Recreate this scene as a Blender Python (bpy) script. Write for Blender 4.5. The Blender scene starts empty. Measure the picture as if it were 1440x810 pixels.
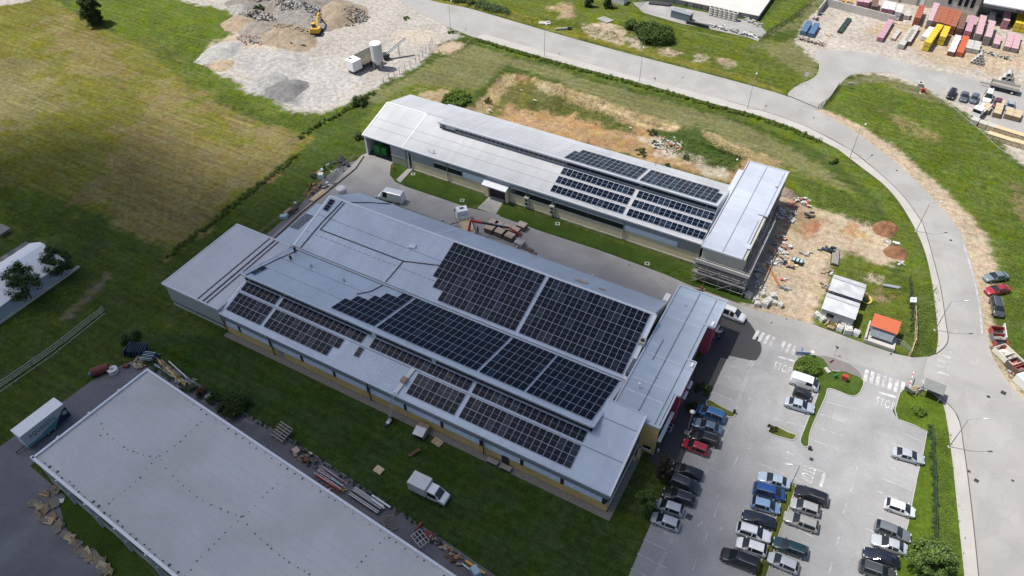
import bpy, bmesh, math, random
import numpy as np
from mathutils import Vector, Matrix
from mathutils.geometry import tessellate_polygon
random.seed(7); RNG = np.random.default_rng(11)
R = math.radians
scene = bpy.context.scene
COL = scene.collection

# ------------------------------------------------------------------ camera
CAM_H = 95.0
FOC = 1040.0
def _axes():
    p, r, az = R(44.5), R(-0.95), R(29.6)
    fw = np.array([0, math.cos(p), -math.sin(p)]); up = np.array([0, math.sin(p), math.cos(p)]); x = np.array([1., 0, 0])
    c, s = math.cos(r), math.sin(r)
    cx = c * x + s * up; cu = -s * x + c * up
    c, s = math.cos(az), math.sin(az)
    M = np.array([[c, -s, 0], [s, c, 0], [0, 0, 1]])
    return M @ cx, M @ cu, M @ fw
CX, CU, CF = _axes()
CP = np.array([0, 0, CAM_H])
def G(px, py, z=0.0):
    """a point of the survey photo dropped on the level z"""
    d = CF + CX * (px - 720) / FOC - CU * (py - 405) / FOC
    t = (z - CAM_H) / d[2]
    q = CP + t * d
    return Vector((q[0], q[1], z))
def project(P):
    q = P - CP
    w = q @ CF
    return 720 + FOC * (q @ CX) / w, 405 - FOC * (q @ CU) / w
cam_d = bpy.data.cameras.new("camera"); cam = bpy.data.objects.new("camera", cam_d); COL.objects.link(cam)
cam_d.sensor_width = 36.0; cam_d.lens = 36.0 * FOC / 1440.0
cam_d.clip_start = 1.0; cam_d.clip_end = 9000.0
m = Matrix(((CX[0], CU[0], -CF[0], 0), (CX[1], CU[1], -CF[1], 0), (CX[2], CU[2], -CF[2], CAM_H), (0, 0, 0, 1)))
cam.matrix_world = m
scene.camera = cam

# ------------------------------------------------------------------ materials
MATS = {}
def mat(name, col, rough=0.7, metal=0.0, var=0.12, scale=1.5, bump=0.0, bscale=8.0, spec=0.4, stain=0.0, sscale=0.15, coat=0.0, stretch=None):
    if name in MATS: return MATS[name]
    m = bpy.data.materials.new(name); m.use_nodes = True
    nt = m.node_tree; N = nt.nodes; L = nt.links
    b = N["Principled BSDF"]
    b.inputs["Roughness"].default_value = rough; b.inputs["Metallic"].default_value = metal
    b.inputs["Specular IOR Level"].default_value = spec
    b.inputs["Coat Weight"].default_value = coat
    tc = N.new("ShaderNodeTexCoord"); src = tc.outputs["Object"]
    if stretch:
        mp = N.new("ShaderNodeMapping"); mp.inputs["Scale"].default_value = stretch
        L.new(src, mp.inputs["Vector"]); src = mp.outputs["Vector"]
    n1 = N.new("ShaderNodeTexNoise"); n1.inputs["Scale"].default_value = scale; n1.inputs["Detail"].default_value = 6; n1.inputs["Roughness"].default_value = 0.65
    L.new(src, n1.inputs["Vector"])
    mr = N.new("ShaderNodeMapRange"); mr.inputs["From Min"].default_value = 0.25; mr.inputs["From Max"].default_value = 0.75
    mr.inputs["To Min"].default_value = 1 - var; mr.inputs["To Max"].default_value = 1 + var
    L.new(n1.outputs["Fac"], mr.inputs["Value"])
    val = mr.outputs["Result"]
    if stain > 0:
        n2 = N.new("ShaderNodeTexNoise"); n2.inputs["Scale"].default_value = sscale; n2.inputs["Detail"].default_value = 5; n2.inputs["Distortion"].default_value = 0.6
        L.new(src, n2.inputs["Vector"])
        m2 = N.new("ShaderNodeMapRange"); m2.inputs["From Min"].default_value = 0.35; m2.inputs["From Max"].default_value = 0.65
        m2.inputs["To Min"].default_value = 1 - stain; m2.inputs["To Max"].default_value = 1 + stain * 0.5
        L.new(n2.outputs["Fac"], m2.inputs["Value"])
        mm = N.new("ShaderNodeMath"); mm.operation = "MULTIPLY"; L.new(val, mm.inputs[0]); L.new(m2.outputs["Result"], mm.inputs[1]); val = mm.outputs[0]
    vm = N.new("ShaderNodeVectorMath"); vm.operation = "SCALE"; vm.inputs[0].default_value = col[:3]
    L.new(val, vm.inputs["Scale"]); L.new(vm.outputs["Vector"], b.inputs["Base Color"])
    if bump > 0:
        n3 = N.new("ShaderNodeTexNoise"); n3.inputs["Scale"].default_value = bscale; n3.inputs["Detail"].default_value = 4
        L.new(src, n3.inputs["Vector"])
        bp = N.new("ShaderNodeBump"); bp.inputs["Strength"].default_value = bump; bp.inputs["Distance"].default_value = 0.1
        L.new(n3.outputs["Fac"], bp.inputs["Height"]); L.new(bp.outputs["Normal"], b.inputs["Normal"])
    MATS[name] = m
    return m
def roof_mat(name, col, axis, pitch=0.33, rough=0.55, metal=0.08, var=0.06, stain=0.09):
    """profiled sheet: ribs every <pitch> metres along object axis 0/1, weathering, sheet to sheet tone shifts"""
    if name in MATS: return MATS[name]
    m = mat(name, col, rough, metal, var, 0.8, stain=stain, sscale=0.12)
    nt = m.node_tree; N = nt.nodes; L = nt.links; b = N["Principled BSDF"]
    tc = N.new("ShaderNodeTexCoord"); w = N.new("ShaderNodeTexWave")
    w.wave_type = "BANDS"; w.bands_direction = "XY"[axis]; w.inputs["Scale"].default_value = 0.314 / pitch; w.inputs["Distortion"].default_value = 0
    L.new(tc.outputs["Object"], w.inputs["Vector"])
    bp = N.new("ShaderNodeBump"); bp.inputs["Strength"].default_value = 0.14; bp.inputs["Distance"].default_value = 0.04
    L.new(w.outputs["Fac"], bp.inputs["Height"]); L.new(bp.outputs["Normal"], b.inputs["Normal"])
    # tone of each metre wide sheet
    sp = N.new("ShaderNodeSeparateXYZ"); L.new(tc.outputs["Object"], sp.inputs[0])
    fl = N.new("ShaderNodeMath"); fl.operation = "FLOOR"; L.new(sp.outputs[axis], fl.inputs[0])
    wn = N.new("ShaderNodeTexWhiteNoise"); wn.noise_dimensions = "1D"; L.new(fl.outputs[0], wn.inputs["W"])
    mr = N.new("ShaderNodeMapRange"); mr.inputs["To Min"].default_value = 0.965; mr.inputs["To Max"].default_value = 1.03
    L.new(wn.outputs["Value"], mr.inputs["Value"])
    old = b.inputs["Base Color"].links[0].from_socket
    vm = N.new("ShaderNodeVectorMath"); vm.operation = "SCALE"; L.new(old, vm.inputs[0]); L.new(mr.outputs["Result"], vm.inputs["Scale"])
    L.new(vm.outputs["Vector"], b.inputs["Base Color"])
    return m
def paint(name, col, rough=0.3, coat=0.6, metal=0.0):
    return mat("paint_" + name, col, rough, metal, 0.04, 2.0, coat=coat, spec=0.5)
def weathered(m, scale=.16, line=.09, tone=.06):
    """hairline cracks and repair patches in an asphalt material"""
    nt = m.node_tree; N = nt.nodes; L = nt.links; b = N["Principled BSDF"]; old = b.inputs["Base Color"].links[0].from_socket
    tc = N.new("ShaderNodeTexCoord"); nz = N.new("ShaderNodeTexNoise"); nz.inputs["Scale"].default_value = .35; nz.inputs["Detail"].default_value = 6; L.new(tc.outputs["Object"], nz.inputs["Vector"])
    ad = N.new("ShaderNodeVectorMath"); ad.operation = "MULTIPLY_ADD"; ad.inputs[1].default_value = (4, 4, 0); L.new(nz.outputs["Color"], ad.inputs[0]); L.new(tc.outputs["Object"], ad.inputs[2])
    v1 = N.new("ShaderNodeTexVoronoi"); v1.feature = "DISTANCE_TO_EDGE"; v1.inputs["Scale"].default_value = scale; L.new(ad.outputs[0], v1.inputs["Vector"])
    v2 = N.new("ShaderNodeTexVoronoi"); v2.inputs["Scale"].default_value = scale * 1.7; v2.distance = "CHEBYCHEV"; L.new(tc.outputs["Object"], v2.inputs["Vector"])
    r1 = N.new("ShaderNodeMapRange"); r1.inputs["From Max"].default_value = .014; r1.inputs["To Min"].default_value = 1 - line; r1.inputs["To Max"].default_value = 1; L.new(v1.outputs["Distance"], r1.inputs["Value"])
    sp = N.new("ShaderNodeSeparateColor"); L.new(v2.outputs["Color"], sp.inputs[0])
    r2 = N.new("ShaderNodeMapRange"); r2.inputs["To Min"].default_value = 1 - tone; r2.inputs["To Max"].default_value = 1 + tone * .5; L.new(sp.outputs[0], r2.inputs["Value"])
    mu = N.new("ShaderNodeMath"); mu.operation = "MULTIPLY"; L.new(r1.outputs[0], mu.inputs[0]); L.new(r2.outputs[0], mu.inputs[1])
    vm = N.new("ShaderNodeVectorMath"); vm.operation = "SCALE"; L.new(old, vm.inputs[0]); L.new(mu.outputs[0], vm.inputs["Scale"]); L.new(vm.outputs["Vector"], b.inputs["Base Color"])
    return m
GLASS = mat("dark_glass", (0.015, 0.02, 0.024), 0.08, 0, 0.15, 1.0, spec=0.6)
RUBBER = mat("rubber", (0.018, 0.018, 0.019), 0.85)
STEEL = mat("galvanised_steel", (0.42, 0.44, 0.46), 0.45, 0.6, 0.15)
DARKMETAL = mat("dark_metal", (0.05, 0.052, 0.056), 0.5, 0.3)
CHROME = mat("wheel_rim", (0.45, 0.46, 0.48), 0.35, 0.7)
WOOD = mat("weathered_wood", (0.30, 0.22, 0.14), 0.8, 0, 0.3, 3.0)
PALEWOOD = mat("pale_timber", (0.55, 0.42, 0.25), 0.8, 0, 0.22, 3.0)
GREYWOOD = mat("grey_wood", (0.26, 0.235, 0.20), 0.85, 0, 0.3, 3.0)
CONCRETE = mat("concrete", (0.34, 0.33, 0.305), 0.85, 0, 0.18, 1.0, 0.3, 6.0, stain=0.15)
PALECON = mat("pale_concrete", (0.44, 0.42, 0.385), 0.85, 0, 0.16, 1.5, 0.3, 8.0, stain=0.12)
WHITE = mat("white_paint", (0.78, 0.78, 0.77), 0.5, 0, 0.05)
WHITEPL = mat("white_plastic", (0.60, 0.60, 0.58), 0.5, 0, 0.10)
REDP = mat("red_paint", (0.42, 0.045, 0.04), 0.45)
YELLOWP = mat("yellow_paint", (0.62, 0.36, 0.03), 0.45)
BLACKP = mat("black_plastic", (0.02, 0.02, 0.022), 0.5)

# ------------------------------------------------------------------ mesh building
class MB:
    def __init__(s): s.v = []; s.f = []; s.mi = []; s.mats = []; s.cur = 0; s.smooth = []
    def use(s, m):
        if m not in s.mats: s.mats.append(m)
        s.cur = s.mats.index(m); return s
    def face(s, pts, smooth=False):
        n = len(s.v); s.v += [tuple(p) for p in pts]; s.f.append(tuple(range(n, n + len(pts)))); s.mi.append(s.cur); s.smooth.append(smooth); return s
    def raw(s, verts, faces, smooth=False):
        n = len(s.v); s.v += [tuple(p) for p in verts]
        for f in faces: s.f.append(tuple(i + n for i in f)); s.mi.append(s.cur); s.smooth.append(smooth)
        return s
    def box(s, c, d, rz=0.0, rx=0.0, ry=0.0, taper=1.0):
        M = Matrix.Translation(c) @ Matrix.Rotation(rz, 4, "Z") @ Matrix.Rotation(ry, 4, "Y") @ Matrix.Rotation(rx, 4, "X")
        x, y, z = d[0] / 2, d[1] / 2, d[2] / 2; t = taper
        P = [(-x, -y, -z), (x, -y, -z), (x, y, -z), (-x, y, -z), (-x * t, -y * t, z), (x * t, -y * t, z), (x * t, y * t, z), (-x * t, y * t, z)]
        return s.raw([M @ Vector(p) for p in P], [(3, 2, 1, 0), (4, 5, 6, 7), (0, 1, 5, 4), (1, 2, 6, 5), (2, 3, 7, 6), (3, 0, 4, 7)])
    def bb(s, x0, x1, y0, y1, z0, z1):
        return s.box(((x0 + x1) / 2, (y0 + y1) / 2, (z0 + z1) / 2), (abs(x1 - x0), abs(y1 - y0), abs(z1 - z0)))
    def hexa(s, P):
        """8 corners: bottom 4 then top 4, both anticlockwise"""
        return s.raw(P, [(3, 2, 1, 0), (4, 5, 6, 7), (0, 1, 5, 4), (1, 2, 6, 5), (2, 3, 7, 6), (3, 0, 4, 7)])
    def slab(s, P, t):
        """quad P (seen from above anticlockwise) thickened downwards by t"""
        Q = [(p[0], p[1], p[2] - t) for p in P]
        return s.hexa(Q + [tuple(p) for p in P])
    def bar(s, a, b, w, h=None):
        """square bar between two points"""
        a = Vector(a); b = Vector(b); h = h or w; d = (b - a)
        if d.length < 1e-6: return s
        z = d.normalized(); up = Vector((0, 0, 1)) if abs(z.z) < 0.95 else Vector((1, 0, 0))
        x = z.cross(up).normalized(); y = x.cross(z)
        c = [(-w / 2, -h / 2), (w / 2, -h / 2), (w / 2, h / 2), (-w / 2, h / 2)]
        P = [a + x * i + y * j for i, j in c] + [b + x * i + y * j for i, j in c]
        return s.raw(P, [(3, 2, 1, 0), (4, 5, 6, 7), (0, 1, 5, 4), (1, 2, 6, 5), (2, 3, 7, 6), (3, 0, 4, 7)])
    def tube(s, pts, r, n=8, smooth=True, cap=True):
        pts = [Vector(p) for p in pts]; rr = r if isinstance(r, (list, tuple)) else [r] * len(pts)
        V = []
        for i, p in enumerate(pts):
            d = (pts[min(i + 1, len(pts) - 1)] - pts[max(i - 1, 0)]).normalized()
            up = Vector((0, 0, 1)) if abs(d.z) < 0.95 else Vector((1, 0, 0))
            x = d.cross(up).normalized(); y = x.cross(d)
            V += [p + (x * math.cos(a) + y * math.sin(a)) * rr[i] for a in [2 * math.pi * k / n for k in range(n)]]
        F = []
        for i in range(len(pts) - 1):
            for k in range(n): F.append((i * n + k, i * n + (k + 1) % n, (i + 1) * n + (k + 1) % n, (i + 1) * n + k))
        s.raw(V, F, smooth)
        if cap:
            s.face(V[:n][::-1]); s.face(V[-n:])
        return s
    def ring(s, a, b, ro, ri, n=16):
        """pipe with a hole from a to b"""
        a = Vector(a); b = Vector(b); d = (b - a).normalized(); up = Vector((0, 0, 1)) if abs(d.z) < 0.9 else Vector((1, 0, 0))
        x = d.cross(up).normalized(); y = x.cross(d); V = []
        for p, r in ((a, ro), (b, ro), (b, ri), (a, ri)):
            V += [p + (x * math.cos(t) + y * math.sin(t)) * r for t in [2 * math.pi * k / n for k in range(n)]]
        F = [(q * n + k, q * n + (k + 1) % n, ((q + 1) % 4) * n + (k + 1) % n, ((q + 1) % 4) * n + k) for q in range(4) for k in range(n)]
        return s.raw(V, F, True)
    def prism(s, poly, z0, z1, side=True):
        P = [Vector((p[0], p[1], 0)) for p in poly]
        if sum(P[i].x * P[(i + 1) % len(P)].y - P[(i + 1) % len(P)].x * P[i].y for i in range(len(P))) < 0: P.reverse()
        n = len(P)
        V = [(p.x, p.y, z1) for p in P]; tri = tessellate_polygon([P])
        F = []
        for t in tri:
            a, b, c = (P[i] for i in t)
            F.append(tuple(t) if (b - a).cross(c - a).z > 0 else tuple(t[::-1]))
        s.raw(V, F)
        if side:
            V = [(p.x, p.y, z0) for p in P] + [(p.x, p.y, z1) for p in P]
            s.raw(V, [(i, (i + 1) % n, n + (i + 1) % n, n + i) for i in range(n)])
        return s
    def mesh(s, name):
        me = bpy.data.meshes.new(name); me.from_pydata(s.v, [], s.f)
        for m in s.mats: me.materials.append(m)
        me.polygons.foreach_set("material_index", s.mi); me.polygons.foreach_set("use_smooth", s.smooth)
        me.update(); return me
    def build(s, name, parent=None, local=False):
        if parent is not None and not local:
            o = parent.location
            s.v = [(p[0] - o[0], p[1] - o[1], p[2] - o[2]) for p in s.v]
        ob = bpy.data.objects.new(name, s.mesh(name)); COL.objects.link(ob)
        if parent is not None: ob.parent = parent
        return ob
    def solo(s, name, label, cat, group=None, kind=None):
        """one-mesh thing, origin at its base centre"""
        A = np.array(s.v); c = np.array([(A[:, 0].min() + A[:, 0].max()) / 2, (A[:, 1].min() + A[:, 1].max()) / 2, A[:, 2].min()])
        s.v = [tuple(p - c) for p in A]
        ob = s.build(name); ob.location = c
        return tag(ob, label, cat, group, kind)
def tag(o, label=None, cat=None, group=None, kind=None):
    if label: o["label"] = label
    if cat: o["category"] = cat
    if group: o["group"] = group
    if kind: o["kind"] = kind
    return o
def thing(name, label, cat, loc=(0, 0, 0), rz=0.0, group=None):
    o = bpy.data.objects.new(name, None); COL.objects.link(o); o.empty_display_size = 0.5
    o.location = loc; o.rotation_euler = (0, 0, rz)
    return tag(o, label, cat, group)
def copy_thing(src, loc, rz=0.0, label=None, group=None):
    r = src.copy(); COL.objects.link(r); r.location = loc; r.rotation_euler = (0, 0, rz)
    if label: r["label"] = label
    if group: r["group"] = group
    for ch in list(src.children):
        c = ch.copy(); COL.objects.link(c); c.parent = r
        for g in ch.children:
            d = g.copy(); COL.objects.link(d); d.parent = c
    return r
def inst(src, loc, rz=0.0, label=None, group=None, scale=None):
    r = src.copy(); COL.objects.link(r); r.location = loc; r.rotation_euler = (0, 0, rz)
    if scale: r.scale = scale
    if label: r["label"] = label
    if group: r["group"] = group
    return r
def struct(name, mb):
    o = mb.build(name); o["kind"] = "structure"; return o
def spline(pts, closed=True, n=6):
    P = [np.array(p[:2], float) for p in pts]; out = []; k = len(P)
    rng = range(k) if closed else range(k - 1)
    for i in rng:
        if closed: a, b, c, d = P[i - 1], P[i], P[(i + 1) % k], P[(i + 2) % k]
        else: a, b, c, d = P[max(i - 1, 0)], P[i], P[i + 1], P[min(i + 2, k - 1)]
        for t in [j / n for j in range(n)]:
            out.append(0.5 * ((2 * b) + (c - a) * t + (2 * a - 5 * b + 4 * c - d) * t * t + (3 * b - a - 3 * c + d) * t ** 3))
    if not closed: out.append(P[-1])
    return [tuple(q) for q in out]
def ground_poly(px, smooth=False, z=0.0):
    W = [G(x, y, z) for x, y in px]
    return spline(W) if smooth else [(p.x, p.y) for p in W]
def ground_line(px, smooth=True):
    W = [G(x, y) for x, y in px]
    return spline(W, False) if smooth else [(p.x, p.y) for p in W]

# value noise on numpy arrays (for terrain and clouds)
_LAT = RNG.random((256, 256))
def vnoise(x, y):
    xi = np.floor(x).astype(int); yi = np.floor(y).astype(int); fx = x - xi; fy = y - yi
    fx = fx * fx * (3 - 2 * fx); fy = fy * fy * (3 - 2 * fy)
    a = _LAT[xi & 255, yi & 255]; b = _LAT[(xi + 1) & 255, yi & 255]; c = _LAT[xi & 255, (yi + 1) & 255]; d = _LAT[(xi + 1) & 255, (yi + 1) & 255]
    return (a * (1 - fx) + b * fx) * (1 - fy) + (c * (1 - fx) + d * fx) * fy
def fbm(x, y, o=4):
    s = 0; a = 0.5; t = 0
    for k in range(o):
        s = s + a * vnoise(x * 2 ** k + 17.3 * k, y * 2 ** k + 9.1 * k); t += a; a *= 0.55
    return s / t
def inside(px, py, poly):
    c = np.zeros(px.shape, bool); n = len(poly)
    for i in range(n):
        x0, y0 = poly[i]; x1, y1 = poly[i - 1]
        if y0 == y1: continue
        c ^= ((y0 > py) != (y1 > py)) & (px < (x1 - x0) * (py - y0) / (y1 - y0) + x0)
    return c
# ------------------------------------------------------------------ light
SUN_EL, SHADOW_AZ = 64.0, 15.0
scene.view_settings.view_transform = "Standard"; scene.view_settings.look = "None"
scene.view_settings.gamma = 1.0; scene.view_settings.use_curve_mapping = False
scene.view_settings.exposure = 0.55
world = bpy.data.worlds.new("World"); scene.world = world; world.use_nodes = True
wn = world.node_tree.nodes; wl = world.node_tree.links
bg = wn["Background"]; sky = wn.new("ShaderNodeTexSky"); sky.sky_type = "NISHITA"; sky.sun_disc = False
to_sun = Vector((-math.cos(R(SHADOW_AZ)) * math.cos(R(SUN_EL)), -math.sin(R(SHADOW_AZ)) * math.cos(R(SUN_EL)), math.sin(R(SUN_EL))))
sky.sun_elevation = R(SUN_EL); sky.sun_rotation = math.atan2(to_sun.x, to_sun.y)
sky.air_density = 1.0; sky.dust_density = 2.0; sky.ozone_density = 1.0
wl.new(sky.outputs["Color"], bg.inputs["Color"]); bg.inputs["Strength"].default_value = 0.088
sd = bpy.data.lights.new("sun", "SUN"); sun = bpy.data.objects.new("sun", sd); COL.objects.link(sun)
sd.energy = 3.9; sd.angle = R(0.6); sd.color = (1.0, 0.955, 0.89)
sun.rotation_euler = to_sun.to_track_quat("Z", "Y").to_euler(); sun.location = (0, 60, 400)

# ------------------------------------------------------------------ the cloud whose shadow lies over the left half
CLOUD_H = 620.0
SHADE = [(-160, 240), (0, 208), (70, 182), (140, 200), (205, 196), (245, 238), (300, 275), (380, 262), (450, 238), (520, 262), (600, 300), (700, 338), (780, 368), (870, 398),
         (940, 428), (965, 450), (978, 490), (978, 560), (990, 650), (1012, 740), (1045, 830), (1110, 1000)]
def make_cloud():
    gx = np.linspace(-330, 130, 151); gy = np.linspace(-120, 260, 125)
    X, Y = np.meshgrid(gx, gy, indexing="ij")
    wx = X + (fbm(X * .03, Y * .03) - .5) * 26; wy = Y + (fbm(X * .03 + 50, Y * .03 + 9) - .5) * 26
    W = [G(x, y) for x, y in SHADE]; poly = [(p.x, p.y) for p in W] + [(90, -60), (90, -300), (-600, -300), (-600, 60)]
    D = inside(wx, wy, poly).astype(float)
    edge = np.minimum(np.minimum(X - gx[0], gx[-1] - X), np.minimum(Y - gy[0], gy[-1] - Y)); 
    for _ in range(5):   # soft rim
        for ax in (0, 1):
            K = D.copy(); D = (np.roll(K, 1, ax) + np.roll(K, -1, ax) + 2 * K + np.roll(K, 2, ax) + np.roll(K, -2, ax)) / 6
    D *= np.clip(edge / 12, 0, 1)
    n = fbm(X * .045 + 3, Y * .045)
    D = np.clip(D * (0.93 + 0.25 * n), 0, 1)
    D = np.where(D < 0.015, 0, D)
    ox, oy = to_sun.x / to_sun.z * CLOUD_H, to_sun.y / to_sun.z * CLOUD_H
    th = 14 * D * (0.7 + 0.8 * n)
    nx, ny = X.shape; idx = np.arange(nx * ny).reshape(nx, ny)
    top = np.stack([X + ox, Y + oy, CLOUD_H + 1 + th], -1).reshape(-1, 3); bot = np.stack([X + ox, Y + oy, CLOUD_H - 0.4 * th], -1).reshape(-1, 3)
    V = np.concatenate([bot, top]); q = np.stack([idx[:-1, :-1], idx[1:, :-1], idx[1:, 1:], idx[:-1, 1:]], -1).reshape(-1, 4)
    keep = (D.reshape(-1)[q].max(1) > 0); q = q[keep]
    F = np.concatenate([q[:, ::-1], q + nx * ny])
    me = bpy.data.meshes.new("cloud"); me.from_pydata(V.tolist(), [], F.tolist())
    a = me.attributes.new("vapour", "FLOAT", "POINT"); a.data.foreach_set("value", np.concatenate([D.ravel(), D.ravel()]).astype(np.float32))
    me.polygons.foreach_set("use_smooth", [True] * len(F))
    m = bpy.data.materials.new("cloud_vapour"); m.use_nodes = True; N = m.node_tree.nodes; L = m.node_tree.links
    N.remove(N["Principled BSDF"]); out = N["Material Output"]
    at = N.new("ShaderNodeAttribute"); at.attribute_name = "vapour"
    mu = N.new("ShaderNodeMath"); mu.operation = "MULTIPLY"; mu.inputs[1].default_value = 0.80; L.new(at.outputs["Fac"], mu.inputs[0])
    tr = N.new("ShaderNodeBsdfTransparent"); di = N.new("ShaderNodeBsdfDiffuse"); di.inputs["Color"].default_value = (.66, .76, .95, 1); tl = N.new("ShaderNodeBsdfTranslucent"); tl.inputs["Color"].default_value = (.72, .79, .92, 1); md = N.new("ShaderNodeMixShader"); md.inputs[0].default_value = .42; L.new(di.outputs[0], md.inputs[1]); L.new(tl.outputs[0], md.inputs[2])
    mx = N.new("ShaderNodeMixShader"); L.new(mu.outputs[0], mx.inputs[0]); L.new(tr.outputs[0], mx.inputs[1]); L.new(md.outputs[0], mx.inputs[2]); L.new(mx.outputs[0], out.inputs["Surface"])
    me.materials.append(m); o = bpy.data.objects.new("cloud", me); COL.objects.link(o); o["kind"] = "structure"
make_cloud()

# ------------------------------------------------------------------ terrain: one sheet to the horizon
PIT = [(640, 150), (664, 152), (690, 122), (712, 104), (735, 106), (775, 122), (840, 142), (900, 166), (960, 190), (1010, 208), (1050, 222), (1078, 244), (1040, 262), (900, 222), (760, 182)]
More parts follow.
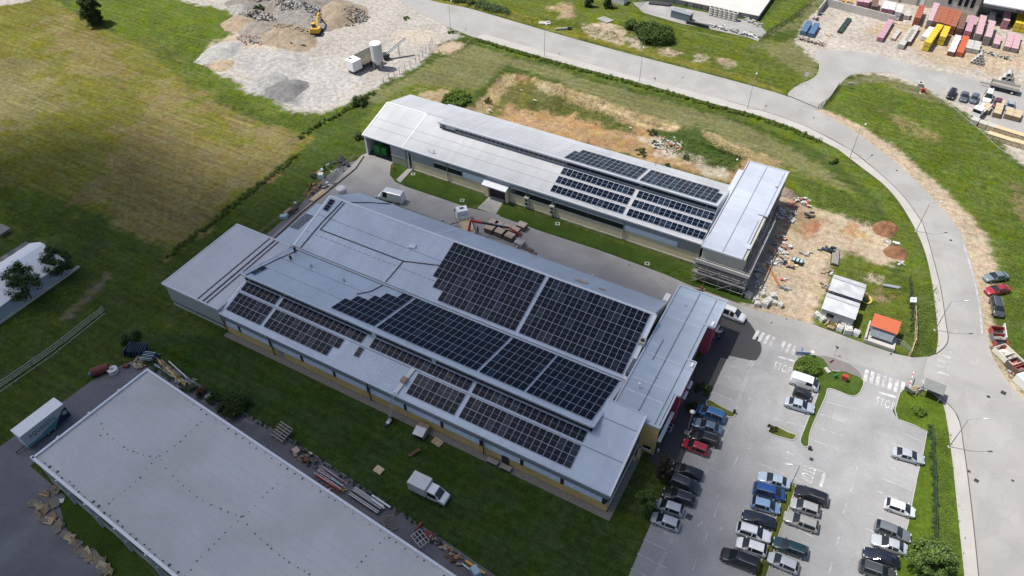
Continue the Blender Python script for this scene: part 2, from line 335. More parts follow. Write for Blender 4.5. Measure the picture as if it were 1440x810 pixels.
# zones: polygon in survey-photo points, colour, wobble of the edge (m), tall growth
C_LAWN = (0.050, 0.074, 0.014); C_LAWN2 = (0.084, 0.108, 0.015); C_HAY = (0.150, 0.127, 0.045); C_HAYG = (0.116, 0.115, 0.021)
C_WEED = (0.080, 0.113, 0.014); C_DWEED = (0.046, 0.074, 0.016); C_SOIL = (0.245, 0.165, 0.082); C_SAND = (0.335, 0.268, 0.182); C_GRAV = (0.325, 0.298, 0.262)
C_REED = (0.36, 0.275, 0.145); C_YVERGE = (0.13, 0.125, 0.016); C_OLIVE = (0.125, 0.125, 0.05); C_YARD = (0.345, 0.308, 0.262); C_BROWN = (0.26, 0.13, 0.065); C_GREY = (0.30, 0.295, 0.29)
ZONES = [
 # meadow on the left
 ([(-400, -60), (60, -8), (95, 12), (140, 36), (200, 64), (250, 106), (300, 141), (345, 165), (400, 182), (445, 190), (420, 216), (360, 262), (300, 310), (237, 360), (185, 328), (150, 306), (95, 284), (50, 268), (0, 262), (-400, 300)], C_HAYG, 1.2, 0.15),
 ([(70, 18), (130, 45), (190, 95), (150, 120), (60, 60)], C_HAY, 8, 0.1),
 ([(0, 70), (60, 80), (90, 140), (40, 190), (-60, 170), (-80, 90)], (0.14, 0.128, 0.05), 10, 0.1),
 ([(200, 110), (260, 120), (290, 160), (240, 180), (190, 150)], C_HAY, 9, 0.1),
 ([(170, 180), (250, 170), (330, 205), (400, 195), (415, 215), (330, 280), (237, 355), (170, 310), (110, 285), (150, 230)], C_HAY, 7, 0.1),
 ([(300, 150), (380, 178), (430, 190), (400, 205), (330, 190)], C_HAY, 5, 0.1),
 ([(-200, 270), (20, 262), (100, 290), (150, 318), (120, 345), (40, 330), (-200, 340)], C_WEED, 4, 0.8),
 ([(60, 300), (150, 315), (158, 335), (110, 372), (90, 330)], C_DWEED, 3, 0.9),
 ([(85, 452), (150, 378), (158, 384), (95, 455)], (0.13, 0.11, 0.07), 1.0, 0),
 ([(-50, -60), (48, -8), (44, 1), (0, 9), (-80, 18)], C_GRAV, 0.6, 0),
 # rough grass beside the gravel yard
 ([(95, 10), (150, 38), (210, 68), (255, 106), (300, 140), (350, 165), (440, 188), (500, 150), (440, 150), (300, 90), (330, 0), (260, -40), (100, -40)], C_WEED, 2.5, 0.7),
 ([(180, 50), (240, 60), (285, 110), (300, 135), (250, 100)], (0.085, 0.10, 0.02), 4, 0.4),
 # gravel yard
 ([(297, 92), (303, 64), (318, 54), (332, 34), (322, 12), (250, 2), (262, -30), (560, -30), (640, 44), (652, 50), (613, 62), (606, 76), (580, 96), (545, 116), (508, 136), (488, 148), (455, 160), (400, 156), (384, 140), (350, 130), (326, 112)], C_GRAV, 1.6, 0),
 ([(330, 80), (400, 70), (470, 85), (500, 110), (470, 145), (410, 150), (360, 125)], (0.32, 0.305, 0.285), 6, 0),
 ([(325, 35), (420, 40), (445, 60), (350, 66), (310, 66), (300, 74)], (0.36, 0.30, 0.22), 4, 0),
 ([(560, 45), (600, 38), (610, 60), (545, 62)], (0.36, 0.32, 0.26), 3, 0),
 ([(375, 128), (405, 118), (425, 128), (420, 150), (390, 150)], (0.20, 0.195, 0.19), 4, 0),
 ([(605, 70), (626, 60), (650, 58), (655, 66), (628, 78), (612, 76)], C_SAND, 1.5, 0),
 # plateau north of the rear hall
 ([(508, 140), (600, 92), (664, 62), (680, 68), (800, 104), (900, 132), (1000, 160), (1080, 190), (1130, 222), (1190, 260), (1215, 300), (1180, 290), (1120, 250), (1060, 214), (960, 182), (860, 146), (740, 98), (712, 92), (690, 110), (660, 140), (600, 126), (540, 150)], C_OLIVE, 1.5, 0.2),
 ([(505, 170), (560, 120), (620, 118), (668, 128), (650, 160), (560, 135), (520, 190)], C_LAWN2, 3, 0.5),
 ([(668, 60), (800, 98), (900, 126), (1000, 152), (1078, 180), (1135, 204), (1190, 240), (1235, 282), (1262, 330), (1275, 400), (1320, 495), (1316, 430), (1306, 378), (1294, 340), (1272, 298), (1246, 264), (1200, 228), (1178, 210), (1110, 178), (1000, 144), (900, 116), (800, 90), (700, 60)], C_WEED, 0.8, 0.8),
 # excavation behind the rear hall
 (PIT, C_SOIL, 0.8, 0),
 ([(690, 165), (760, 150), (860, 160), (930, 190), (990, 212), (960, 236), (880, 215), (800, 196), (720, 178)], (0.265, 0.17, 0.08), 3, 0),
 ([(730, 112), (800, 132), (880, 168), (905, 188), (860, 180), (790, 158), (720, 150), (700, 158), (676, 168), (690, 140)], (0.105, 0.105, 0.03), 3.5, 0.6),
 ([(925, 178), (985, 182), (1040, 208), (1042, 236), (1020, 246), (985, 232), (950, 215), (920, 195)], C_DWEED, 2.5, 0.9),
 ([(900, 192), (925, 196), (958, 214), (1030, 240), (1022, 252), (950, 228), (930, 216)], (0.33, 0.29, 0.22), 3, 0),
 ([(664, 154), (690, 126), (714, 104), (728, 108), (710, 132), (690, 152), (678, 164)], C_REED, 1.0, 0.1),
 ([(752, 110), (830, 134), (900, 158), (960, 180), (940, 186), (880, 166), (810, 146), (756, 124)], C_REED, 1.4, 0.1),
 ([(985, 184), (1040, 206), (1090, 226), (1100, 244), (1064, 226), (1010, 204)], C_REED, 1.6, 0.1),
 ([(590, 130), (630, 122), (640, 144), (600, 142)], (0.28, 0.21, 0.11), 2, 0.3),
 # building site
 ([(1080, 225), (1130, 240), (1180, 280), (1200, 330), (1270, 400), (1280, 495), (1215, 482), (1140, 455), (1160, 400), (1150, 290), (1108, 262)], C_LAWN2, 2, 0.5),
 ([(1115, 246), (1190, 268), (1240, 330), (1180, 312), (1140, 292)], C_WEED, 3, 0.8),
 ([(1100, 262), (1122, 285), (1150, 292), (1196, 305), (1236, 318), (1255, 345), (1255, 374), (1238, 372), (1190, 352), (1166, 366), (1166, 398), (1150, 424), (1142, 456), (1066, 438), (1040, 430), (1060, 380), (1072, 340)], C_SAND, 1.0, 0),
 ([(1105, 275), (1150, 292), (1160, 312), (1130, 330), (1105, 320)], (0.24, 0.17, 0.10), 3, 0),
 ([(1125, 312), (1152, 310), (1160, 326), (1135, 332)], C_BROWN, 2, 0),
 ([(1180, 318), (1205, 312), (1215, 330), (1190, 336)], (0.32, 0.21, 0.10), 2, 0),
 ([(1042, 420), (1062, 372), (1080, 330), (1100, 300), (1086, 345), (1066, 400), (1056, 432)], (0.24, 0.23, 0.21), 1.5, 0),
 ([(1216, 388), (1246, 390), (1240, 398), (1218, 396)], C_SAND, 1.5, 0),
 ([(1212, 412), (1250, 410), (1262, 420), (1240, 424)], (0.22, 0.14, 0.08), 2, 0.1),
 # verge and banks north of the road
 ([(600, 0), (660, 8), (760, 38), (860, 66), (960, 92), (1040, 112), (1108, 130), (1150, 112), (1150, 92), (1118, 62), (1080, 55), (1000, 45), (900, 20), (880, -30), (600, -40)], C_LAWN2, 2, 0.6),
 ([(604, 2), (660, 10), (760, 38), (860, 66), (960, 92), (1040, 113), (1106, 134), (1100, 126), (1040, 104), (960, 82), (860, 56), (760, 26), (660, 0), (610, -6)], C_YVERGE, 0.7, 0.3),
 ([(820, 36), (850, 30), (882, 42), (876, 62), (830, 55)], C_SAND, 1.5, 0.1),
 ([(775, 8), (800, 6), (812, 22), (790, 30)], (0.27, 0.20, 0.11), 3, 0.1),
 ([(885, 50), (905, 56), (900, 70), (886, 62)], (0.32, 0.27, 0.2), 1.5, 0), ([(920, 66), (962, 74), (950, 82), (925, 74)], C_SAND, 1.5, 0),
 ([(975, 78), (992, 76), (996, 86), (978, 88)], (0.30, 0.25, 0.18), 1.2, 0), ([(1010, 84), (1030, 84), (1028, 94), (1014, 94)], (0.30, 0.24, 0.16), 1.5, 0),
 ([(1040, 70), (1120, 55), (1150, 92), (1150, 108), (1135, 112), (1090, 85), (1070, 62), (1150, 0), (1185, -20), (1170, 0), (1150, 12), (1110, 42)], C_OLIVE, 2, 0.25),
 ([(1075, 48), (1140, 0), (1160, -20), (1130, -20), (1095, 5), (1070, 30)], C_WEED, 1.5, 0.6),
 # depot yard
 ([(1118, 58), (1130, 30), (1165, 4), (1190, -60), (1900, -60), (1900, 330), (1440, 232), (1400, 196), (1372, 172), (1355, 158), (1330, 142), (1260, 110), (1200, 104), (1150, 90)], C_YARD, 0.8, 0),
 ([(1210, 45), (1260, 62), (1300, 85), (1440, 110), (1440, 60), (1330, 40), (1250, 30)], C_SAND, 4, 0),
 # grass bank right of the road
 ([(1158, 153), (1190, 120), (1225, 112), (1300, 132), (1355, 164), (1375, 182), (1440, 240), (1900, 500), (1900, 900), (1440, 545), (1412, 480), (1400, 420), (1400, 370), (1385, 330), (1330, 268), (1260, 208), (1200, 172)], C_WEED, 1.0, 0.8),
 ([(1185, 112), (1230, 104), (1300, 122), (1345, 150), (1300, 140), (1230, 116), (1190, 122)], C_OLIVE, 1.2, 0.2),
 ([(1230, 148), (1300, 180), (1330, 200), (1300, 196), (1240, 160)], (0.17, 0.15, 0.055), 4, 0.3),
 ([(1150, 150), (1200, 172), (1260, 208), (1330, 268), (1386, 330), (1400, 372), (1402, 420), (1394, 462), (1400, 500), (1430, 540), (1470, 580), (1430, 575), (1380, 470), (1360, 360), (1300, 280), (1220, 205), (1130, 152)], C_SAND, 0.7, 0),
 ([(1420, 250), (1450, 280), (1450, 330), (1425, 300)], (0.14, 0.12, 0.05), 3, 0.3),
 # lawns round the halls
 ([(560, 240), (600, 255), (690, 290), (680, 300), (600, 275), (560, 258)], C_LAWN, 0.3, 0.1),
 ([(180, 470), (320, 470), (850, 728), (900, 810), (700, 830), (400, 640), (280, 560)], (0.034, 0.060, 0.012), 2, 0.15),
]
def pit_depth(px, py, X, Y):
    D = inside(px, py, PIT).astype(float)
    return D
def make_ground():
    xs = np.concatenate([[-4000, -2200, -1200, -700, -450, -340], np.arange(-272, 62.01, 0.55), [90, 140, 240, 450, 900, 2000, 4000]])
    ys = np.concatenate([[-4000, -2000, -900, -400, -150, -50, -10], np.arange(4, 276.01, 0.55), [300, 350, 430, 600, 1000, 2000, 4500]])
    X, Y = np.meshgrid(xs, ys, indexing="ij"); nx, ny = X.shape
    P = np.stack([X, Y, np.zeros_like(X)], -1)
    px, py = project(P)
    front = ((P - CP) @ CF) > 5
    D = (inside(px, py, PIT) & front).astype(float)
    for _ in range(5):
        D = (D + np.roll(D, 1, 0) + np.roll(D, -1, 0) + np.roll(D, 1, 1) + np.roll(D, -1, 1)) / 5
    D = np.where(Y < 125.6, np.where(X > -86, np.clip((Y - 116) / 8, 0, 1) * D, D), D)
    Z = -1.5 * D * (0.85 + 0.4 * fbm(X * .2, Y * .2))
    P[..., 2] = Z
    px, py = project(P)
    colr = np.zeros((nx, ny, 3)); colr[:] = C_LAWN; tall = np.full((nx, ny), 0.15)
    big = fbm(X * .05, Y * .05)
    far = (np.abs(X) > 280) | (Y > 280) | (Y < 0)
    colr[far] = C_HAYG
    n1 = fbm(X * .22, Y * .22) - .5; n2 = fbm(X * .22 + 31, Y * .22 + 77) - .5
    h1 = fbm(X * 1.1 + 5, Y * 1.1) - .5; h2 = fbm(X * 1.1 + 55, Y * 1.1 + 8) - .5; g1 = RNG.random(X.shape) - .5; g2 = RNG.random(X.shape) - .5
    cache = {}
    for poly, c, wob, tl in ZONES:
        if wob not in cache:
            Q = P.copy(); Q[..., 0] += (n1 * 2.2 * wob + h1 * min(wob, 2.0) * 1.9 + g1 * min(wob, 1.0) * 1.2); Q[..., 1] += (n2 * 2.2 * wob + h2 * min(wob, 2.0) * 1.9 + g2 * min(wob, 1.0) * 1.2)
            cache[wob] = project(Q)
        qx, qy = cache[wob]
        k = inside(qx, qy, poly) & front & (Y < 320)
        colr[k] = c; tall[k] = tl
    # blend one cell
    for _ in range(1):
        colr = (4 * colr + np.roll(colr, 1, 0) + np.roll(colr, -1, 0) + np.roll(colr, 1, 1) + np.roll(colr, -1, 1)) / 8
        tall = (2 * tall + np.roll(tall, 1, 0) + np.roll(tall, -1, 0) + np.roll(tall, 1, 1) + np.roll(tall, -1, 1)) / 6
    idx = np.arange(nx * ny).reshape(nx, ny)
    F = np.stack([idx[:-1, :-1], idx[1:, :-1], idx[1:, 1:], idx[:-1, 1:]], -1).reshape(-1, 4)
    me = bpy.data.meshes.new("ground")
    me.vertices.add(nx * ny); me.vertices.foreach_set("co", P.reshape(-1).astype(np.float32))
    me.loops.add(F.size); me.loops.foreach_set("vertex_index", F.reshape(-1).astype(np.int32))
    me.polygons.add(len(F)); me.polygons.foreach_set("loop_start", np.arange(0, F.size, 4, dtype=np.int32))
    me.update(calc_edges=True)
    a = me.attributes.new("soil", "FLOAT_COLOR", "POINT"); a.data.foreach_set("color", np.concatenate([colr, np.ones((nx, ny, 1))], -1).reshape(-1).astype(np.float32))
    a = me.attributes.new("growth", "FLOAT", "POINT"); a.data.foreach_set("value", tall.reshape(-1).astype(np.float32))
    me.polygons.foreach_set("use_smooth", [True] * len(F))
    m = bpy.data.materials.new("ground_cover"); m.use_nodes = True; nt = m.node_tree; N = nt.nodes; L = nt.links; b = N["Principled BSDF"]
    b.inputs["Roughness"].default_value = 0.95; b.inputs["Specular IOR Level"].default_value = 0.02
    ac = N.new("ShaderNodeAttribute"); ac.attribute_name = "soil"; ag = N.new("ShaderNodeAttribute"); ag.attribute_name = "growth"
    tc = N.new("ShaderNodeTexCoord")
    def noise(sc, det, dist=0, stretch=None, rough=0.6):
        n = N.new("ShaderNodeTexNoise"); n.inputs["Scale"].default_value = sc; n.inputs["Detail"].default_value = det; n.inputs["Distortion"].default_value = dist; n.inputs["Roughness"].default_value = rough
        if stretch:
            mp = N.new("ShaderNodeMapping"); mp.inputs["Scale"].default_value = stretch[0]; mp.inputs["Rotation"].default_value = (0, 0, stretch[1]); L.new(tc.outputs["Object"], mp.inputs["Vector"]); L.new(mp.outputs["Vector"], n.inputs["Vector"])
        else: L.new(tc.outputs["Object"], n.inputs["Vector"])
        return n.outputs["Fac"]
    def rng(v, a0, a1, t0, t1):
        r = N.new("ShaderNodeMapRange"); r.inputs["From Min"].default_value = a0; r.inputs["From Max"].default_value = a1; r.inputs["To Min"].default_value = t0; r.inputs["To Max"].default_value = t1; L.new(v, r.inputs["Value"]); return r.outputs["Result"]
    def mth(op, a_, b_):
        r = N.new("ShaderNodeMath"); r.operation = op
        for i, v in enumerate((a_, b_)):
            if isinstance(v, (int, float)): r.inputs[i].default_value = v
            else: L.new(v, r.inputs[i])
        return r.outputs[0]
    big_ = rng(noise(0.09, 5, 0.5), 0.3, 0.7, 0.85, 1.15)
    mid = rng(noise(0.9, 6), 0.3, 0.7, 0.68, 1.3)
    streak = rng(noise(1.0, 4, 0, ((0.07, 1.1, 1), R(-6))), 0.3, 0.7, 0.76, 1.24)
    fine = noise(3.4, 5, 0, None, 0.75)
    fn = rng(fine, 0.3, 0.7, 0.42, 1.7)
    fmix = N.new("ShaderNodeMix"); fmix.data_type = "FLOAT"; L.new(rng(ag.outputs["Fac"], 0, 0.8, 0.8, 1.0), fmix.inputs["Factor"]); fmix.inputs["A"].default_value = 1.0; L.new(fn, fmix.inputs["B"])
    smix = N.new("ShaderNodeMix"); smix.data_type = "FLOAT"; L.new(rng(ag.outputs["Fac"], 0.02, 0.1, 0.12, 1.0), smix.inputs["Factor"]); smix.inputs["A"].default_value = 1.0; L.new(streak, smix.inputs["B"])
    v = mth("MULTIPLY", mth("MULTIPLY", big_, mid), mth("MULTIPLY", smix.outputs["Result"], fmix.outputs["Result"]))
    sc = N.new("ShaderNodeVectorMath"); sc.operation = "SCALE"; L.new(ac.outputs["Color"], sc.inputs[0]); L.new(v, sc.inputs["Scale"])
    # drifts of drier / yellower cover
    hs = N.new("ShaderNodeHueSaturation"); L.new(sc.outputs["Vector"], hs.inputs["Color"]); L.new(rng(noise(0.35, 5, 0.4), 0.3, 0.7, 0.475, 0.52), hs.inputs["Hue"]); L.new(rng(noise(0.22, 4), 0.3, 0.7, 0.80, 1.08), hs.inputs["Saturation"])
    L.new(hs.outputs["Color"], b.inputs["Base Color"])
    bp = N.new("ShaderNodeBump"); L.new(rng(ag.outputs["Fac"], 0, 0.9, 0.18, 0.85), bp.inputs["Strength"]); bp.inputs["Distance"].default_value = 0.45
    L.new(mth("ADD", noise(1.6, 5), mth("MULTIPLY", fine, 0.4)), bp.inputs["Height"]); L.new(bp.outputs["Normal"], b.inputs["Normal"])
    me.materials.append(m); o = bpy.data.objects.new("ground", me); COL.objects.link(o); o["kind"] = "structure"
make_ground()

# ------------------------------------------------------------------ paving
ASPH = mat("road_asphalt", (0.315, 0.303, 0.287), 0.9, 0, 0.08, 6.0, 0.15, 20, stain=0.10, sscale=0.12)
LOT = mat("car_park_asphalt", (0.295, 0.292, 0.29), 0.9, 0, 0.10, 3.0, 0.15, 20, stain=0.14, sscale=0.16)
LANE = mat("lane_asphalt", (0.298, 0.288, 0.276), 0.9, 0, 0.10, 3.0, 0.15, 20, stain=0.15, sscale=0.15)
for m_ in (ASPH, LOT, LANE): weathered(m_)
NEWASPH = mat("new_asphalt", (0.050, 0.050, 0.053), 0.9, 0, 0.14, 3.0, 0.15, 20, stain=0.15)
DKASPH = mat("old_grey_asphalt", (0.155, 0.155, 0.165), 0.9, 0, 0.12, 2.0, 0.15, 20, stain=0.2)
weathered(DKASPH, .14)
FOOT = mat("footpath_paving", (0.385, 0.365, 0.34), 0.9, 0, 0.09, 5.0, 0.15, 20, stain=0.10)
KERB = mat("kerb_stone", (0.36, 0.35, 0.33), 0.85, 0, 0.2, 3.0)
PAINT_ = mat("road_paint", (0.50, 0.495, 0.48), 0.8, 0, 0.28, 1.2, stain=0.3, sscale=0.8)
PAINT_OLD = mat("worn_road_paint", (0.40, 0.395, 0.385), 0.85, 0, 0.3, 1.5, stain=0.3, sscale=0.8)
TAR = mat("joint_tar", (0.085, 0.075, 0.065), 0.9, 0, 0.3, 1.0)
def sheet(name, px, m, z, smooth=False):
    mb = MB().use(m); mb.prism(ground_poly(px, smooth), z - 0.02, z); return struct(name, mb)
def strip(mb, line, w, z, off=0.0):
    P = [Vector((p[0], p[1], 0)) for p in line]; n = len(P); Lft = []; Rgt = []
    for i in range(n):
        d = (P[min(i + 1, n - 1)] - P[max(i - 1, 0)]).normalized(); nn = Vector((-d.y, d.x, 0))
        Lft.append(P[i] + nn * (off + w / 2)); Rgt.append(P[i] + nn * (off - w / 2))
    for i in range(n - 1):
        mb.face([(Rgt[i].x, Rgt[i].y, z), (Rgt[i + 1].x, Rgt[i + 1].y, z), (Lft[i + 1].x, Lft[i + 1].y, z), (Lft[i].x, Lft[i].y, z)])
def kerb_line(mb, line, w=0.16, z0=0.0, z1=0.13):
    P = [Vector((p[0], p[1], 0)) for p in line]; n = len(P); Lft = []; Rgt = []
    for i in range(n):
        d = (P[min(i + 1, n - 1)] - P[max(i - 1, 0)]).normalized(); nn = Vector((-d.y, d.x, 0)); Lft.append(P[i] + nn * w / 2); Rgt.append(P[i] - nn * w / 2)
    for i in range(n - 1):
        a, b, c, d = Rgt[i], Rgt[i + 1], Lft[i + 1], Lft[i]
        mb.hexa([(q.x, q.y, z0) for q in (a, b, c, d)] + [(q.x, q.y, z1) for q in (a, b, c, d)])
INNER = [(640, 42), (668, 53), (720, 68), (800, 91), (900, 117), (1000, 145), (1060, 161), (1110, 178), (1150, 196), (1178, 210), (1212, 236), (1246, 263), (1272, 296), (1296, 342), (1308, 384), (1315, 430), (1319, 470)]
OUTER = [(1384, 462), (1379, 424), (1367, 372), (1349, 323), (1320, 288), (1290, 256), (1250, 221), (1200, 184), (1150, 156), (1108, 136), (1040, 116), (960, 95), (860, 69), (760, 41), (660, 12), (604, 0), (520, -30)]
main_px = spline(INNER, False) + [(1319, 490), (1316, 498), (1300, 504), (1290, 520), (1310, 548), (1330, 566), (1343, 592), (1350, 640), (1356, 700), (1362, 760), (1370, 860), (1382, 1000)] + \
          [(1900, 1000), (1800, 760), (1560, 640), (1440, 562), (1412, 530), (1395, 500)] + spline(OUTER, False) + [(470, -30), (560, 0), (600, 24)]
sheet("road", main_px, ASPH, 0.024)
# side street of the works: from the junction into the lane between the halls and the western apron
lane_px = [(1305, 501.5), (1285, 503), (1260, 498), (1215, 483), (1140, 455), (1066, 437), (1020, 420), (972, 402), (935, 386), (900, 373), (840, 351), (760, 325), (718, 309), (700, 302), (655, 291), (620, 279), (572, 263), (556, 256), (548, 246), (550, 232), (556, 226), (520, 214),
           (509, 218), (495, 232), (470, 256), (440, 282), (400, 316), (368, 345), (395, 352), (440, 330), (500, 288), (540, 284), (600, 304), (642, 319), (720, 348), (760, 364), (840, 394), (905, 420), (960, 440), (1010, 452), (1050, 470), (1100, 495), (1200, 515), (1265, 535), (1301, 549), (1299, 524)]
sheet("lane", lane_px, LANE, 0.028)
lot_px = [(1068, 470), (1110, 492), (1180, 507), (1265, 528), (1290, 546), (1266, 553), (1255, 578), (1262, 590), (1302, 606), (1296, 642), (1289, 668), (1282, 702), (1275, 738), (1266, 770), (1256, 830), (1240, 1000), (780, 1000), (884, 810), (916, 735), (932, 705), (952, 668), (962, 640), (985, 600), (1000, 550), (1026, 497), (1058, 506)]
sheet("car_park", lot_px, LOT, 0.032)
sheet("court_base", [(1000, 470), (1052, 470), (1062, 492), (1056, 507), (1024, 500), (1000, 552), (985, 540)], NEWASPH, 0.036)
sheet("storage_bed", [(368, 336), (424, 286), (452, 254), (478, 232), (508, 224), (500, 246), (470, 270), (430, 304), (388, 346)], DKASPH, 0.02)
sheet("court_paving", [(1008, 430), (1030, 440), (1052, 452), (1066, 474), (1071, 490), (1067, 502), (1058, 507), (1026, 497), (1000, 550), (985, 592), (962, 640), (952, 668), (940, 668), (925, 655), (912, 642), (930, 600), (985, 500)], NEWASPH, 0.040, True)
sheet("warehouse_yard", [(-300, 690), (0, 628), (60, 585), (130, 535), (175, 512), (214, 498), (264, 530), (310, 560), (372, 596), (424, 626), (492, 672), (562, 718), (642, 772), (715, 822), (660, 835), (200, 528), (42, 655), (250, 835), (-300, 1000)], DKASPH, 0.024)
sheet("depot_drive", [(1108, 134), (1122, 120), (1146, 108), (1152, 92), (1148, 76), (1162, 70), (1230, 76), (1300, 96), (1440, 126), (1700, 190), (1700, 260), (1440, 200), (1380, 158), (1330, 138), (1262, 106), (1222, 102), (1196, 106), (1180, 120), (1164, 140), (1152, 154), (1130, 146)], ASPH, 0.028, True)
sheet("storage_yard", [(890, 4), (912, 2), (1066, 32), (1078, 46), (1066, 58), (1050, 52), (985, 38), (960, 34), (905, 18)], LANE, 0.024)
foot = MB().use(FOOT); K1 = [(1194, 210), (1241, 248), (1269, 275), (1291, 305), (1300, 322), (1318, 386), (1325, 420), (1330, 455), (1333, 476), (1328, 488), (1316, 498)]
foot.prism(ground_poly(spline(K1, False) + spline(INNER[9:] + [(1318, 486)], False)[::-1]), 0.02, 0.10)
fp2 = [(1311, 552), (1327, 563), (1342, 579), (1350, 597), (1355, 630), (1360, 665), (1368, 733), (1376, 812), (1390, 950), (1366, 950), (1357, 815), (1349, 740), (1341, 660), (1335, 613), (1328, 578)]
foot.prism(ground_poly(fp2), 0.02, 0.10)
foot.prism(ground_poly(spline(INNER[1:10], False) + spline([(1194, 210), (1135, 179), (1104, 167), (1078, 158), (1022, 142), (900, 110), (760, 71), (680, 48)], False)), 0.02, 0.10)
struct("footpath", foot)
kb = MB().use(TAR)
for ln in ([(1022, 142), (1078, 158), (1104, 167), (1135, 179), (1194, 210), (1241, 248), (1269, 275), (1291, 305), (1300, 322), (1318, 386), (1325, 420), (1330, 455), (1333, 476), (1328, 488), (1316, 498)], [(1311, 552), (1327, 563), (1342, 579), (1350, 597), (1355, 630), (1360, 665), (1368, 733), (1376, 812), (1390, 950)]):
    kerb_line(kb, ground_line(ln), 0.13, 0.02, 0.112)
struct("kerb", kb)
# road markings: edge lines, crossings, bays, arrows, letters
mk = MB().use(PAINT_OLD)
strip(mk, ground_line([(660, 17), (760, 46), (860, 74), (960, 100), (1040, 121), (1102, 139)]), 0.14, 0.034)
strip(mk, ground_line([(1355, 344), (1369, 390), (1377, 430), (1381, 470)]), 0.25, 0.034)
struct("road_line", mk)
def bars(mb, a, b, n, wid, length, z, skip=()):
    A = G(*a); B = G(*b); d = (B - A); ang = math.atan2(d.y, d.x)
    for i in range(n):
        if i in skip: continue
        p = A + d * (i / max(n - 1, 1)); mb.box((p.x, p.y, z - 0.003), (wid, length, 0.006), ang)
cw = MB().use(PAINT_); bars(cw, (1063, 471), (1116, 493), 8, 0.5, 2.4, 0.048, (3, 4, 5, 6, 7)); bars(cw, (1217.5, 528.5), (1269, 545.5), 7, 0.55, 2.7, 0.048, (2, 3)); bars(cw, (1301, 542), (1302, 542), 1, 0.5, 2.2, 0.048)
cw.use(PAINT_OLD); bars(cw, (1063, 471), (1116, 493), 8, 0.5, 2.4, 0.048, (0, 1, 2, 4)); bars(cw, (1217.5, 528.5), (1269, 545.5), 7, 0.55, 2.7, 0.048, (0, 1, 4, 5, 6))
bars(cw, (1329, 493), (1325, 525), 5, 0.5, 1.9, 0.040)
struct("crosswalk", cw)
bay = MB().use(PAINT_OLD)
def seg(mb, a, b, w=0.11, z=0.0385):
    A = G(*a); B = G(*b); strip(mb, [(A.x, A.y), (B.x, B.y)], w, z)
# western bays
for a, b in [((1026, 514), (1052, 524)), ((1018, 528), (1044, 538)), ((1008, 538), (1034, 548)), ((1000, 551), (1030, 563)), ((963, 634), (990, 646)), ((968, 652), (994, 664)), ((914, 739), (953, 757)), ((905, 758), (945, 777)), ((896, 778), (937, 799)), ((887, 799), (927, 820)), ((878, 820), (918, 842))]: seg(bay, a, b)
# middle bays
for a, b in [((1104, 541), (1146, 556)), ((1096, 556), (1118, 564)), ((1098, 575), (1136, 585)), ((1088, 589), (1131, 600)), ((1160, 565), (1198, 575)), ((1152, 582), (1192, 594)), ((1146, 600), (1186, 613)), ((1140, 618), (1180, 632)),
             ((1058, 692), (1076, 698)), ((1047, 711), (1062, 718)), ((1038, 730), (1050, 736)), ((1022, 768), (1066, 790)), ((1012, 786), (1060, 808)), ((1102, 734), (1148, 758)), ((1090, 755), (1130, 778)), ((1068, 652), (1120, 674)), ((1120, 676), (1160, 690)),
             ((1104, 644), (1158, 664))]: seg(bay, a, b)
# eastern bays
for a, b in [((1262, 606), (1296, 621)), ((1254, 623), (1292, 638)), ((1240, 653), (1288, 671)), ((1238, 672), (1283, 690)), ((1232, 690), (1262, 702)), ((1222, 722), (1270, 741)), ((1216, 743), (1234, 750)), ((1213, 764), (1228, 771))]: seg(bay, a, b)
# dashes on the aisles
for a, b in [((1038, 641), (1031, 656)), ((1010, 709), (1004, 727)), ((996, 747), (989, 765)), ((980, 785), (974, 802)), ((1206, 656), (1202, 668)), ((1199, 682), (1196, 692)), ((1190, 708), (1186, 722)), ((1180, 755), (1176, 768)), ((1170, 790), (1166, 806)), ((1008, 700), (1010, 696)), ((1047, 633), (1056, 630)), ((1234, 551), (1230, 572)), ((1160, 664), (1156, 684))]: seg(bay, a, b, 0.13)
seg(bay, (1060, 508), (1030, 590), 0.10); seg(bay, (1030, 590), (1000, 652), 0.10); seg(bay, (1000, 652), (960, 730), 0.10); seg(bay, (960, 730), (920, 815), 0.10)
seg(bay, (1057, 507), (1027, 589), 0.08); seg(bay, (1027, 589), (957, 729), 0.08); seg(bay, (957, 729), (917, 815), 0.08)
struct("bay_line", bay)
st = MB().use(PAINT_); seg(st, (1236, 552), (1261, 559), 0.45, 0.0395); seg(st, (1095, 502), (1117, 508), 0.4, 0.0395); seg(st, (1159, 666), (1154, 685), 0.4, 0.0395)
struct("stop_line", st)
def flat_text(txt, loc, ang, w, h, name, z):
    cu = bpy.data.curves.new(name, "FONT"); cu.body = txt; cu.align_x = "CENTER"; cu.align_y = "CENTER"; cu.space_character = 1.25
    ob = bpy.data.objects.new(name, cu); COL.objects.link(ob); bpy.context.view_layer.update()
    me = bpy.data.meshes.new_from_object(ob); bpy.data.objects.remove(ob)
    A = np.array([v.co[:] for v in me.vertices]); c = (A.max(0) + A.min(0)) / 2; s = A.max(0) - A.min(0)
    for v in me.vertices: v.co = ((v.co.x - c[0]) * w / s[0], (v.co.y - c[1]) * h / s[1], 0)
    return me
def stop_word(px, ang):
    me = flat_text("STOP", None, 0, 2.7, 1.7, "stop_lettering", 0); me.materials.append(PAINT_)
    o = bpy.data.objects.new("stop_lettering", me); COL.objects.link(o); p = G(*px); o.location = (p.x, p.y, 0.0405); o.rotation_euler = (0, 0, ang); o["kind"] = "structure"
stop_word((1100.5, 517.5), R(0)); stop_word((1245, 567.5), R(0)); stop_word((1136.5, 667), R(-90))
ar = MB().use(PAINT_OLD)
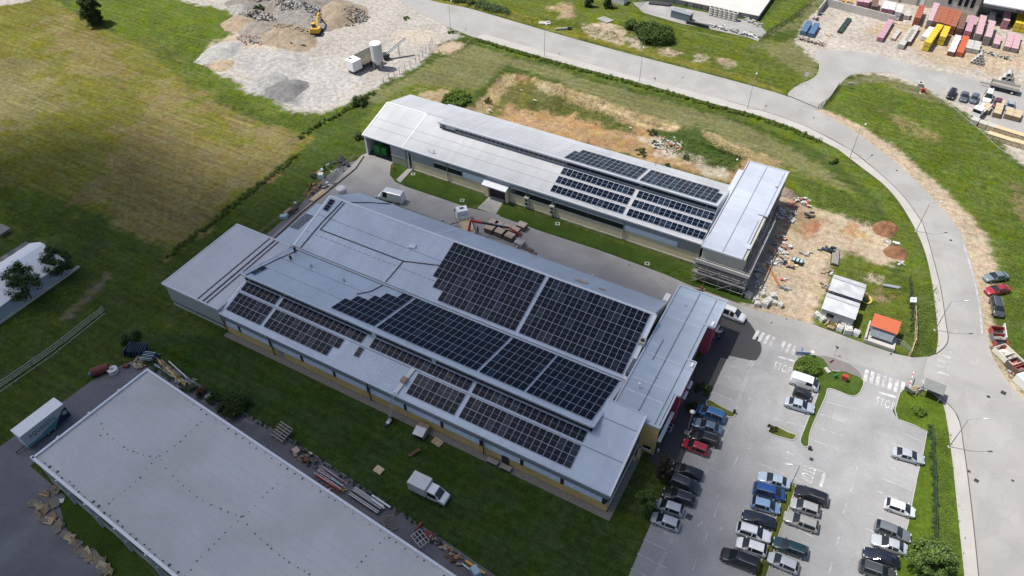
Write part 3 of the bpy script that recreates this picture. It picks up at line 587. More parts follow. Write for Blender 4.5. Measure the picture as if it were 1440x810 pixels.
def arrow(px, ang, turn=0):
    p = G(*px); c, s = .72 * math.cos(ang), .72 * math.sin(ang)
    def T(x, y): return (p.x + c * x - s * y, p.y + s * x + c * y, 0.0395)
    ar.face([T(-.8, -.08), T(.4, -.08), T(.4, .08), T(-.8, .08)]); ar.face([T(.4, -.32), T(1.1, 0), T(.4, .32)])
    if turn: ar.face([T(-.3, .08), T(-.1, .08), T(-.1, .5 * turn), T(-.3, .5 * turn)])
for q, a, t in [((1056, 559), R(-105), 1), ((1080, 567), R(75), 0), ((985, 736), R(-105), 1), ((1012, 746), R(75), 0), ((1112, 638), R(180), 0), ((1110, 654), R(180), 0)]: arrow(q, a, t)
struct("arrow_marking", ar)
# planted islands with kerbs
GRASS = mat("mown_grass", (0.055, 0.088, 0.015), 0.95, 0, 0.35, 2.5, 0.6, 9, spec=0.1, stain=0.2, sscale=0.4)
DRYG = mat("dry_grass", (0.085, 0.100, 0.018), 0.95, 0, 0.35, 2.5, 0.6, 9, spec=0.1, stain=0.25, sscale=0.4)
LAWNM = mat("lawn_turf", (0.044, 0.078, 0.012), 0.95, 0, 0.3, 2.2, 0.6, 9, spec=0.1, stain=0.22, sscale=0.25)
def island(px, m, smooth=True, kerb=True, z=0.11):
    poly = ground_poly(px, smooth)
    mb = MB().use(m); mb.prism(poly, 0.0, z); struct("grass_island", mb)
    if kerb:
        k = MB().use(KERB); kerb_line(k, poly + poly[:1], 0.15, 0, z + 0.03); struct("kerb", k)
island([(1114, 524), (1117, 510), (1126, 503), (1143, 499), (1158, 504), (1170, 521), (1190, 523), (1213, 534), (1211, 549), (1203, 557), (1192, 556), (1166, 547), (1160, 560), (1140, 605), (1136, 628), (1125, 622), (1132, 600), (1148, 560), (1150, 545), (1136, 534), (1120, 532)], GRASS)
sheet("island_path", [(1143, 500), (1158, 501), (1172, 504), (1194, 512), (1208, 523), (1213, 533), (1190, 524), (1168, 520), (1157, 505)], mat("brown_paving", (0.17, 0.155, 0.145), 0.9), 0.145)
island([(1081, 604), (1089, 599), (1108, 608), (1119, 612), (1115, 619), (1104, 617), (1085, 611)], DRYG)
island([(1107, 684), (1118, 682), (1114, 700), (1097, 747), (1088, 775), (1076, 815), (1058, 840), (1062, 806), (1078, 772), (1093, 722)], DRYG)
island([(993, 567), (998, 563), (1014, 572), (1033, 582), (1028, 587), (1012, 582), (998, 576)], DRYG)
island([(1265, 553), (1272, 546), (1292, 546), (1311, 553), (1326, 566), (1330, 582), (1335, 612), (1341, 660), (1349, 740), (1357, 815), (1366, 950), (1240, 950), (1257, 815), (1267, 768), (1276, 738), (1283, 702), (1290, 667), (1297, 640), (1303, 607), (1284, 598), (1262, 590), (1258, 576)], mat("verge_grass", (0.072, 0.112, 0.012), 0.95, 0, 0.4, 2.2, 0.8, 7, spec=0.1, stain=0.25, sscale=0.3), smooth=False)
# lawns of the rear hall and the strip behind the main hall
for px in ([(556, 234), (566, 232), (577, 240), (562, 255), (552, 246)], [(580, 241), (600, 250), (688, 281), (655, 290), (620, 278), (566, 260)], [(716, 292), (800, 318), (960, 373), (940, 385), (900, 372), (840, 350), (760, 325), (702, 304)], [(985, 386), (1045, 412), (1062, 428), (1040, 425), (972, 400)],
           [(527, 277), (642, 319), (840, 394), (905, 420), (895, 417), (830, 396), (640, 326), (520, 282)]):
    mb = MB().use(LAWNM); mb.prism(ground_poly(px), 0, 0.045); struct("lawn", mb)
mb = MB().use(LAWNM); mb.prism(ground_poly([(96, 692), (84, 712), (92, 742), (112, 760), (140, 790), (160, 830), (240, 830)]), 0, 0.05); struct("lawn", mb)
gs = MB().use(mat("gravel_strip", (0.20, 0.185, 0.16), 0.95, 0, 0.5, 5.0, 0.8, 10)); gs.bb(-86, -13.6, 50.1, 51.2, 0, 0.05); gs.bb(-14.4, -13.6, 51.2, 63, 0, 0.05)
struct("gravel_strip", gs)
rp = MB().use(CONCRETE); rp.prism(ground_poly([(693, 272), (712, 278), (697, 302), (671, 293)]), 0, 0.06); rp.prism(ground_poly([(578, 233), (583, 235), (563, 257), (557, 253)]), 0, 0.06); struct("concrete_ramp", rp)
# drains and manholes
dr = MB().use(DARKMETAL)
for px, s in [((1390, 558), .5), ((1411, 552.5), .75), ((1362.5, 663), .4), ((1373, 676), .6), ((1424, 676), .35), ((1141, 646), .55), ((1104, 402), .25), ((1337, 338), .45), ((1261, 240), .4), ((1085, 454), .3), ((1106, 449), .25), ((1253, 498), .35), ((969, 727), .9), ((885, 373), .3), ((1241, 480), .2), ((1144, 166), .4), ((920, 110), .4), ((960, 109), .4)]:
    p = G(*px); dr.box((p.x, p.y, 0.036), (s, s, 0.01), R(random.uniform(-20, 20)))
struct("drain_cover", dr)
# ------------------------------------------------------------------ main hall
ROOF_A = roof_mat("roof_sheet_blue_grey", (0.475, 0.535, 0.605), 0, 0.33)
ROOF_P = roof_mat("roof_sheet_pale", (0.52, 0.525, 0.545), 0, 0.33, 0.5, 0.05)
ROOF_W = roof_mat("roof_sheet_white", (0.385, 0.392, 0.405), 0, 0.33, 0.5, 0.1, 0.05)
ROOF_H = roof_mat("roof_sheet_head_block", (0.42, 0.48, 0.55), 1, 0.33)
ROOF_H2 = roof_mat("roof_sheet_rear_block", (0.43, 0.465, 0.53), 1, 0.33)
TRIM = mat("pale_trim", (0.55, 0.58, 0.62), 0.45, 0.3, 0.08)
WTRIM = mat("white_trim", (0.70, 0.71, 0.72), 0.45, 0.1, 0.06)
SEAM = mat("dark_seam", (0.15, 0.16, 0.18), 0.6)
GREYCLAD = mat("grey_cladding", (0.30, 0.32, 0.34), 0.5, 0.3, 0.08, 1.0, stretch=(1, 1, 6))
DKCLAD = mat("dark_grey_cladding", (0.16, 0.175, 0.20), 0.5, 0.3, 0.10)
YELW = mat("yellow_render", (0.58, 0.41, 0.16), 0.85, 0, 0.08, 1.0, stain=0.12, sscale=0.4)
CREAM = mat("cream_render", (0.68, 0.56, 0.37), 0.85, 0, 0.07, 1.0, stain=0.10, sscale=0.4)
PINK = mat("crimson_render", (0.30, 0.05, 0.085), 0.8, 0, 0.10)
PALEWALL = mat("pale_wall", (0.50, 0.47, 0.40), 0.85, 0, 0.10)
LOUV = mat("pale_blue_louvre", (0.68, 0.76, 0.85), 0.45, 0.1, 0.08)
CABLE = mat("cable_tray", (0.055, 0.04, 0.042), 0.7)
ANNEX_W = mat("annex_cladding", (0.42, 0.43, 0.40), 0.6, 0.1, 0.08, 1.2, stretch=(6, 6, 1))

X0, X1 = -86.0, -20.4
def zf(y): return 4.7 + (y - 51.25) * 0.273
def zm(y): return 8.35 - (y - 58.0) * 0.277
def zt(y): return 5.1 + (y - 69.75) * 0.307
def zb(y): return 8.8 - (y - 81.8) * 0.56
H = thing("factory_hall", "long blue grey hall with sawtooth solar roof, yellow base wall and crimson front block", "factory", (-50, 71, 0))
def P(name, mb): return mb.build(name, H)
# roof skins (one part each, they differ in tilt)
mb = MB().use(ROOF_A)
mb.slab([(X0, 51.15, zf(51.15)), (-14.5, 51.15, zf(51.15)), (-14.5, 58.0, zf(58.0)), (X0, 58.0, zf(58.0))], 0.16)
mb.slab([(X1 + .05, 58.0, zf(58.0)), (-14.5, 58.0, zf(58.0)), (-14.5, 63.3, zf(63.3)), (X1 + .05, 63.3, zf(63.3))], 0.16)
mb.use(SEAM)
for y in (55.78,): mb.slab([(X0, y, zf(y) + .02), (-14.6, y, zf(y) + .02), (-14.6, y + .10, zf(y + .1) + .02), (X0, y + .10, zf(y + .1) + .02)], 0.03)
mb.slab([(X1 + .1, 60.6, zf(60.6) + .02), (-14.6, 60.6, zf(60.6) + .02), (-14.6, 60.7, zf(60.7) + .02), (X1 + .1, 60.7, zf(60.7) + .02)], 0.03)
mb.use(TRIM); mb.bb(X0 - .1, -14.4, 50.98, 51.15, 4.42, 4.74); mb.slab([(-14.5, 51.0, zf(51.0) + .06), (-14.2, 51.0, zf(51.) + .06), (-14.2, 63.45, zf(63.45) + .06), (-14.5, 63.45, zf(63.45) + .06)], 0.45)
mb.bb(X1, -14.2, 63.3, 63.5, 7.2, 8.1)
mb.slab([(X0 - .25, 51.0, zf(51) + .05), (X0, 51.0, zf(51) + .05), (X0, 57.9, zf(57.9) + .05), (X0 - .25, 57.9, zf(57.9) + .05)], 0.35)
P("lean_to_roof", mb)
mb = MB().use(ROOF_A)
mb.slab([(X0, 57.75, zm(57.75)), (X1, 57.75, zm(57.75)), (X1, 69.4, zm(69.4)), (X0, 69.4, zm(69.4))], 0.15)
mb.use(SEAM)
for y in (61.7, 65.6): mb.slab([(X0, y, zm(y) + .02), (X1, y, zm(y) + .02), (X1, y + .07, zm(y + .07) + .02), (X0, y + .07, zm(y + .07) + .02)], 0.03)
mb.use(TRIM); mb.bb(X0 - .1, X1 + .1, 57.55, 57.75, 8.12, 8.5)
mb.slab([(X1, 57.6, zm(57.6) + .07), (X1 + .45, 57.6, zm(57.6) + .07), (X1 + .45, 69.4, zm(69.4) + .07), (X1, 69.4, zm(69.4) + .07)], 0.3)
mb.slab([(X0 - .2, 57.6, zm(57.6) + .06), (X0, 57.6, zm(57.6) + .06), (X0, 69.4, zm(69.4) + .06), (X0 - .2, 69.4, zm(69.4) + .06)], 0.3)
P("clerestory_roof", mb)
mb = MB().use(ROOF_A)
mb.slab([(X0, 70.1, zt(70.1)), (X1, 70.1, zt(70.1)), (X1, 81.8, zt(81.8)), (X0, 81.8, zt(81.8))], 0.15)
mb.slab([(X0, 81.8, zt(81.8)), (X1, 81.8, zt(81.8)), (X1, 89.3, 4.6), (X0, 89.3, 4.6)], 0.15)
mb.use(SEAM)
for y in (73.6, 77.4): mb.slab([(X0, y, zt(y) + .02), (X1, y, zt(y) + .02), (X1, y + .07, zt(y + .07) + .02), (X0, y + .07, zt(y + .07) + .02)], 0.03)
mb.use(WTRIM); mb.slab([(X0 - .2, 81.6, 8.84), (X1 + .2, 81.6, 8.84), (X1 + .2, 82.05, 8.84), (X0 - .2, 82.05, 8.84)], 0.12)
mb.slab([(X0 - .35, 70.1, zt(70.1) + .07), (X0, 70.1, zt(70.1) + .07), (X0, 81.8, zt(81.8) + .07), (X0 - .35, 81.8, zt(81.8) + .07)], 0.35)
mb.slab([(X1, 70.1, zt(70.1) + .07), (X1 + .5, 70.1, zt(70.1) + .07), (X1 + .5, 81.8, zt(81.8) + .07), (X1, 81.8, zt(81.8) + .07)], 0.5)
mb.slab([(-62.2, 82.06, 8.72), (-61.95, 82.06, 8.72), (-61.95, 89.2, 4.70), (-62.2, 89.2, 4.70)], 0.04)
mb.use(STEEL); mb.bb(X0, X1, 89.3, 89.5, 4.35, 4.62)
P("ridge_roof", mb)
mb = MB().use(TRIM); mb.bb(X0, X1 + .3, 69.4, 70.1, 4.85, 5.0); mb.use(SEAM); mb.bb(X0, X1, 69.42, 69.56, 5.0, 5.25)
P("valley_gutter", mb)
# walls
mb = MB().use(YELW); mb.bb(X0, -14.55, 51.25, 51.6, 0, 1.75)
mb.use(GREYCLAD); mb.bb(X0, -14.55, 51.25, 51.6, 3.05, 4.5)
mb.use(PALEWALL); mb.bb(X0, X0 + .3, 51.6, 89.2, 0, 4.5)
mb.bb(X0, X1, 88.9, 89.2, 0, 4.5)
mb.use(TRIM)   # gable triangles
for x in (X0, X1): 
    mb.raw([(x, 58, zf(58)), (x, 69.4, zm(69.4)), (x, 58, zm(58))], [(0, 1, 2), (2, 1, 0)])
    mb.raw([(x, 70.1, zt(70.1) - .1), (x, 89, 4.5), (x, 81.8, zt(81.8) - .1)], [(0, 1, 2)])
P("outer_wall", mb)
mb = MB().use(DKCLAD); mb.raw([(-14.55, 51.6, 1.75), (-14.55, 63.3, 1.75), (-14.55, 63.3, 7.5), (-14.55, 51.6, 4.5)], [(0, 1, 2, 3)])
mb.use(PALEWALL); mb.bb(-14.85, -14.5, 51.6, 63.0, 0, 1.75)
P("end_wall", mb)
# dark window line on the end wall, corner post
mb = MB().use(GLASS); mb.bb(-14.5, -14.46, 52.5, 61.5, 2.0, 2.6); mb.use(TRIM); mb.bb(-14.5, -14.44, 52.4, 61.6, 1.85, 1.98); P("window", mb)
piers = [-82.46, -75.6, -68.8, -62.1, -55.35, -48.3, -41.6, -34.8, -27.95, -21.5, -15.1]
edges = [X0 + .2] + piers
for a, b in zip(edges[:-1], edges[1:]):
    mb = MB().use(GLASS); mb.bb(a + .25, b - .25, 51.33, 51.4, 1.75, 3.05)
    mb.use(LOUV)
    for k in range(3): mb.bb(a + .28, b - .28, 51.2, 51.34, 1.86 + .41 * k, 2.14 + .41 * k)
    P("window_band", mb)
for x in piers:
    mb = MB().use(BLACKP); mb.bb(x - .25, x + .25, 51.16, 51.35, 1.75, 3.06); P("pier", mb)
for x in (-85.9, -75.2, -55.1, -34.3):
    mb = MB().use(DARKMETAL); mb.tube([(x, 51.0, 4.45), (x, 50.95, 3.4), (x, 51.05, 3.0), (x, 51.05, 0.1)], 0.09); P("downpipe", mb)
mb = MB().use(DARKMETAL); mb.bb(-31.3, -30.1, 51.18, 51.3, 0.05, 2.0); P("door", mb)
mb = MB().use(GREYCLAD); mb.bb(-74.2, -73.2, 51.18, 51.3, 0.05, 1.74); P("door", mb)
# clerestory glazing
mb = MB().use(GLASS); mb.bb(X0 + .3, X1 - .2, 58.05, 58.12, 6.65, 8.1); P("clerestory_glass", mb)
mb = MB().use(DARKMETAL)
x = X0 + .4
while x < X1: mb.bb(x - .04, x + .04, 57.98, 58.05, 6.6, 8.1); x += 1.12
mb.use(TRIM); mb.bb(X0, X1, 57.8, 58.06, 6.45, 6.68)
for x in (-47.0, -58.4): mb.bb(x - .35, x + .35, 57.9, 58.1, 6.6, 8.1)
P("clerestory_frame", mb)
# cable trays snaking over the bare sheets
mb = MB().use(CABLE)
def tray(pts, fn, w=0.16):
    Q = [(x, y, fn(y) + .09) for x, y in pts]
    for a, b in zip(Q[:-1], Q[1:]): mb.bar(a, b, w, 0.10)
tray([(-83.0, 81.6), (-84.0, 76.0), (-84.5, 70.2)], zt); tray([(-82.4, 81.4), (-83.3, 74.8)], zt, .12); tray([(-83.3, 74.8), (-64.6, 74.9), (-57.8, 76.6)], zt, .14); tray([(-64.6, 74.9), (-65.3, 70.2)], zt, .13)
tray([(-84.5, 69.3), (-85.0, 64.5), (-85.1, 57.7)], zm, .12); tray([(-65.3, 69.3), (-65.6, 66.5), (-66.9, 64.4)], zm, .12)
Q = [(-81.5, 82.1), (-80.0, 86.0), (-78.0, 89.1)]
for a, b in zip(Q[:-1], Q[1:]): mb.bar((a[0], a[1], zb(a[1]) + .12), (b[0], b[1], zb(b[1]) + .12), .16, .1)
P("cable_tray", mb)
# little fixing feet waiting for modules: many hundred, one part
mb = MB().use(WHITE)
for i in range(62):
    for j in range(12):
        x = -84.8 + i * 1.09 + random.uniform(-.05, .05); y = 70.9 + j * .9
        if x < -58.4 and random.random() < .8: mb.box((x, y, zt(y) + .03), (.32, .10, .06), 0, math.atan(.307))
    for j in range(3):
        x = -84.8 + i * 1.09; y = 66.4 + j * .9
        if x < -69 and random.random() < .35: mb.box((x, y, zm(y) + .03), (.22, .06, .05))
for i in range(22):
    for j in range(7):
        x = -63.0 + i * .68; y = 51.9 + j * .62
        if x < -49.0 and j != 6 and not (x < -58.4 and 53.7 < y < 55.8): mb.box((x, y, zf(y) + .03), (.30, .09, .06), R(20))
        elif j == 6 and -59.3 < x < -58.5: mb.box((x, 56.5, zf(56.5) + .03), (.2, .06, .05))
tag(P("roof_bracket", mb), kind="stuff")
for px, fn in [((437, 373), zm), ((483, 393), zm)]:
    q = G(px[0], px[1], 6.6); mb = MB().use(STEEL); mb.tube([(q.x, q.y, fn(q.y) - .1), (q.x, q.y, fn(q.y) + .5)], .16); mb.tube([(q.x, q.y, fn(q.y) + .5), (q.x, q.y, fn(q.y) + .85)], [.34, .10]); mb.use(WTRIM); mb.box((q.x + .4, q.y - .2, fn(q.y) + .05), (1.3, .5, .08), R(-25)); P("roof_vent", mb)
q = G(580, 349, 7.4); mb = MB().use(WHITE); mb.box((q.x, q.y, zt(q.y) + .15), (1.2, .7, .25), .3); mb.box((q.x + .5, q.y + .3, zt(q.y) + .3), (.2, .6, .5), .3); P("roof_hatch", mb)
# cream air unit and the long grey duct by the gutter
mb = MB().use(mat("grille_grey", (0.13, 0.14, 0.15), .6)); mb.bb(-20.35, -19.75, 70.6, 75.6, 5.5, 6.4); P("duct", mb)
mb = MB().use(PALEWALL); mb.bb(-20.6, -19.7, 76.0, 77.2, 6.9, 7.8); mb.use(DARKMETAL); mb.tube([(-20.15, 76.6, 7.8), (-20.15, 76.6, 7.86)], .36, 14); P("air_conditioner", mb)
# stepped annexes on the left end
mb = MB().use(ANNEX_W); mb.bb(-99.4, -86.3, 51.45, 69.4, 1.2, 5.2); mb.use(DKCLAD); mb.bb(-99.3, -86.3, 51.5, 69.3, .55, 1.2); mb.use(PALECON); mb.bb(-99.35, -86.3, 51.45, 69.35, 0, .55)
mb.use(STEEL)
for k in range(22): mb.bb(-99.2 + k * .58, -99.16 + k * .58, 51.42, 51.45, 1.25, 5.1)
P("annex_wall", mb)
mb = MB().use(ROOF_P); mb.bb(-99.6, -86.25, 51.3, 69.6, 5.2, 5.4); mb.use(WTRIM); mb.bb(-99.75, -86.3, 51.15, 51.3, 5.1, 5.5); mb.bb(-99.75, -99.6, 51.3, 69.75, 5.1, 5.5); mb.bb(-99.6, -86.3, 69.6, 69.75, 5.1, 5.5)
P("annex_roof", mb)
mb = MB().use(CABLE)
for x, w in ((-91.2, .14), (-90.0, .22), (-89.1, .14)): mb.bb(x - w / 2, x + w / 2, 51.4, 69.4, 5.4, 5.52)
P("cable_tray", mb)
mb = MB().use(ROOF_A); mb.slab([(-91.2, 69.8, 4.5), (-86.3, 69.8, 4.7), (-86.3, 82.8, 4.7), (-91.2, 82.8, 4.5)], .2); mb.use(PALEWALL); mb.bb(-91.0, -86.3, 69.9, 82.6, 0, 4.3); P("side_annex", mb)
mb = MB().use(DKASPH)
for k in range(5): mb.slab([(-91.0 + k * .42, 74.4 + k * .05, 4.58 + k * .017), (-90.75 + k * .42, 74.4, 4.58 + k * .017), (-90.75 + k * .42, 79.2, 4.58 + k * .017), (-91.0 + k * .42, 79.2, 4.58 + k * .017)], .05)
P("roof_skylight", mb)
# front (head) block along the car park
mb = MB().use(PALEWALL); mb.bb(-19.6, -13.0, 63.55, 92.0, 0, 6.55); P("head_block_wall", mb)
mb = MB().use(YELW); mb.bb(-19.6, -12.1, 62.95, 63.25, 0, 6.6); mb.bb(-13.0, -12.1, 63.25, 69.85, 5.4, 6.5); P("yellow_end_wall", mb)
mb = MB().use(GLASS); mb.bb(-13.9, -12.7, 62.9, 62.96, 1.0, 1.7); mb.use(WHITE); mb.bb(-14.0, -12.6, 62.82, 62.97, .75, .98); P("window", mb)
mb = MB().use(PINK); mb.bb(-13.0, -11.35, 85.5, 91.95, 0, 6.6); P("crimson_bay", mb)
mb = MB().use(PINK); mb.bb(-13.0, -11.45, 69.9, 77.0, 0, 6.6); P("crimson_bay", mb)
for x, ys_ in ((-11.40, (71.0, 73.0, 75.0)), (-11.30, (86.6, 89.0)), (-12.9, (64.2, 66.2, 68.0, 78, 80, 82))):
    for y in ys_:
        for z in (1.2, 3.9): mb = MB().use(GLASS); mb.bb(x - .07, x, y, y + 1.35, z, z + 1.35); P("window", mb)
for y in (72.4, 74.6, 88.2): mb = MB().use(WHITE); mb.bb(-11.4, -11.05, y, y + 1.6, 3.2, 3.4); P("canopy", mb)
mb = MB().use(WHITE); mb.bb(-12.1, -11.6, 63.5, 69.4, 2.9, 3.2); P("canopy", mb)
mb = MB().use(ROOF_H); mb.bb(-19.45, -12.3, 63.2, 91.9, 6.6, 6.8); mb.bb(-12.3, -11.35, 85.6, 91.9, 6.6, 6.8); mb.bb(-12.3, -11.5, 70.0, 76.9, 6.6, 6.8)
mb.use(SEAM); mb.bb(-15.85, -15.72, 63.3, 91.7, 6.8, 6.86); mb.bb(-12.95, -12.83, 63.3, 91.7, 6.8, 6.85); mb.bb(-17.6, -17.5, 74.5, 79.2, 6.8, 6.9)
mb.use(TRIM)
for y in (67.2, 69.8, 75.4, 84.2): mb.bb(-18.9, -13.2, y, y + .35, 6.8, 6.845)
mb.bb(-19.6, -19.35, 63, 92.1, 6.6, 7.0); mb.bb(-19.6, -11.2, 91.9, 92.15, 6.5, 7.05); mb.bb(-19.6, -12.0, 62.9, 63.2, 6.5, 6.95); mb.bb(-12.2, -11.95, 63.2, 69.9, 6.2, 6.75)
mb.bb(-11.4, -11.2, 85.4, 91.9, 6.5, 6.95); mb.bb(-13.1, -11.4, 85.3, 85.5, 6.5, 6.95); mb.bb(-11.55, -11.35, 69.8, 77.15, 6.5, 6.95); mb.bb(-13.1, -11.55, 77.0, 77.2, 6.5, 6.95); mb.bb(-12.2, -11.55, 69.75, 69.95, 6.5, 6.9)
mb.use(PALEWALL); mb.bb(-13.0, -12.65, 77.2, 85.3, 6.0, 6.55)
P("head_block_roof", mb)
mb = MB().use(WHITE); mb.tube([(-17.4, 68.4, 6.8), (-17.4, 68.4, 7.8)], .1); mb.tube([(-17.4, 68.4, 7.8), (-17.4, 68.4, 7.95)], .2); P("roof_vent", mb)
for px in ((963, 430), (922, 531)):
    q = G(px[0], px[1], 6.8); mb = MB().use(STEEL); mb.tube([(q.x, q.y, 6.8), (q.x, q.y, 7.1), (q.x + .25, q.y, 7.15)], .07); P("roof_vent", mb)
for q in ((-11.75, 85.95, 7.0), (-11.85, 76.2, 7.0)): mb = MB().use(WHITE); mb.box(q, (.35, .9, .25)); P("roof_light", mb)
q = G(944, 420, 5.2); mb = MB().use(WHITE); mb.box((q.x - .8, q.y, 5.0), (.9, 1.8, .5)); P("roof_unit", mb)

# ------------------------------------------------------------------ solar arrays: one thing per block, each module a part
CELL = [mat("solar_cell_blue", (0.0045, 0.010, 0.021), 0.07, 0, 0.25, 0.8, spec=0.09), mat("solar_cell_brown", (0.010, 0.0105, 0.020), 0.08, 0, 0.3, 0.8, spec=0.09), mat("solar_cell_grey", (0.012, 0.021, 0.038), 0.08, 0, 0.3, 0.8, spec=0.15)]
FRAME = mat("module_frame", (0.50, 0.56, 0.64), 0.5, 0.1)
HALF = mat("module_busbar", (0.10, 0.12, 0.15), 0.4)
def module_mesh(w, l, k, line=True):
    mb = MB().use(FRAME); mb.box((w / 2, l / 2, .03), (w, l, .05)); mb.use(CELL[k]); e = .022
    mb.box((w / 2, l / 2, .058), (w - 2 * e, l - 2 * e, .008))
    if line: mb.use(HALF); mb.box((w / 2, l / 2, .064), (w - 2 * e, .05, .006))
    return mb.mesh("solar_module")
ARRAY_N = [0]
def solar(label, x0, y0, slope_fn, slope, rows, pitch_x, pitch_y, line=True, dark=0.0, skip=lambda r, c: False):
    """rows: list of (first column, count), from the lower/front edge at y0 upwards"""
    a = math.atan(slope); root = thing("solar_array", label, "solar array", (x0, y0, slope_fn(y0) + .10)); root.rotation_euler = (a, 0, 0)
    root["group"] = "solar arrays on the hall roofs"
    ml = pitch_y / math.cos(a)
    kk = 1 if dark > .5 else 0
    meshes = {k: module_mesh(pitch_x - .022, ml - .03, k, line) for k in range(3)}
    rails = MB().use(STEEL); n = 0; spare = []
    for r, (c0, cn) in enumerate(rows):
        for q in (.25, .75): rails.box(((c0 + cn / 2) * pitch_x, (r + q) * ml, -.03), (cn * pitch_x, .05, .06))
        for c in range(c0, c0 + cn):
            k = random.choices([0, 1, 2], [1 - dark * .9, dark, .25 if dark < .5 else .1])[0]
            if n < 100:
                o = bpy.data.objects.new("solar_panel", meshes[k]); COL.objects.link(o); o.parent = root; o.location = (c * pitch_x + .017, r * ml + .025, 0)
            else: spare.append((c, r, k))
            n += 1
    if spare:
        mb = MB()
        for c, r, k in spare:
            w, l = pitch_x - .035, ml - .05; ox, oy = c * pitch_x + .017, r * ml + .025
            mb.use(FRAME); mb.box((ox + w / 2, oy + l / 2, .03), (w, l, .05)); mb.use(CELL[k]); mb.box((ox + w / 2, oy + l / 2, .058), (w - .064, l - .064, .008))
            if line: mb.use(HALF); mb.box((ox + w / 2, oy + l / 2, .064), (w - .064, .05, .006))
        tag(mb.build("solar_panel", root, local=True), kind="stuff")
    rails.build("mounting_rail", root, local=True)
    return root
# lean-to roof
solar("short single row of seven solar panels at the lower roof's far left", -85.6, 56.1, zf, .273, [(0, 7)], 1.09, 1.72, dark=.1)
solar("two row solar block at the lower left corner of the long hall's lower roof", -85.5, 52.05, zf, .273, [(0, 7), (0, 7)], 1.10, 1.79, dark=.1)
solar("single row of sixteen solar panels under the clerestory's left half", -77.2, 56.15, zf, .273, [(0, 16)], 1.085, 1.70, dark=.1)
solar("two row solar block ending beside the bare bracket field", -77.15, 52.1, zf, .273, [(0, 12), (0, 13)], 1.11, 1.76, dark=.1)
solar("lone single solar panel lying in the bare bracket field of the lower roof", -59.75, 53.9, zf, .273, [(0, 1)], 1.0, 1.68)
solar("single row of seventeen solar panels under the middle of the clerestory", -58.2, 56.1, zf, .273, [(0, 17)], 1.08, 1.70, dark=.1)
solar("two row block of sixteen solar panels right of the hoist ladder on the lower roof", -48.4, 52.0, zf, .273, [(0, 8), (0, 8)], 1.075, 1.79, dark=.1)
solar("long single solar row under the right end of the clerestory", -39.2, 56.1, zf, .273, [(0, 17)], 1.08, 1.70, dark=.1)
solar("two row solar block at the lower right of the long hall's lower roof", -39.05, 52.05, zf, .273, [(0, 17), (0, 17)], 1.075, 1.78, dark=.1)
# clerestory roof (falls away towards the valley)
solar("stair stepped solar block on the clerestory roof's left", -67.5, 58.65, zm, -.277, [(0, 8), (0, 8), (1, 7), (3, 5), (4, 4), (6, 2)], 1.09, 1.80, line=False, dark=.55)
solar("largest solar block in the middle of the clerestory roof", -58.3, 58.6, zm, -.277, [(0, 17)] * 6, 1.095, 1.80, line=False, dark=.5)
solar("narrow brownish solar block of seven columns on the clerestory roof", -39.3, 58.6, zm, -.277, [(0, 7)] * 6, 1.10, 1.80, line=False, dark=.85)
solar("rightmost solar block on the clerestory roof next to the head block", -31.3, 58.6, zm, -.277, [(0, 10)] * 6, 1.055, 1.80, line=False, dark=.7)
# ridge roof
solar("solar block with stepped left edge on the ridge roof of the front hall", -58.0, 70.6, zt, .307, [(3, 14), (1, 16), (0, 17), (0, 17), (0, 17), (0, 17)], 1.075, 1.825, dark=.05)
solar("rectangular solar block at the right end of the ridge roof", -39.05, 70.6, zt, .307, [(0, 17)] * 6, 1.07, 1.825, dark=.05)
solar("pair of loose solar panels at the left tip of the ridge roof", -85.6, 78.6, zt, .307, [(0, 1), (0, 1)], 1.2, 1.3)
solar("pair of loose solar panels at the left end of the clerestory roof", -85.2, 58.6, zm, -.277, [(0, 1), (0, 1)], 1.2, 1.5)

# ------------------------------------------------------------------ rear hall
def yf(y): return 5.4 + (y - 106.2) * .277
def yu(y): return 9.1 - (y - 113.4) * .277
RX0, RX1, RXM = -97.4, -20.0, -86.9
H = thing("factory_hall", "rear white roofed factory hall with cream wall behind the access lane", "factory", (-58, 115, 0))
mb = MB().use(ROOF_W)
mb.slab([(RX0, 105.95, yf(105.95)), (RX1, 105.95, yf(105.95)), (RX1, 113.45, yf(113.45)), (RX0, 113.45, yf(113.45))], .16)
mb.slab([(RX0, 113.45, yf(113.45)), (-81.8, 113.45, yf(113.45)), (-81.8, 116, yf(116)), (RX0, 116, yf(116))], .16)
mb.use(SEAM)
for y in (108.75, 111.0): mb.slab([(RX0, y, yf(y) + .015), (RX1, y, yf(y) + .015), (RX1, y + .06, yf(y + .06) + .015), (RX0, y + .06, yf(y + .06) + .015)], .03)
mb.use(WTRIM); mb.bb(RX0 - .1, RX1, 105.75, 105.95, 5.1, 5.42)
mb.slab([(RX0 - .2, 105.9, yf(105.9) + .05), (RX0, 105.9, yf(105.9) + .05), (RX0, 116, yf(116) + .05), (RX0 - .2, 116, yf(116) + .05)], .3)
mb.slab([(-86.95, 105.95, yf(105.95) + .04), (-86.8, 105.95, yf(105.95) + .04), (-86.8, 116, yf(116) + .04), (-86.95, 116, yf(116) + .04)], .08)
P("front_roof", mb)
mb = MB().use(roof_mat("roof_sheet_rear_slope", (0.43, 0.44, 0.455), 0, .33, .5, .08, .05))
mb.slab([(-81.8, 113.2, yu(113.2)), (RX1, 113.2, yu(113.2)), (RX1, 125, yu(125)), (-81.8, 125, yu(125))], .15)
mb.slab([(RXM, 116.0, yf(116) + .08), (-81.8, 116.0, yf(116) + .08), (-81.8, 125, yu(125)), (RXM, 125, yu(125))], .14)
mb.slab([(RX0, 116.0, yf(116) + .02), (RXM, 116, yf(116) + .02), (RXM, 124.6, 5.75), (RX0, 124.6, 5.75)], .14)
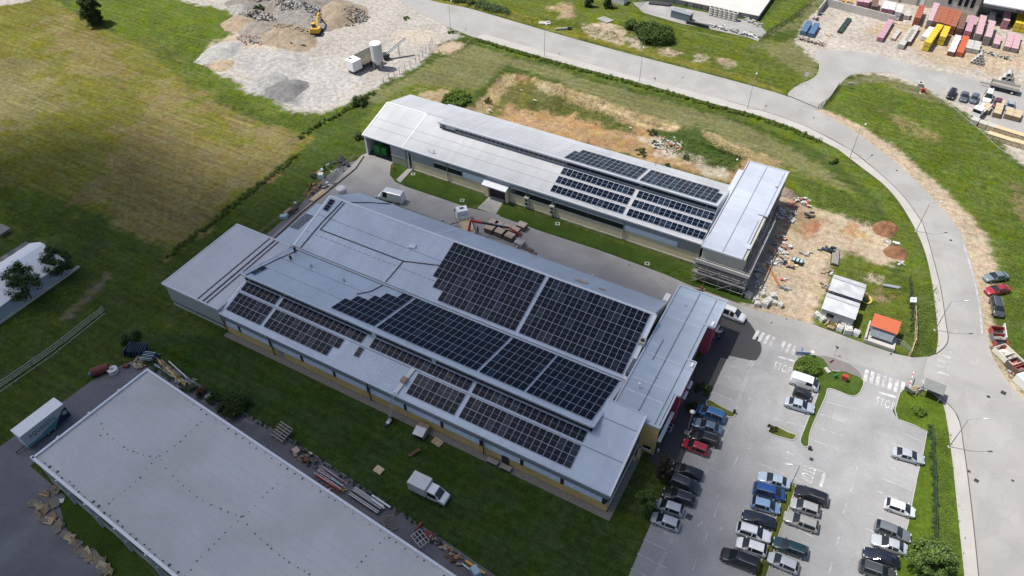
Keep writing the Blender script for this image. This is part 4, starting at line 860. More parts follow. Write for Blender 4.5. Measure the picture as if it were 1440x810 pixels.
mb.use(SEAM)
for y in (114.6, 115.9, 117.2, 118.5, 119.8, 121.1, 122.5): mb.slab([(-81.7, y, yu(y) + .015), (RX1, y, yu(y) + .015), (RX1, y + .045, yu(y + .045) + .015), (-81.7, y + .045, yu(y + .045) + .015)], .03)
mb.bb(-36.3, -36.22, 120.6, 124.8, 6.2, 6.25)
mb.use(WTRIM); mb.slab([(RX0, 115.85, yf(116) + .07), (RXM, 115.85, yf(116) + .07), (RXM, 116.15, yf(116) + .07), (RX0, 116.15, yf(116) + .07)], .1)
mb.use(TRIM); mb.bb(-81.9, RX1, 112.98, 113.2, 8.85, 9.2)
P("rear_roof", mb)
mb = MB().use(CREAM); mb.bb(-86.3, -66.2, 106.2, 106.5, .25, 2.45); mb.bb(-60.6, -20.1, 106.2, 106.5, .25, 2.45); mb.bb(-66.2, -60.6, 106.2, 106.5, .25, .4); mb.use(PALECON); mb.bb(-86.4, -20.1, 106.1, 106.5, 0, .25)
mb.use(GREYCLAD); mb.bb(-86.3, -20.1, 106.2, 106.5, 2.45, 5.2); mb.bb(-90.3, -86.3, 106.2, 106.5, 2.3, 5.2); mb.use(mat("olive_panel", (.27, .27, .20), .7)); mb.bb(-90.3, -86.4, 106.2, 106.5, 0.1, 2.3)
mb.use(WTRIM); mb.bb(-90.3, -86.3, 106.12, 106.2, 2.2, 2.36); mb.bb(-97.3, -96.9, 106.15, 106.5, 0, 5.2); mb.bb(RX0, RX0 + .2, 106.5, 124.4, 0, 5.2)
mb.use(GREYCLAD); mb.raw([(RX0 + .05, 106.5, 5.1), (RX0 + .05, 124.4, 5.1), (RX0 + .05, 116, 7.9)], [(0, 1, 2), (2, 1, 0)]); mb.bb(RX0 + .2, RX1, 124.2, 124.4, 0, 5.6)
mb.bb(-81.8, -81.6, 113.4, 116, 7.3, 8.5)
P("outer_wall", mb)
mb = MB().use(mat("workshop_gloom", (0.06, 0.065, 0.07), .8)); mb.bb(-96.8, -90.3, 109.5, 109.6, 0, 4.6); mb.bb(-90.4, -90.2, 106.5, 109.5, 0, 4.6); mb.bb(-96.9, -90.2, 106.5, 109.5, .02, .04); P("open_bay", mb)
mb = MB().use(mat("green_machine", (0.03, 0.22, 0.05), .45)); mb.bb(-95.9, -94.4, 107.3, 108.6, .1, 2.4); mb.bb(-94.2, -92.9, 107.6, 108.6, .1, 2.0)
for k in range(4): mb.bb(-95.8 + k * .7, -95.7 + k * .7, 106.9, 107.0, .1, 2.3)
mb.solo("machine", "green machine standing inside the open bay of the white roofed hall", "machine")
def wband(a, b, z0, z1, m, nm, frame=True):
    mb = MB().use(m); mb.bb(a, b, 106.12, 106.2, z0, z1)
    if frame:
        mb.use(WTRIM); mb.bb(a - .08, b + .08, 106.1, 106.2, z1, z1 + .1); mb.bb(a - .08, b + .08, 106.1, 106.2, z0 - .1, z0)
        mb.use(DARKMETAL); x = a + 1.2
        while x < b - .4: mb.bb(x - .03, x + .03, 106.08, 106.12, z0, z1); x += 1.2
    P(nm, mb)
wband(-79.0, -75.6, 2.6, 3.85, GLASS, "window"); wband(-75.5, -72.05, 2.6, 3.85, GLASS, "window"); wband(-71.7, -66.0, 2.55, 3.85, LOUV, "shutter", False)
wband(-60.0, -50.9, 2.5, 3.8, GLASS, "window"); wband(-50.3, -43, 2.5, 3.75, GLASS, "window"); wband(-42.9, -35.4, 2.5, 3.75, GLASS, "window"); wband(-35.1, -24.5, 2.55, 3.7, LOUV, "shutter", False)
mb = MB().use(GLASS); mb.bb(-85.5, -84.8, 106.1, 106.2, .4, 4.2); mb.use(WTRIM); mb.bb(-85.6, -85.5, 106.05, 106.2, .3, 4.3); mb.bb(-84.8, -84.7, 106.05, 106.2, .3, 4.3); P("door", mb)
mb = MB().use(mat("gate_brown", (.035, .03, .028), .6)); mb.bb(-65.2, -61.2, 106.1, 106.2, .08, 3.4); mb.use(CREAM); mb.bb(-66.2, -65.2, 105.5, 106.2, 0, 3.5); mb.bb(-61.2, -60.6, 105.5, 106.2, 0, 3.5); P("gate", mb)
mb = MB().use(WTRIM); mb.slab([(-66.3, 104.6, 3.55), (-60.6, 104.6, 3.55), (-60.6, 106.15, 3.95), (-66.3, 106.15, 3.95)], .18); P("canopy", mb)
for x in (-86.4, -75.55, -56.6, -50.6, -35.25): mb = MB().use(STEEL); mb.tube([(x, 105.9, 5.1), (x, 106.05, 4.6), (x, 106.02, .1)], .09 if x > -86 else .2); P("downpipe", mb)
for x in (-56.4, -50.6):
    mb = MB().use(PALEWALL); mb.bb(x - .5, x + .5, 105.6, 106.1, .9, 2.9); mb.use(DARKMETAL)
    for z in (1.45, 2.35): mb.tube([(x + .08, 105.6, z), (x + .08, 105.57, z)], .33, 14)
    P("air_conditioner", mb)
mb = MB().use(GLASS); mb.bb(-77.8, RX1 - .3, 113.48, 113.55, 7.75, 8.8); mb.bb(-81.2, -80.3, 113.44, 113.5, 7.9, 8.7); P("clerestory_glass", mb)
mb = MB().use(STEEL); mb.bb(-81.7, RX1, 113.5, 113.65, 7.3, 7.75); mb.bb(-81.7, -77.8, 113.5, 113.6, 7.5, 8.9)
x = -77.8
while x < RX1: mb.bb(x - .035, x + .035, 113.4, 113.48, 7.7, 8.85); x += 1.12 if x < -53 else 6
P("clerestory_frame", mb)
q = G(606, 210, 6.4); mb = MB().use(STEEL); mb.tube([(q.x - .5, q.y, yf(q.y)), (q.x - .6, q.y, yf(q.y) + .6)], .06); mb.tube([(q.x + .6, q.y, yf(q.y)), (q.x + .8, q.y, yf(q.y) + .9)], .1); mb.tube([(q.x - .5, q.y, yf(q.y) + .1), (q.x + .6, q.y - .2, yf(q.y) + .1)], .05); P("roof_vent", mb)
# its tall head block, facade half finished
mb = MB().use(mat("beige_plaster", (.42, .40, .34), .85, 0, .08)); mb.bb(-19.0, -11.4, 102.6, 131.4, 5.0, 7.6)
mb.use(mat("raw_block_wall", (.22, .17, .145), .9, 0, .25, 3.0)); mb.bb(-19.0, -11.4, 102.6, 131.4, 0, 4.7); mb.use(CONCRETE); mb.bb(-19.1, -11.2, 102.4, 131.5, 4.7, 5.0); mb.bb(-19.05, -11.3, 102.5, 131.45, 2.4, 2.6)
P("head_block_wall", mb)
mb = MB().use(ROOF_H2); mb.bb(-19.2, -11.9, 102.4, 131.6, 7.7, 7.9); mb.bb(-11.9, -11.2, 115.8, 131.6, 7.7, 7.9)
mb.use(SEAM); mb.bb(-15.55, -15.45, 102.5, 131.5, 7.9, 7.96); mb.bb(-12.4, -12.3, 106.8, 114, 7.9, 7.95); mb.bb(-11.9, -11.8, 116, 131, 7.9, 7.95); mb.bb(-12.9, -11.2, 115.6, 115.8, 7.7, 8.0); mb.bb(-19.2, -19.05, 106, 131.6, 7.9, 8.0)
mb.use(TRIM); mb.bb(-19.35, -19.2, 102.3, 131.7, 7.5, 8.0); mb.bb(-19.2, -11.1, 131.6, 131.8, 7.4, 8.05); mb.bb(-19.2, -11.9, 102.2, 102.4, 7.6, 7.95); mb.bb(-12.6, -11.4, 105.4, 106.6, 7.9, 7.97); mb.bb(-12.4, -12.0, 125.4, 125.9, 7.9, 8.3)
P("head_block_roof", mb)
mb = MB().use(TRIM); mb.slab([(-20.6, 121, 6.6), (-19.35, 121, 6.6), (-19.35, 130, 6.6), (-20.6, 130, 6.6)], .3); mb.raw([(-20, 113.3, yu(113.3)), (-19.3, 106, 7.5), (-19.3, 124, 7.5), (-20, 124, yu(124))], [(0, 1, 2, 3)]); P("flashing", mb)
for y in (104.5, 108, 112, 117, 121, 125):
    for z in (3.0, 5.5): mb = MB().use(GLASS); mb.bb(-11.4, -11.3, y, y + 1.8, z, z + 1.3); P("window", mb)
solar("left block of three solar rows on the white lower roof of the rear hall", -51.6, 106.7, yf, .277, [(0, 14)], 1.11, 1.70)
solar("middle row of the left solar block on the white rear hall roof", -51.65, 109.0, yf, .277, [(0, 14)], 1.11, 1.70)
solar("upper row of the left solar group on the white rear hall roof", -51.65, 111.25, yf, .277, [(0, 14)], 1.11, 1.70)
solar("lowest right solar row on the rear hall, nearest its head block's eave", -35.35, 106.7, yf, .277, [(0, 14)], 1.09, 1.70)
solar("middle right solar row on the rear hall's lower roof", -35.35, 109.0, yf, .277, [(0, 14)], 1.095, 1.70)
solar("top right solar row under the dark clerestory of the rear hall", -35.35, 111.25, yf, .277, [(0, 14)], 1.095, 1.70)
solar("left solar block on the rear hall's upper roof facing the excavation", -52.1, 113.7, yu, -.277, [(0, 14), (0, 14), (0, 14), (1, 13)], 1.11, 1.73, line=False, dark=.45)
solar("right solar block with stepped corner on the rear hall's upper roof", -35.85, 113.7, yu, -.277, [(0, 14), (0, 14), (0, 14), (0, 13)], 1.09, 1.73, line=False, dark=.45)

# scaffolding round the two open sides of the rear head block
S = thing("scaffolding", "tube scaffolding with plank decks round the unfinished corner of the rear hall", "scaffolding", (-15, 101.4, 0))
mb = MB().use(STEEL); mp = MB().use(PALECON); 
xs = [-19.6, -17.2, -14.8, -12.4, -10.2]
for x in xs:
    for y in (101.2, 102.1): mb.tube([(x, y, 0), (x, y, 6.3)], .045, 6)
ys = [102.1, 105, 108, 111, 114, 117, 120]
for y in ys:
    for x in (-10.9, -10.1): mb.tube([(x, y, 0), (x, y, 6.0)], .045, 6)
for z in (1.0, 2.3, 3.3, 4.3, 5.3):
    for y in (101.2, 102.1): mb.tube([(-19.6, y, z), (-10.2, y, z)], .04, 6)
    for x in (-10.9, -10.1): mb.tube([(x, 101.2, z), (x, 120, z)], .04, 6)
mb.tube([(-19.6, 101.15, .2), (-14.8, 101.15, 4.3)], .04, 6); mb.tube([(-14.8, 101.15, .2), (-10.2, 101.15, 4.3)], .04, 6)
mb.build("frame", S)
for z in (2.3, 4.3): mp = MB().use(GREYWOOD); mp.bb(-19.8, -10.0, 101.2, 102.1, z, z + .06); mp.bb(-10.9, -10.0, 102.1, 112, z, z + .06); mp.build("deck", S)
mp = MB().use(PALECON); mp.bb(-19.8, -10.0, 101.05, 101.12, 5.0, 5.7); mp.bb(-19.8, -10.0, 101.2, 102.1, 4.95, 5.02); mp.bb(-9.98, -9.9, 101.1, 119, 4.9, 5.3); mp.bb(-19.8, -10, 101.1, 101.16, 2.5, 2.75); mp.build("toe_board", S)

# ------------------------------------------------------------------ flat roofed warehouse in front
A, B = Vector((-85.2, 35.8, 0)), Vector((-86.85, 16.9, 0)); ux = Vector((math.cos(R(-4.75)), math.sin(R(-4.75)), 0)); uy = Vector((-ux.y, ux.x, 0)); LW = 78.0
W = thing("warehouse", "large grey flat roofed warehouse with pale parapet in the lower left", "warehouse", (-60, 20, 0))
o0 = A - uy * 19.0
def Q(u, v, z): p = o0 + ux * u + uy * v; return (p.x, p.y, z)
def qb(mb, u0, u1, v0, v1, z0, z1): return mb.hexa([Q(u0, v0, z0), Q(u1, v0, z0), Q(u1, v1, z0), Q(u0, v1, z0), Q(u0, v0, z1), Q(u1, v0, z1), Q(u1, v1, z1), Q(u0, v1, z1)])
MEMB = mat("roof_membrane", (0.50, 0.49, 0.475), 0.85, 0, 0.05, 1.5, stain=0.10, sscale=0.10)
mb = MB().use(MEMB); qb(mb, .3, LW, .3, 18.7, 6.5, 6.72)
mb.use(mat("membrane_lap", (.44, .43, .415), .85))
for k in range(13): qb(mb, .4, LW, 1.45 * k + .5, 1.45 * k + .54, 6.72, 6.728)
W.location = (-60, 20, 0); mb.build("roof", W)
mb = MB().use(TRIM); qb(mb, -.05, LW, 18.7, 19.05, 6.4, 7.0); qb(mb, -.05, .3, 0, 18.7, 6.4, 7.0); qb(mb, -.3, LW, -.1, .3, 6.4, 7.0)
for k in range(3): p = Q(.1, 4 + 5 * k, 7.04); mb.box(p, (.5, .35, .12))
mb.build("parapet", W)
mb = MB().use(GREYCLAD); qb(mb, 0.05, LW, .1, 18.7, 1.0, 6.4); mb.use(CONCRETE); qb(mb, 0, LW, .05, 18.75, 0, 1.0)
mb.build("outer_wall", W)
for k in range(9):
    mb = MB().use(TRIM); qb(mb, 5.4 + 6.4 * k, 5.7 + 6.4 * k, -.25, .1, 0, 6.3); qb(mb, 4.9 + 6.4 * k, 6.2 + 6.4 * k, -.15, .08, 3.0, 3.2); mb.build("pilaster", W)
for k in range(9):
    mb = MB().use(GLASS); qb(mb, 1.2 + 6.4 * k, 4.6 + 6.4 * k, .02, .1, 3.8, 5.6); mb.build("window", W)
mb = MB().use(ROOF_A); p0 = G(222, 800, 4); mb.slab([Q(36.5, -4, 3.6), Q(47, -4, 3.6), Q(47, -.1, 4.0), Q(36.5, -.1, 4.0)], .15); mb.build("canopy", W)
spots = [(320, 250), (325, 270), (340, 300), (345, 318), (337, 340), (360, 335), (378, 350), (393, 360), (415, 378), (428, 387), (447, 393), (460, 398), (480, 405), (503, 409), (523, 413), (540, 422), (556, 450), (580, 475), (597, 492), (615, 508), (635, 525), (660, 545), (680, 558), (708, 572), (740, 585), (765, 596), (790, 605), (808, 612), (675, 295), (660, 305), (640, 325), (622, 342), (605, 360), (585, 375), (560, 393), (535, 408), (508, 432), (490, 450), (470, 480), (455, 495), (435, 512), (418, 525), (380, 553), (365, 568), (855, 575), (835, 595), (815, 610), (798, 627), (775, 645), (755, 665), (735, 687), (718, 703), (700, 722), (675, 745), (660, 760), (640, 790)]
spots = [(x / 2.383, 470 + y / 2.383) for x, y in spots] + [(300 + x / 3.24, 560 + y / 3.24) for x, y in [(330, 355), (293, 390), (270, 410), (245, 430), (225, 452), (780, 640), (760, 660), (725, 690), (695, 720), (675, 745), (655, 770), (155, 575), (190, 617), (215, 640), (247, 667), (265, 685), (300, 715), (322, 730), (345, 748), (385, 772), (415, 788), (437, 802)]]
mb = MB().use(mat("roof_fixing", (.085, .085, .09), .9))
for x, y in spots:
    p = G(x, y, 6.73); r = random.uniform(.06, .13); mb.tube([(p.x, p.y, 6.728), (p.x, p.y, 6.76)], r, 8)
for k in range(46): p = Q(2 + k * 1.35 + random.uniform(-.3, .3), .45 + random.random() * .3, 6.73); r = random.uniform(.08, .25); mb.tube([p, (p[0], p[1], 6.75)], r, 6)
for k in range(40): p = Q(10 + k * 1.5 + random.uniform(-.3, .3), 18.5 - random.random() * .2, 6.73); r = random.uniform(.06, .16); mb.tube([p, (p[0], p[1], 6.75)], r, 6)
tag(mb.build("roof_fixing", W), kind="stuff")

# ------------------------------------------------------------------ white fabric hall at the left edge
T = thing("storage_tent", "white fabric hall with grey side wall among trees at the left edge", "hall", (-128.5, 30, 0))
FAB = mat("white_fabric", (0.86, 0.86, 0.86), .6, 0, .04, .6)
mb = MB().use(FAB); y0, y1 = 10.0, 48.5
mb.slab([(-123.3, y0, 2.75), (-123.3, y1, 2.75), (-128.2, y1, 5.0), (-128.2, y0, 5.0)], .08); mb.slab([(-128.2, y0, 5.0), (-128.2, y1, 5.0), (-129.2, y1, 5.0), (-129.2, y0, 5.0)], .08); mb.slab([(-129.2, y0, 5.0), (-129.2, y1, 5.0), (-133.7, y1, 2.85), (-133.7, y0, 2.85)], .08)
mb.build("roof", T)
mb = MB().use(mat("grey_fabric", (.36, .39, .43), .6)); mb.bb(-123.5, -123.4, y0, y1, 0, 2.7); mb.bb(-133.6, -133.5, y0, y1, 0, 2.8); mb.use(FAB); mb.raw([(-123.4, y1 - .1, 0), (-133.6, y1 - .1, 0), (-133.6, y1 - .1, 2.8), (-129.2, y1 - .1, 4.95), (-128.2, y1 - .1, 4.95), (-123.4, y1 - .1, 2.7)], [(0, 1, 2, 3, 4, 5)]); mb.build("wall", T)
mb = MB().use(PALEWALL); mb.bb(-123.35, -122.9, 28, 50, 0, .35); mb.build("plinth", T)
for k in range(7): mb = MB().use(PALEWALL); mb.bb(-123.4, -123.25, 14 + k * 5, 14.15 + k * 5, 0, 2.75); mb.build("post", T)
mb = MB().use(GREYWOOD); 
for k in range(14): q = (-136.6 + random.uniform(-1.5, .5), 30 + k * 1.35, .1 + .05 * (k % 3)); mb.box(q, (2.6, 1.2, .16), random.uniform(-.1, .1))
mb.use(DKASPH); mb.bb(-139, -133.9, 25, 50, 0, .05); mb.solo("board_stack", "flat grey boards laid beside the white fabric hall", "boards")
mb = MB().use(GREYWOOD); q = G(4, 328); mb.box((q.x, q.y, 1.0), (3, 2.4, .12)); 
for i in (-1, 1):
    for j in (-1, 1): mb.box((q.x + 1.2 * i, q.y + .9 * j, .5), (.15, .15, 1.0))
mb.box((q.x, q.y, .5), (2.6, 1.9, .1)); mb.solo("platform", "small weathered timber platform on legs at the left picture edge", "platform")

# ------------------------------------------------------------------ depot hall and concrete platform at the top
D = thing("depot_hall", "white roofed builders' depot hall with grey wall in the upper right corner", "depot", (30, 250, 0))
mb = MB().use(GREYCLAD); mb.cur = 0; mb.use(PALEWALL); mb.bb(-8, 16, 244.6, 262, 0, 5.6); mb.use(DKCLAD); mb.bb(16, 60, 247.5, 262, 0, 5.6); mb.build("outer_wall", D)
mb = MB().use(WTRIM); mb.slab([(16, 240.2, 5.9), (60, 240.2, 5.9), (60, 262, 7.6), (16, 262, 7.6)], .35); mb.slab([(-8, 244.3, 5.7), (16, 244.3, 5.7), (16, 262, 7.5), (-8, 262, 7.5)], .3); mb.use(SEAM); mb.bb(17.2, 17.5, 242, 247, 6.15, 6.5); mb.use(DKCLAD); mb.bb(16.2, 60, 240.5, 240.7, 4.6, 5.5); mb.build("roof", D)
for x in (7.6, 10.2, 11.8, 13.4): mb = MB().use(GLASS); mb.bb(x, x + .9, 244.5, 244.6, 2.2, 4.6); mb.build("window", D)
for k in range(14): mb = MB().use(GLASS); mb.bb(24.5 + k * 1.5, 25.6 + k * 1.5, 240.4, 240.5, 4.7, 5.4); mb.build("window", D)
mb = MB().use(WTRIM); mb.bb(.6, 1.7, 244.5, 244.6, 0, 2.8); mb.build("door", D)
for x in (-5, -.1, 15.8): mb = MB().use(DARKMETAL); mb.bb(x - .1, x + .1, 244.45, 244.6, 0, 5.5); mb.build("downpipe", D)
PL = thing("loading_platform", "raised pale concrete platform with stained retaining wall at the top edge", "platform", (-54, 222, 0))
mb = MB().use(mat("bright_concrete", (.50, .48, .44), .9, 0, .07, 1.0, stain=.1)); mb.bb(-72, -38.5, 213, 250, 1.45, 1.6); mb.build("deck", PL)
mb = MB().use(mat("stained_concrete", (.33, .315, .29), .9, 0, .3, .9, stain=.3, sscale=.5, stretch=(1, 1, .15))); mb.bb(-71.9, -38.7, 213.2, 249, 0, 1.45); mb.build("retaining_wall", PL)
for k in range(8): mb = MB().use(DARKMETAL); mb.bb(-60 + k * 2.2, -59.8 + k * 2.2, 213.02, 213.2, .2, 1.2); mb.build("wall_slot", PL)
mb = MB().use(STEEL); 
for k in range(6): mb.tube([(-72.4, 205.5 + k * 1.6, 0), (-72.4, 205.5 + k * 1.6, 1.3)], .05, 6)
mb.tube([(-72.4, 205.5, 1.3), (-72.4, 213.5, 1.3)], .05, 6); mb.tube([(-72.4, 205.5, .7), (-72.4, 213.5, .7)], .04, 6); mb.solo("railing", "grey steel railing beside the concrete platform at the top edge", "railing")
# ------------------------------------------------------------------ vehicles
LAMP = mat("headlamp_glass", (.62, .64, .66), .15, .2); TAIL = mat("tail_lamp", (.16, .01, .01), .25); BODYX = paint("base", (.5, .5, .5))
TRIMB = mat("car_trim", (.02, .02, .022), .5)
# x stations from tail to nose as fractions of length: (x, top z, half width factor, cabin?)
def car_parts(L, W, Hh, kind):
    b = .92; h = L / 2; w = W / 2
    if kind == "hatch": T = [(-h, .62, .66, 0), (-h + .08, .86, .86, 0), (-h + .16, .98, .95, 0), (-h + .55, Hh - .07, .97, 1), (-.05, Hh, 1, 1), (.04, Hh, 1, 1), (.45, Hh - .05, .97, 1), (1.25, .98, .99, 0), (h - .5, .85, .94, 0), (h - .2, .75, .85, 0), (h - .06, .66, .74, 0), (h, .50, .60, 0)]
    elif kind == "sedan": T = [(-h, .66, .64, 0), (-h + .10, .90, .84, 0), (-h + .62, 1.00, .96, 0), (-h + 1.25, Hh - .05, .98, 1), (-.28, Hh, 1, 1), (-.20, Hh, 1, 1), (.28, Hh - .05, .97, 1), (1.08, .98, .99, 0), (h - .6, .85, .95, 0), (h - .22, .74, .86, 0), (h - .06, .64, .74, 0), (h, .48, .60, 0)]
    elif kind == "wagon": T = [(-h, .66, .70, 0), (-h + .07, .90, .87, 0), (-h + .13, 1.0, .96, 0), (-h + .50, Hh - .05, .98, 1), (-.30, Hh, 1, 1), (-.20, Hh, 1, 1), (.32, Hh - .05, .97, 1), (1.12, .98, .99, 0), (h - .6, .85, .95, 0), (h - .22, .74, .86, 0), (h - .06, .64, .74, 0), (h, .48, .60, 0)]
    elif kind == "mpv": b = 1.0; T = [(-h, .75, .74, 0), (-h + .06, .98, .90, 0), (-h + .11, 1.06, .96, 0), (-h + .38, Hh - .06, .98, 1), (-.2, Hh, 1, 1), (-.1, Hh, 1, 1), (.65, Hh - .07, 1, 1), (1.50, 1.06, .98, 0), (h - .45, .92, .95, 0), (h - .12, .78, .86, 0), (h, .55, .76, 0)]
    else: b = 1.12; T = [(-h, .9, .94, 0), (-h + .05, 1.15, .98, 0), (-h + .08, 1.2, .98, 0), (-h + .2, Hh - .04, .99, 1), (.35 * h - .75, Hh, 1, 1), (.35 * h - .62, Hh, 1, 1), (.35 * h + .35, Hh - .08, 1, 1), (.35 * h + 1.15, 1.15, .98, 0), (h - .35, .98, .95, 0), (h - .1, .8, .88, 0), (h, .55, .80, 0)]
    V = []; rw = .71 if kind != "van" else .85
    for x, z, f, cab in T:
        ww = w * f
        sh = min(b, z - .04)
        if cab: up = (w * rw, z - .07); up2 = (w * rw * .86, z - .01)
        else: up = (ww * .93, z - .015); up2 = (ww * .80, z)
        half = [(ww * .90, .20), (ww, .42), (ww, .66 if z > .75 else z * .8), (ww * .985, sh), up, up2, (0, z + .02)]
        V.append([(x, y, zz) for y, zz in half] + [(x, -y, zz) for y, zz in half[:-1][::-1]])
    n = 13
    groups = {"body": [], "windscreen": [], "rear_window": [], "side_window": [], "side_window2": []}
    cabs = [i for i, t in enumerate(T) if t[3]]; c0, c1 = cabs[0], cabs[-1]
    for i in range(len(T) - 1):
        for j in range(n - 1):
            q = (i * n + j, i * n + j + 1, (i + 1) * n + j + 1, (i + 1) * n + j); g = "body"
            if i == c1 and j in (4, 5, 6, 7): g = "windscreen"
            elif i == c0 - 1 and j in (4, 5, 6, 7): g = "rear_window" if kind != "van" else "body"
            elif c0 <= i < c1 and i != c0 + 1 and j in (3, 8):
                if not (kind == "van" and i < c0 + 2): g = "side_window" if j == 3 else "side_window2"
            groups[g].append(q)
    flat = [p for s in V for p in s]
    out = {}
    for g, F in groups.items():
        if not F: continue
        mb = MB().use(BODYX if g == "body" else GLASS)
        mb.raw(flat, F, True)
        if g == "body":
            mb.face(V[0]); mb.face(V[-1][::-1]); mb.use(TRIMB); mb.face([V[i][0] for i in range(len(V))] + [V[i][-1] for i in range(len(V))][::-1])
        # drop unused verts
        me = mb.mesh(g.rstrip("2")); bm = bmesh.new(); bm.from_mesh(me); bmesh.ops.delete(bm, geom=[v for v in bm.verts if not v.link_faces], context="VERTS"); bmesh.ops.recalc_face_normals(bm, faces=bm.faces) if g == "body" else None
        if g == "body":
            for e in bm.edges:
                if len(e.link_faces) == 2 and e.calc_face_angle(0) > R(42): e.smooth = False
        bm.to_mesh(me); bm.free(); out[g] = me
    mb = MB().use(RUBBER); mb.tube([(0, -.11, 0), (0, .11, 0)], .32, 14); out["wheel"] = mb.mesh("wheel"); mb = MB().use(CHROME); mb.tube([(0, -.125, 0), (0, .125, 0)], .20, 10); out["rim"] = mb.mesh("rim")
    mb = MB().use(LAMP); mb.box((0, 0, 0), (.28, .34, .14)); out["headlight"] = mb.mesh("headlight")
    mb = MB().use(TAIL); mb.box((.06, -.0, 0), (.12, .2, .15)); out["tail_light"] = mb.mesh("tail_light")
    mb = MB().use(BODYX); mb.box((0, 0, 0), (.12, .2, .13)); out["wing_mirror"] = mb.mesh("wing_mirror")
    if kind in ("wagon", "mpv"):
        mb = MB().use(STEEL); mb.bar((-h + .7, 0, Hh + .03), (.3, 0, Hh + .03), .05); out["roof_rail"] = mb.mesh("roof_rail")
    return out
CARSPEC = {"hatch": (4.05, 1.72, 1.46), "sedan": (4.55, 1.78, 1.43), "wagon": (4.65, 1.80, 1.47), "mpv": (4.55, 1.82, 1.62), "van": (4.5, 1.85, 1.85), "smart": (2.9, 1.6, 1.5), "bigvan": (5.9, 2.05, 2.55), "minibus": (5.1, 1.95, 1.95)}
PROTO = {}
def car(kind, front, rear, colour, label, cat="car", z=.45, group="cars parked in the works car park", roof=None):
    L, W, Hh = CARSPEC[kind]; base = {"smart": "hatch", "bigvan": "van", "minibus": "mpv"}.get(kind, kind)
    if kind not in PROTO:
        PROTO[kind] = car_parts(L if kind != "smart" else 3.6, W, Hh, base)
    pr = PROTO[kind]; LL = L if kind != "smart" else 3.6
    a = G(front[0], front[1], z); b = G(rear[0], rear[1], z); d = a - b; ang = math.atan2(d.y, d.x); c = (a + b) / 2
    nm = {"van": "parked_van", "bigvan": "delivery_van", "minibus": "parked_van"}.get(kind, "parked_car")
    root = thing(nm, label, cat, (c.x, c.y, .035), ang, group)
    if kind == "smart": root.scale = (.8, 1, 1)
    pm = paint("%d_%d_%d" % tuple(int(v * 1000) for v in colour), colour, .28, .7, .15)
    def put(key, nm, loc=(0, 0, 0), paintit=False):
        o = bpy.data.objects.new(nm, pr[key]); COL.objects.link(o); o.parent = root; o.location = loc
        if paintit:
            for i, s in enumerate(o.material_slots):
                if s.material == BODYX: s.link = "OBJECT"; s.material = pm
        return o
    put("body", "body", paintit=True); put("windscreen", "windscreen")
    if "rear_window" in pr: put("rear_window", "rear_window")
    for k in ("side_window", "side_window2"):
        if k in pr: put(k, "side_window")
    h = LL / 2; w = W / 2
    if "roof_rail" in pr:
        for sy in (-1, 1): put("roof_rail", "roof_rail", (0, sy * w * .66, 0))
    for sx in (-h + .8, h - .82):
        for sy in (-1, 1): wh = put("wheel", "wheel", (sx, sy * (w - .10), .31)); put("rim", "rim").parent = wh
    for sy in (-1, 1):
        put("headlight", "headlight", (h - .20, sy * w * .56, .64)); put("tail_light", "tail_light", (-h + .06, sy * w * .66, .80)); put("wing_mirror", "wing_mirror", ({"van": .35 * h + .75, "hatch": .9, "sedan": .7, "wagon": .72, "mpv": 1.05}[base], sy * (w + .06), 1.0 if base != "van" else 1.2), True)
    return root
SIL = (.42, .44, .46); WHT = (.76, .76, .76); BLK = (.012, .012, .014); DGR = (.06, .065, .07); BLU = (.02, .07, .22); LBL = (.22, .34, .50); RED = (.34, .02, .035); NAV = (.012, .016, .03); TEAL = (.012, .04, .05); BEI = (.33, .32, .29); MGR = (.20, .215, .23)
gW = "cars in the western bays"; gM = "cars in the middle bays"; gE = "cars in the eastern bays"
car("mpv", (984, 577), (1015, 589), (.03, .12, .28), "bright blue SUV with panoramic roof next to the small green island", group=gW)
car("sedan", (977, 595), (1012, 606), (.10, .15, .21), "blue grey saloon between the bright blue SUV and a black estate", group=gW)
car("wagon", (972, 612), (1010, 623), BLK, "black estate beside the red hatchback", group=gW)
car("hatch", (962, 624), (995, 636), RED, "red hatchback in the western bays by the yellow wall", group=gW)
car("sedan", (948, 658), (985, 670), BLK, "black car below the empty bay next to the red hatchback", group=gW)
car("mpv", (980, 689), (945, 675), (.03, .035, .042), "dark grey people carrier with its nose to the aisle", group=gW)
car("wagon", (937, 694), (972, 705), (.015, .022, .025), "black estate with silver roof rails next to two silver hatchbacks", group=gW)
car("hatch", (925, 709), (957, 720), SIL, "silver hatchback with pale windscreen in front of the leafy tree", group=gW)
car("hatch", (919, 728), (953, 741), SIL, "silver hatchback at the end of the western row beside empty bays", group=gW)
car("sedan", (1069, 671), (1107, 682), (.36, .43, .52), "pale silver blue saloon at the head of the middle row beside the lamp post", group=gM)
car("mpv", (1100, 698), (1063, 688), (.02, .07, .24), "royal blue SUV behind the pale silver saloon", group=gM)
car("hatch", (1094, 717), (1058, 707), LBL, "light blue hatchback in the middle row", group=gM)
car("sedan", (1046, 725), (1087, 738), NAV, "navy black saloon between the light blue and the white car", group=gM)
car("wagon", (1081, 757), (1038, 743), WHT, "white estate with its nose to the grass strip", group=gM)
car("hatch", (1036, 763), (1077, 777), WHT, "white hatchback with nose to the aisle, next to the black van", group=gM)
car("minibus", (1017, 780), (1064, 798), BLK, "long black van at the bottom of the middle row", "van", group=gM)
car("mpv", (1121, 691), (1160, 705), (.015, .014, .02), "black people carrier right of the lamp post island", group=gM)
car("hatch", (1112, 708), (1152, 721), (.36, .36, .35), "silver grey hatchback next to a beige estate", group=gM)
car("wagon", (1105, 727), (1147, 742), BEI, "beige grey estate beside an empty bay", group=gM)
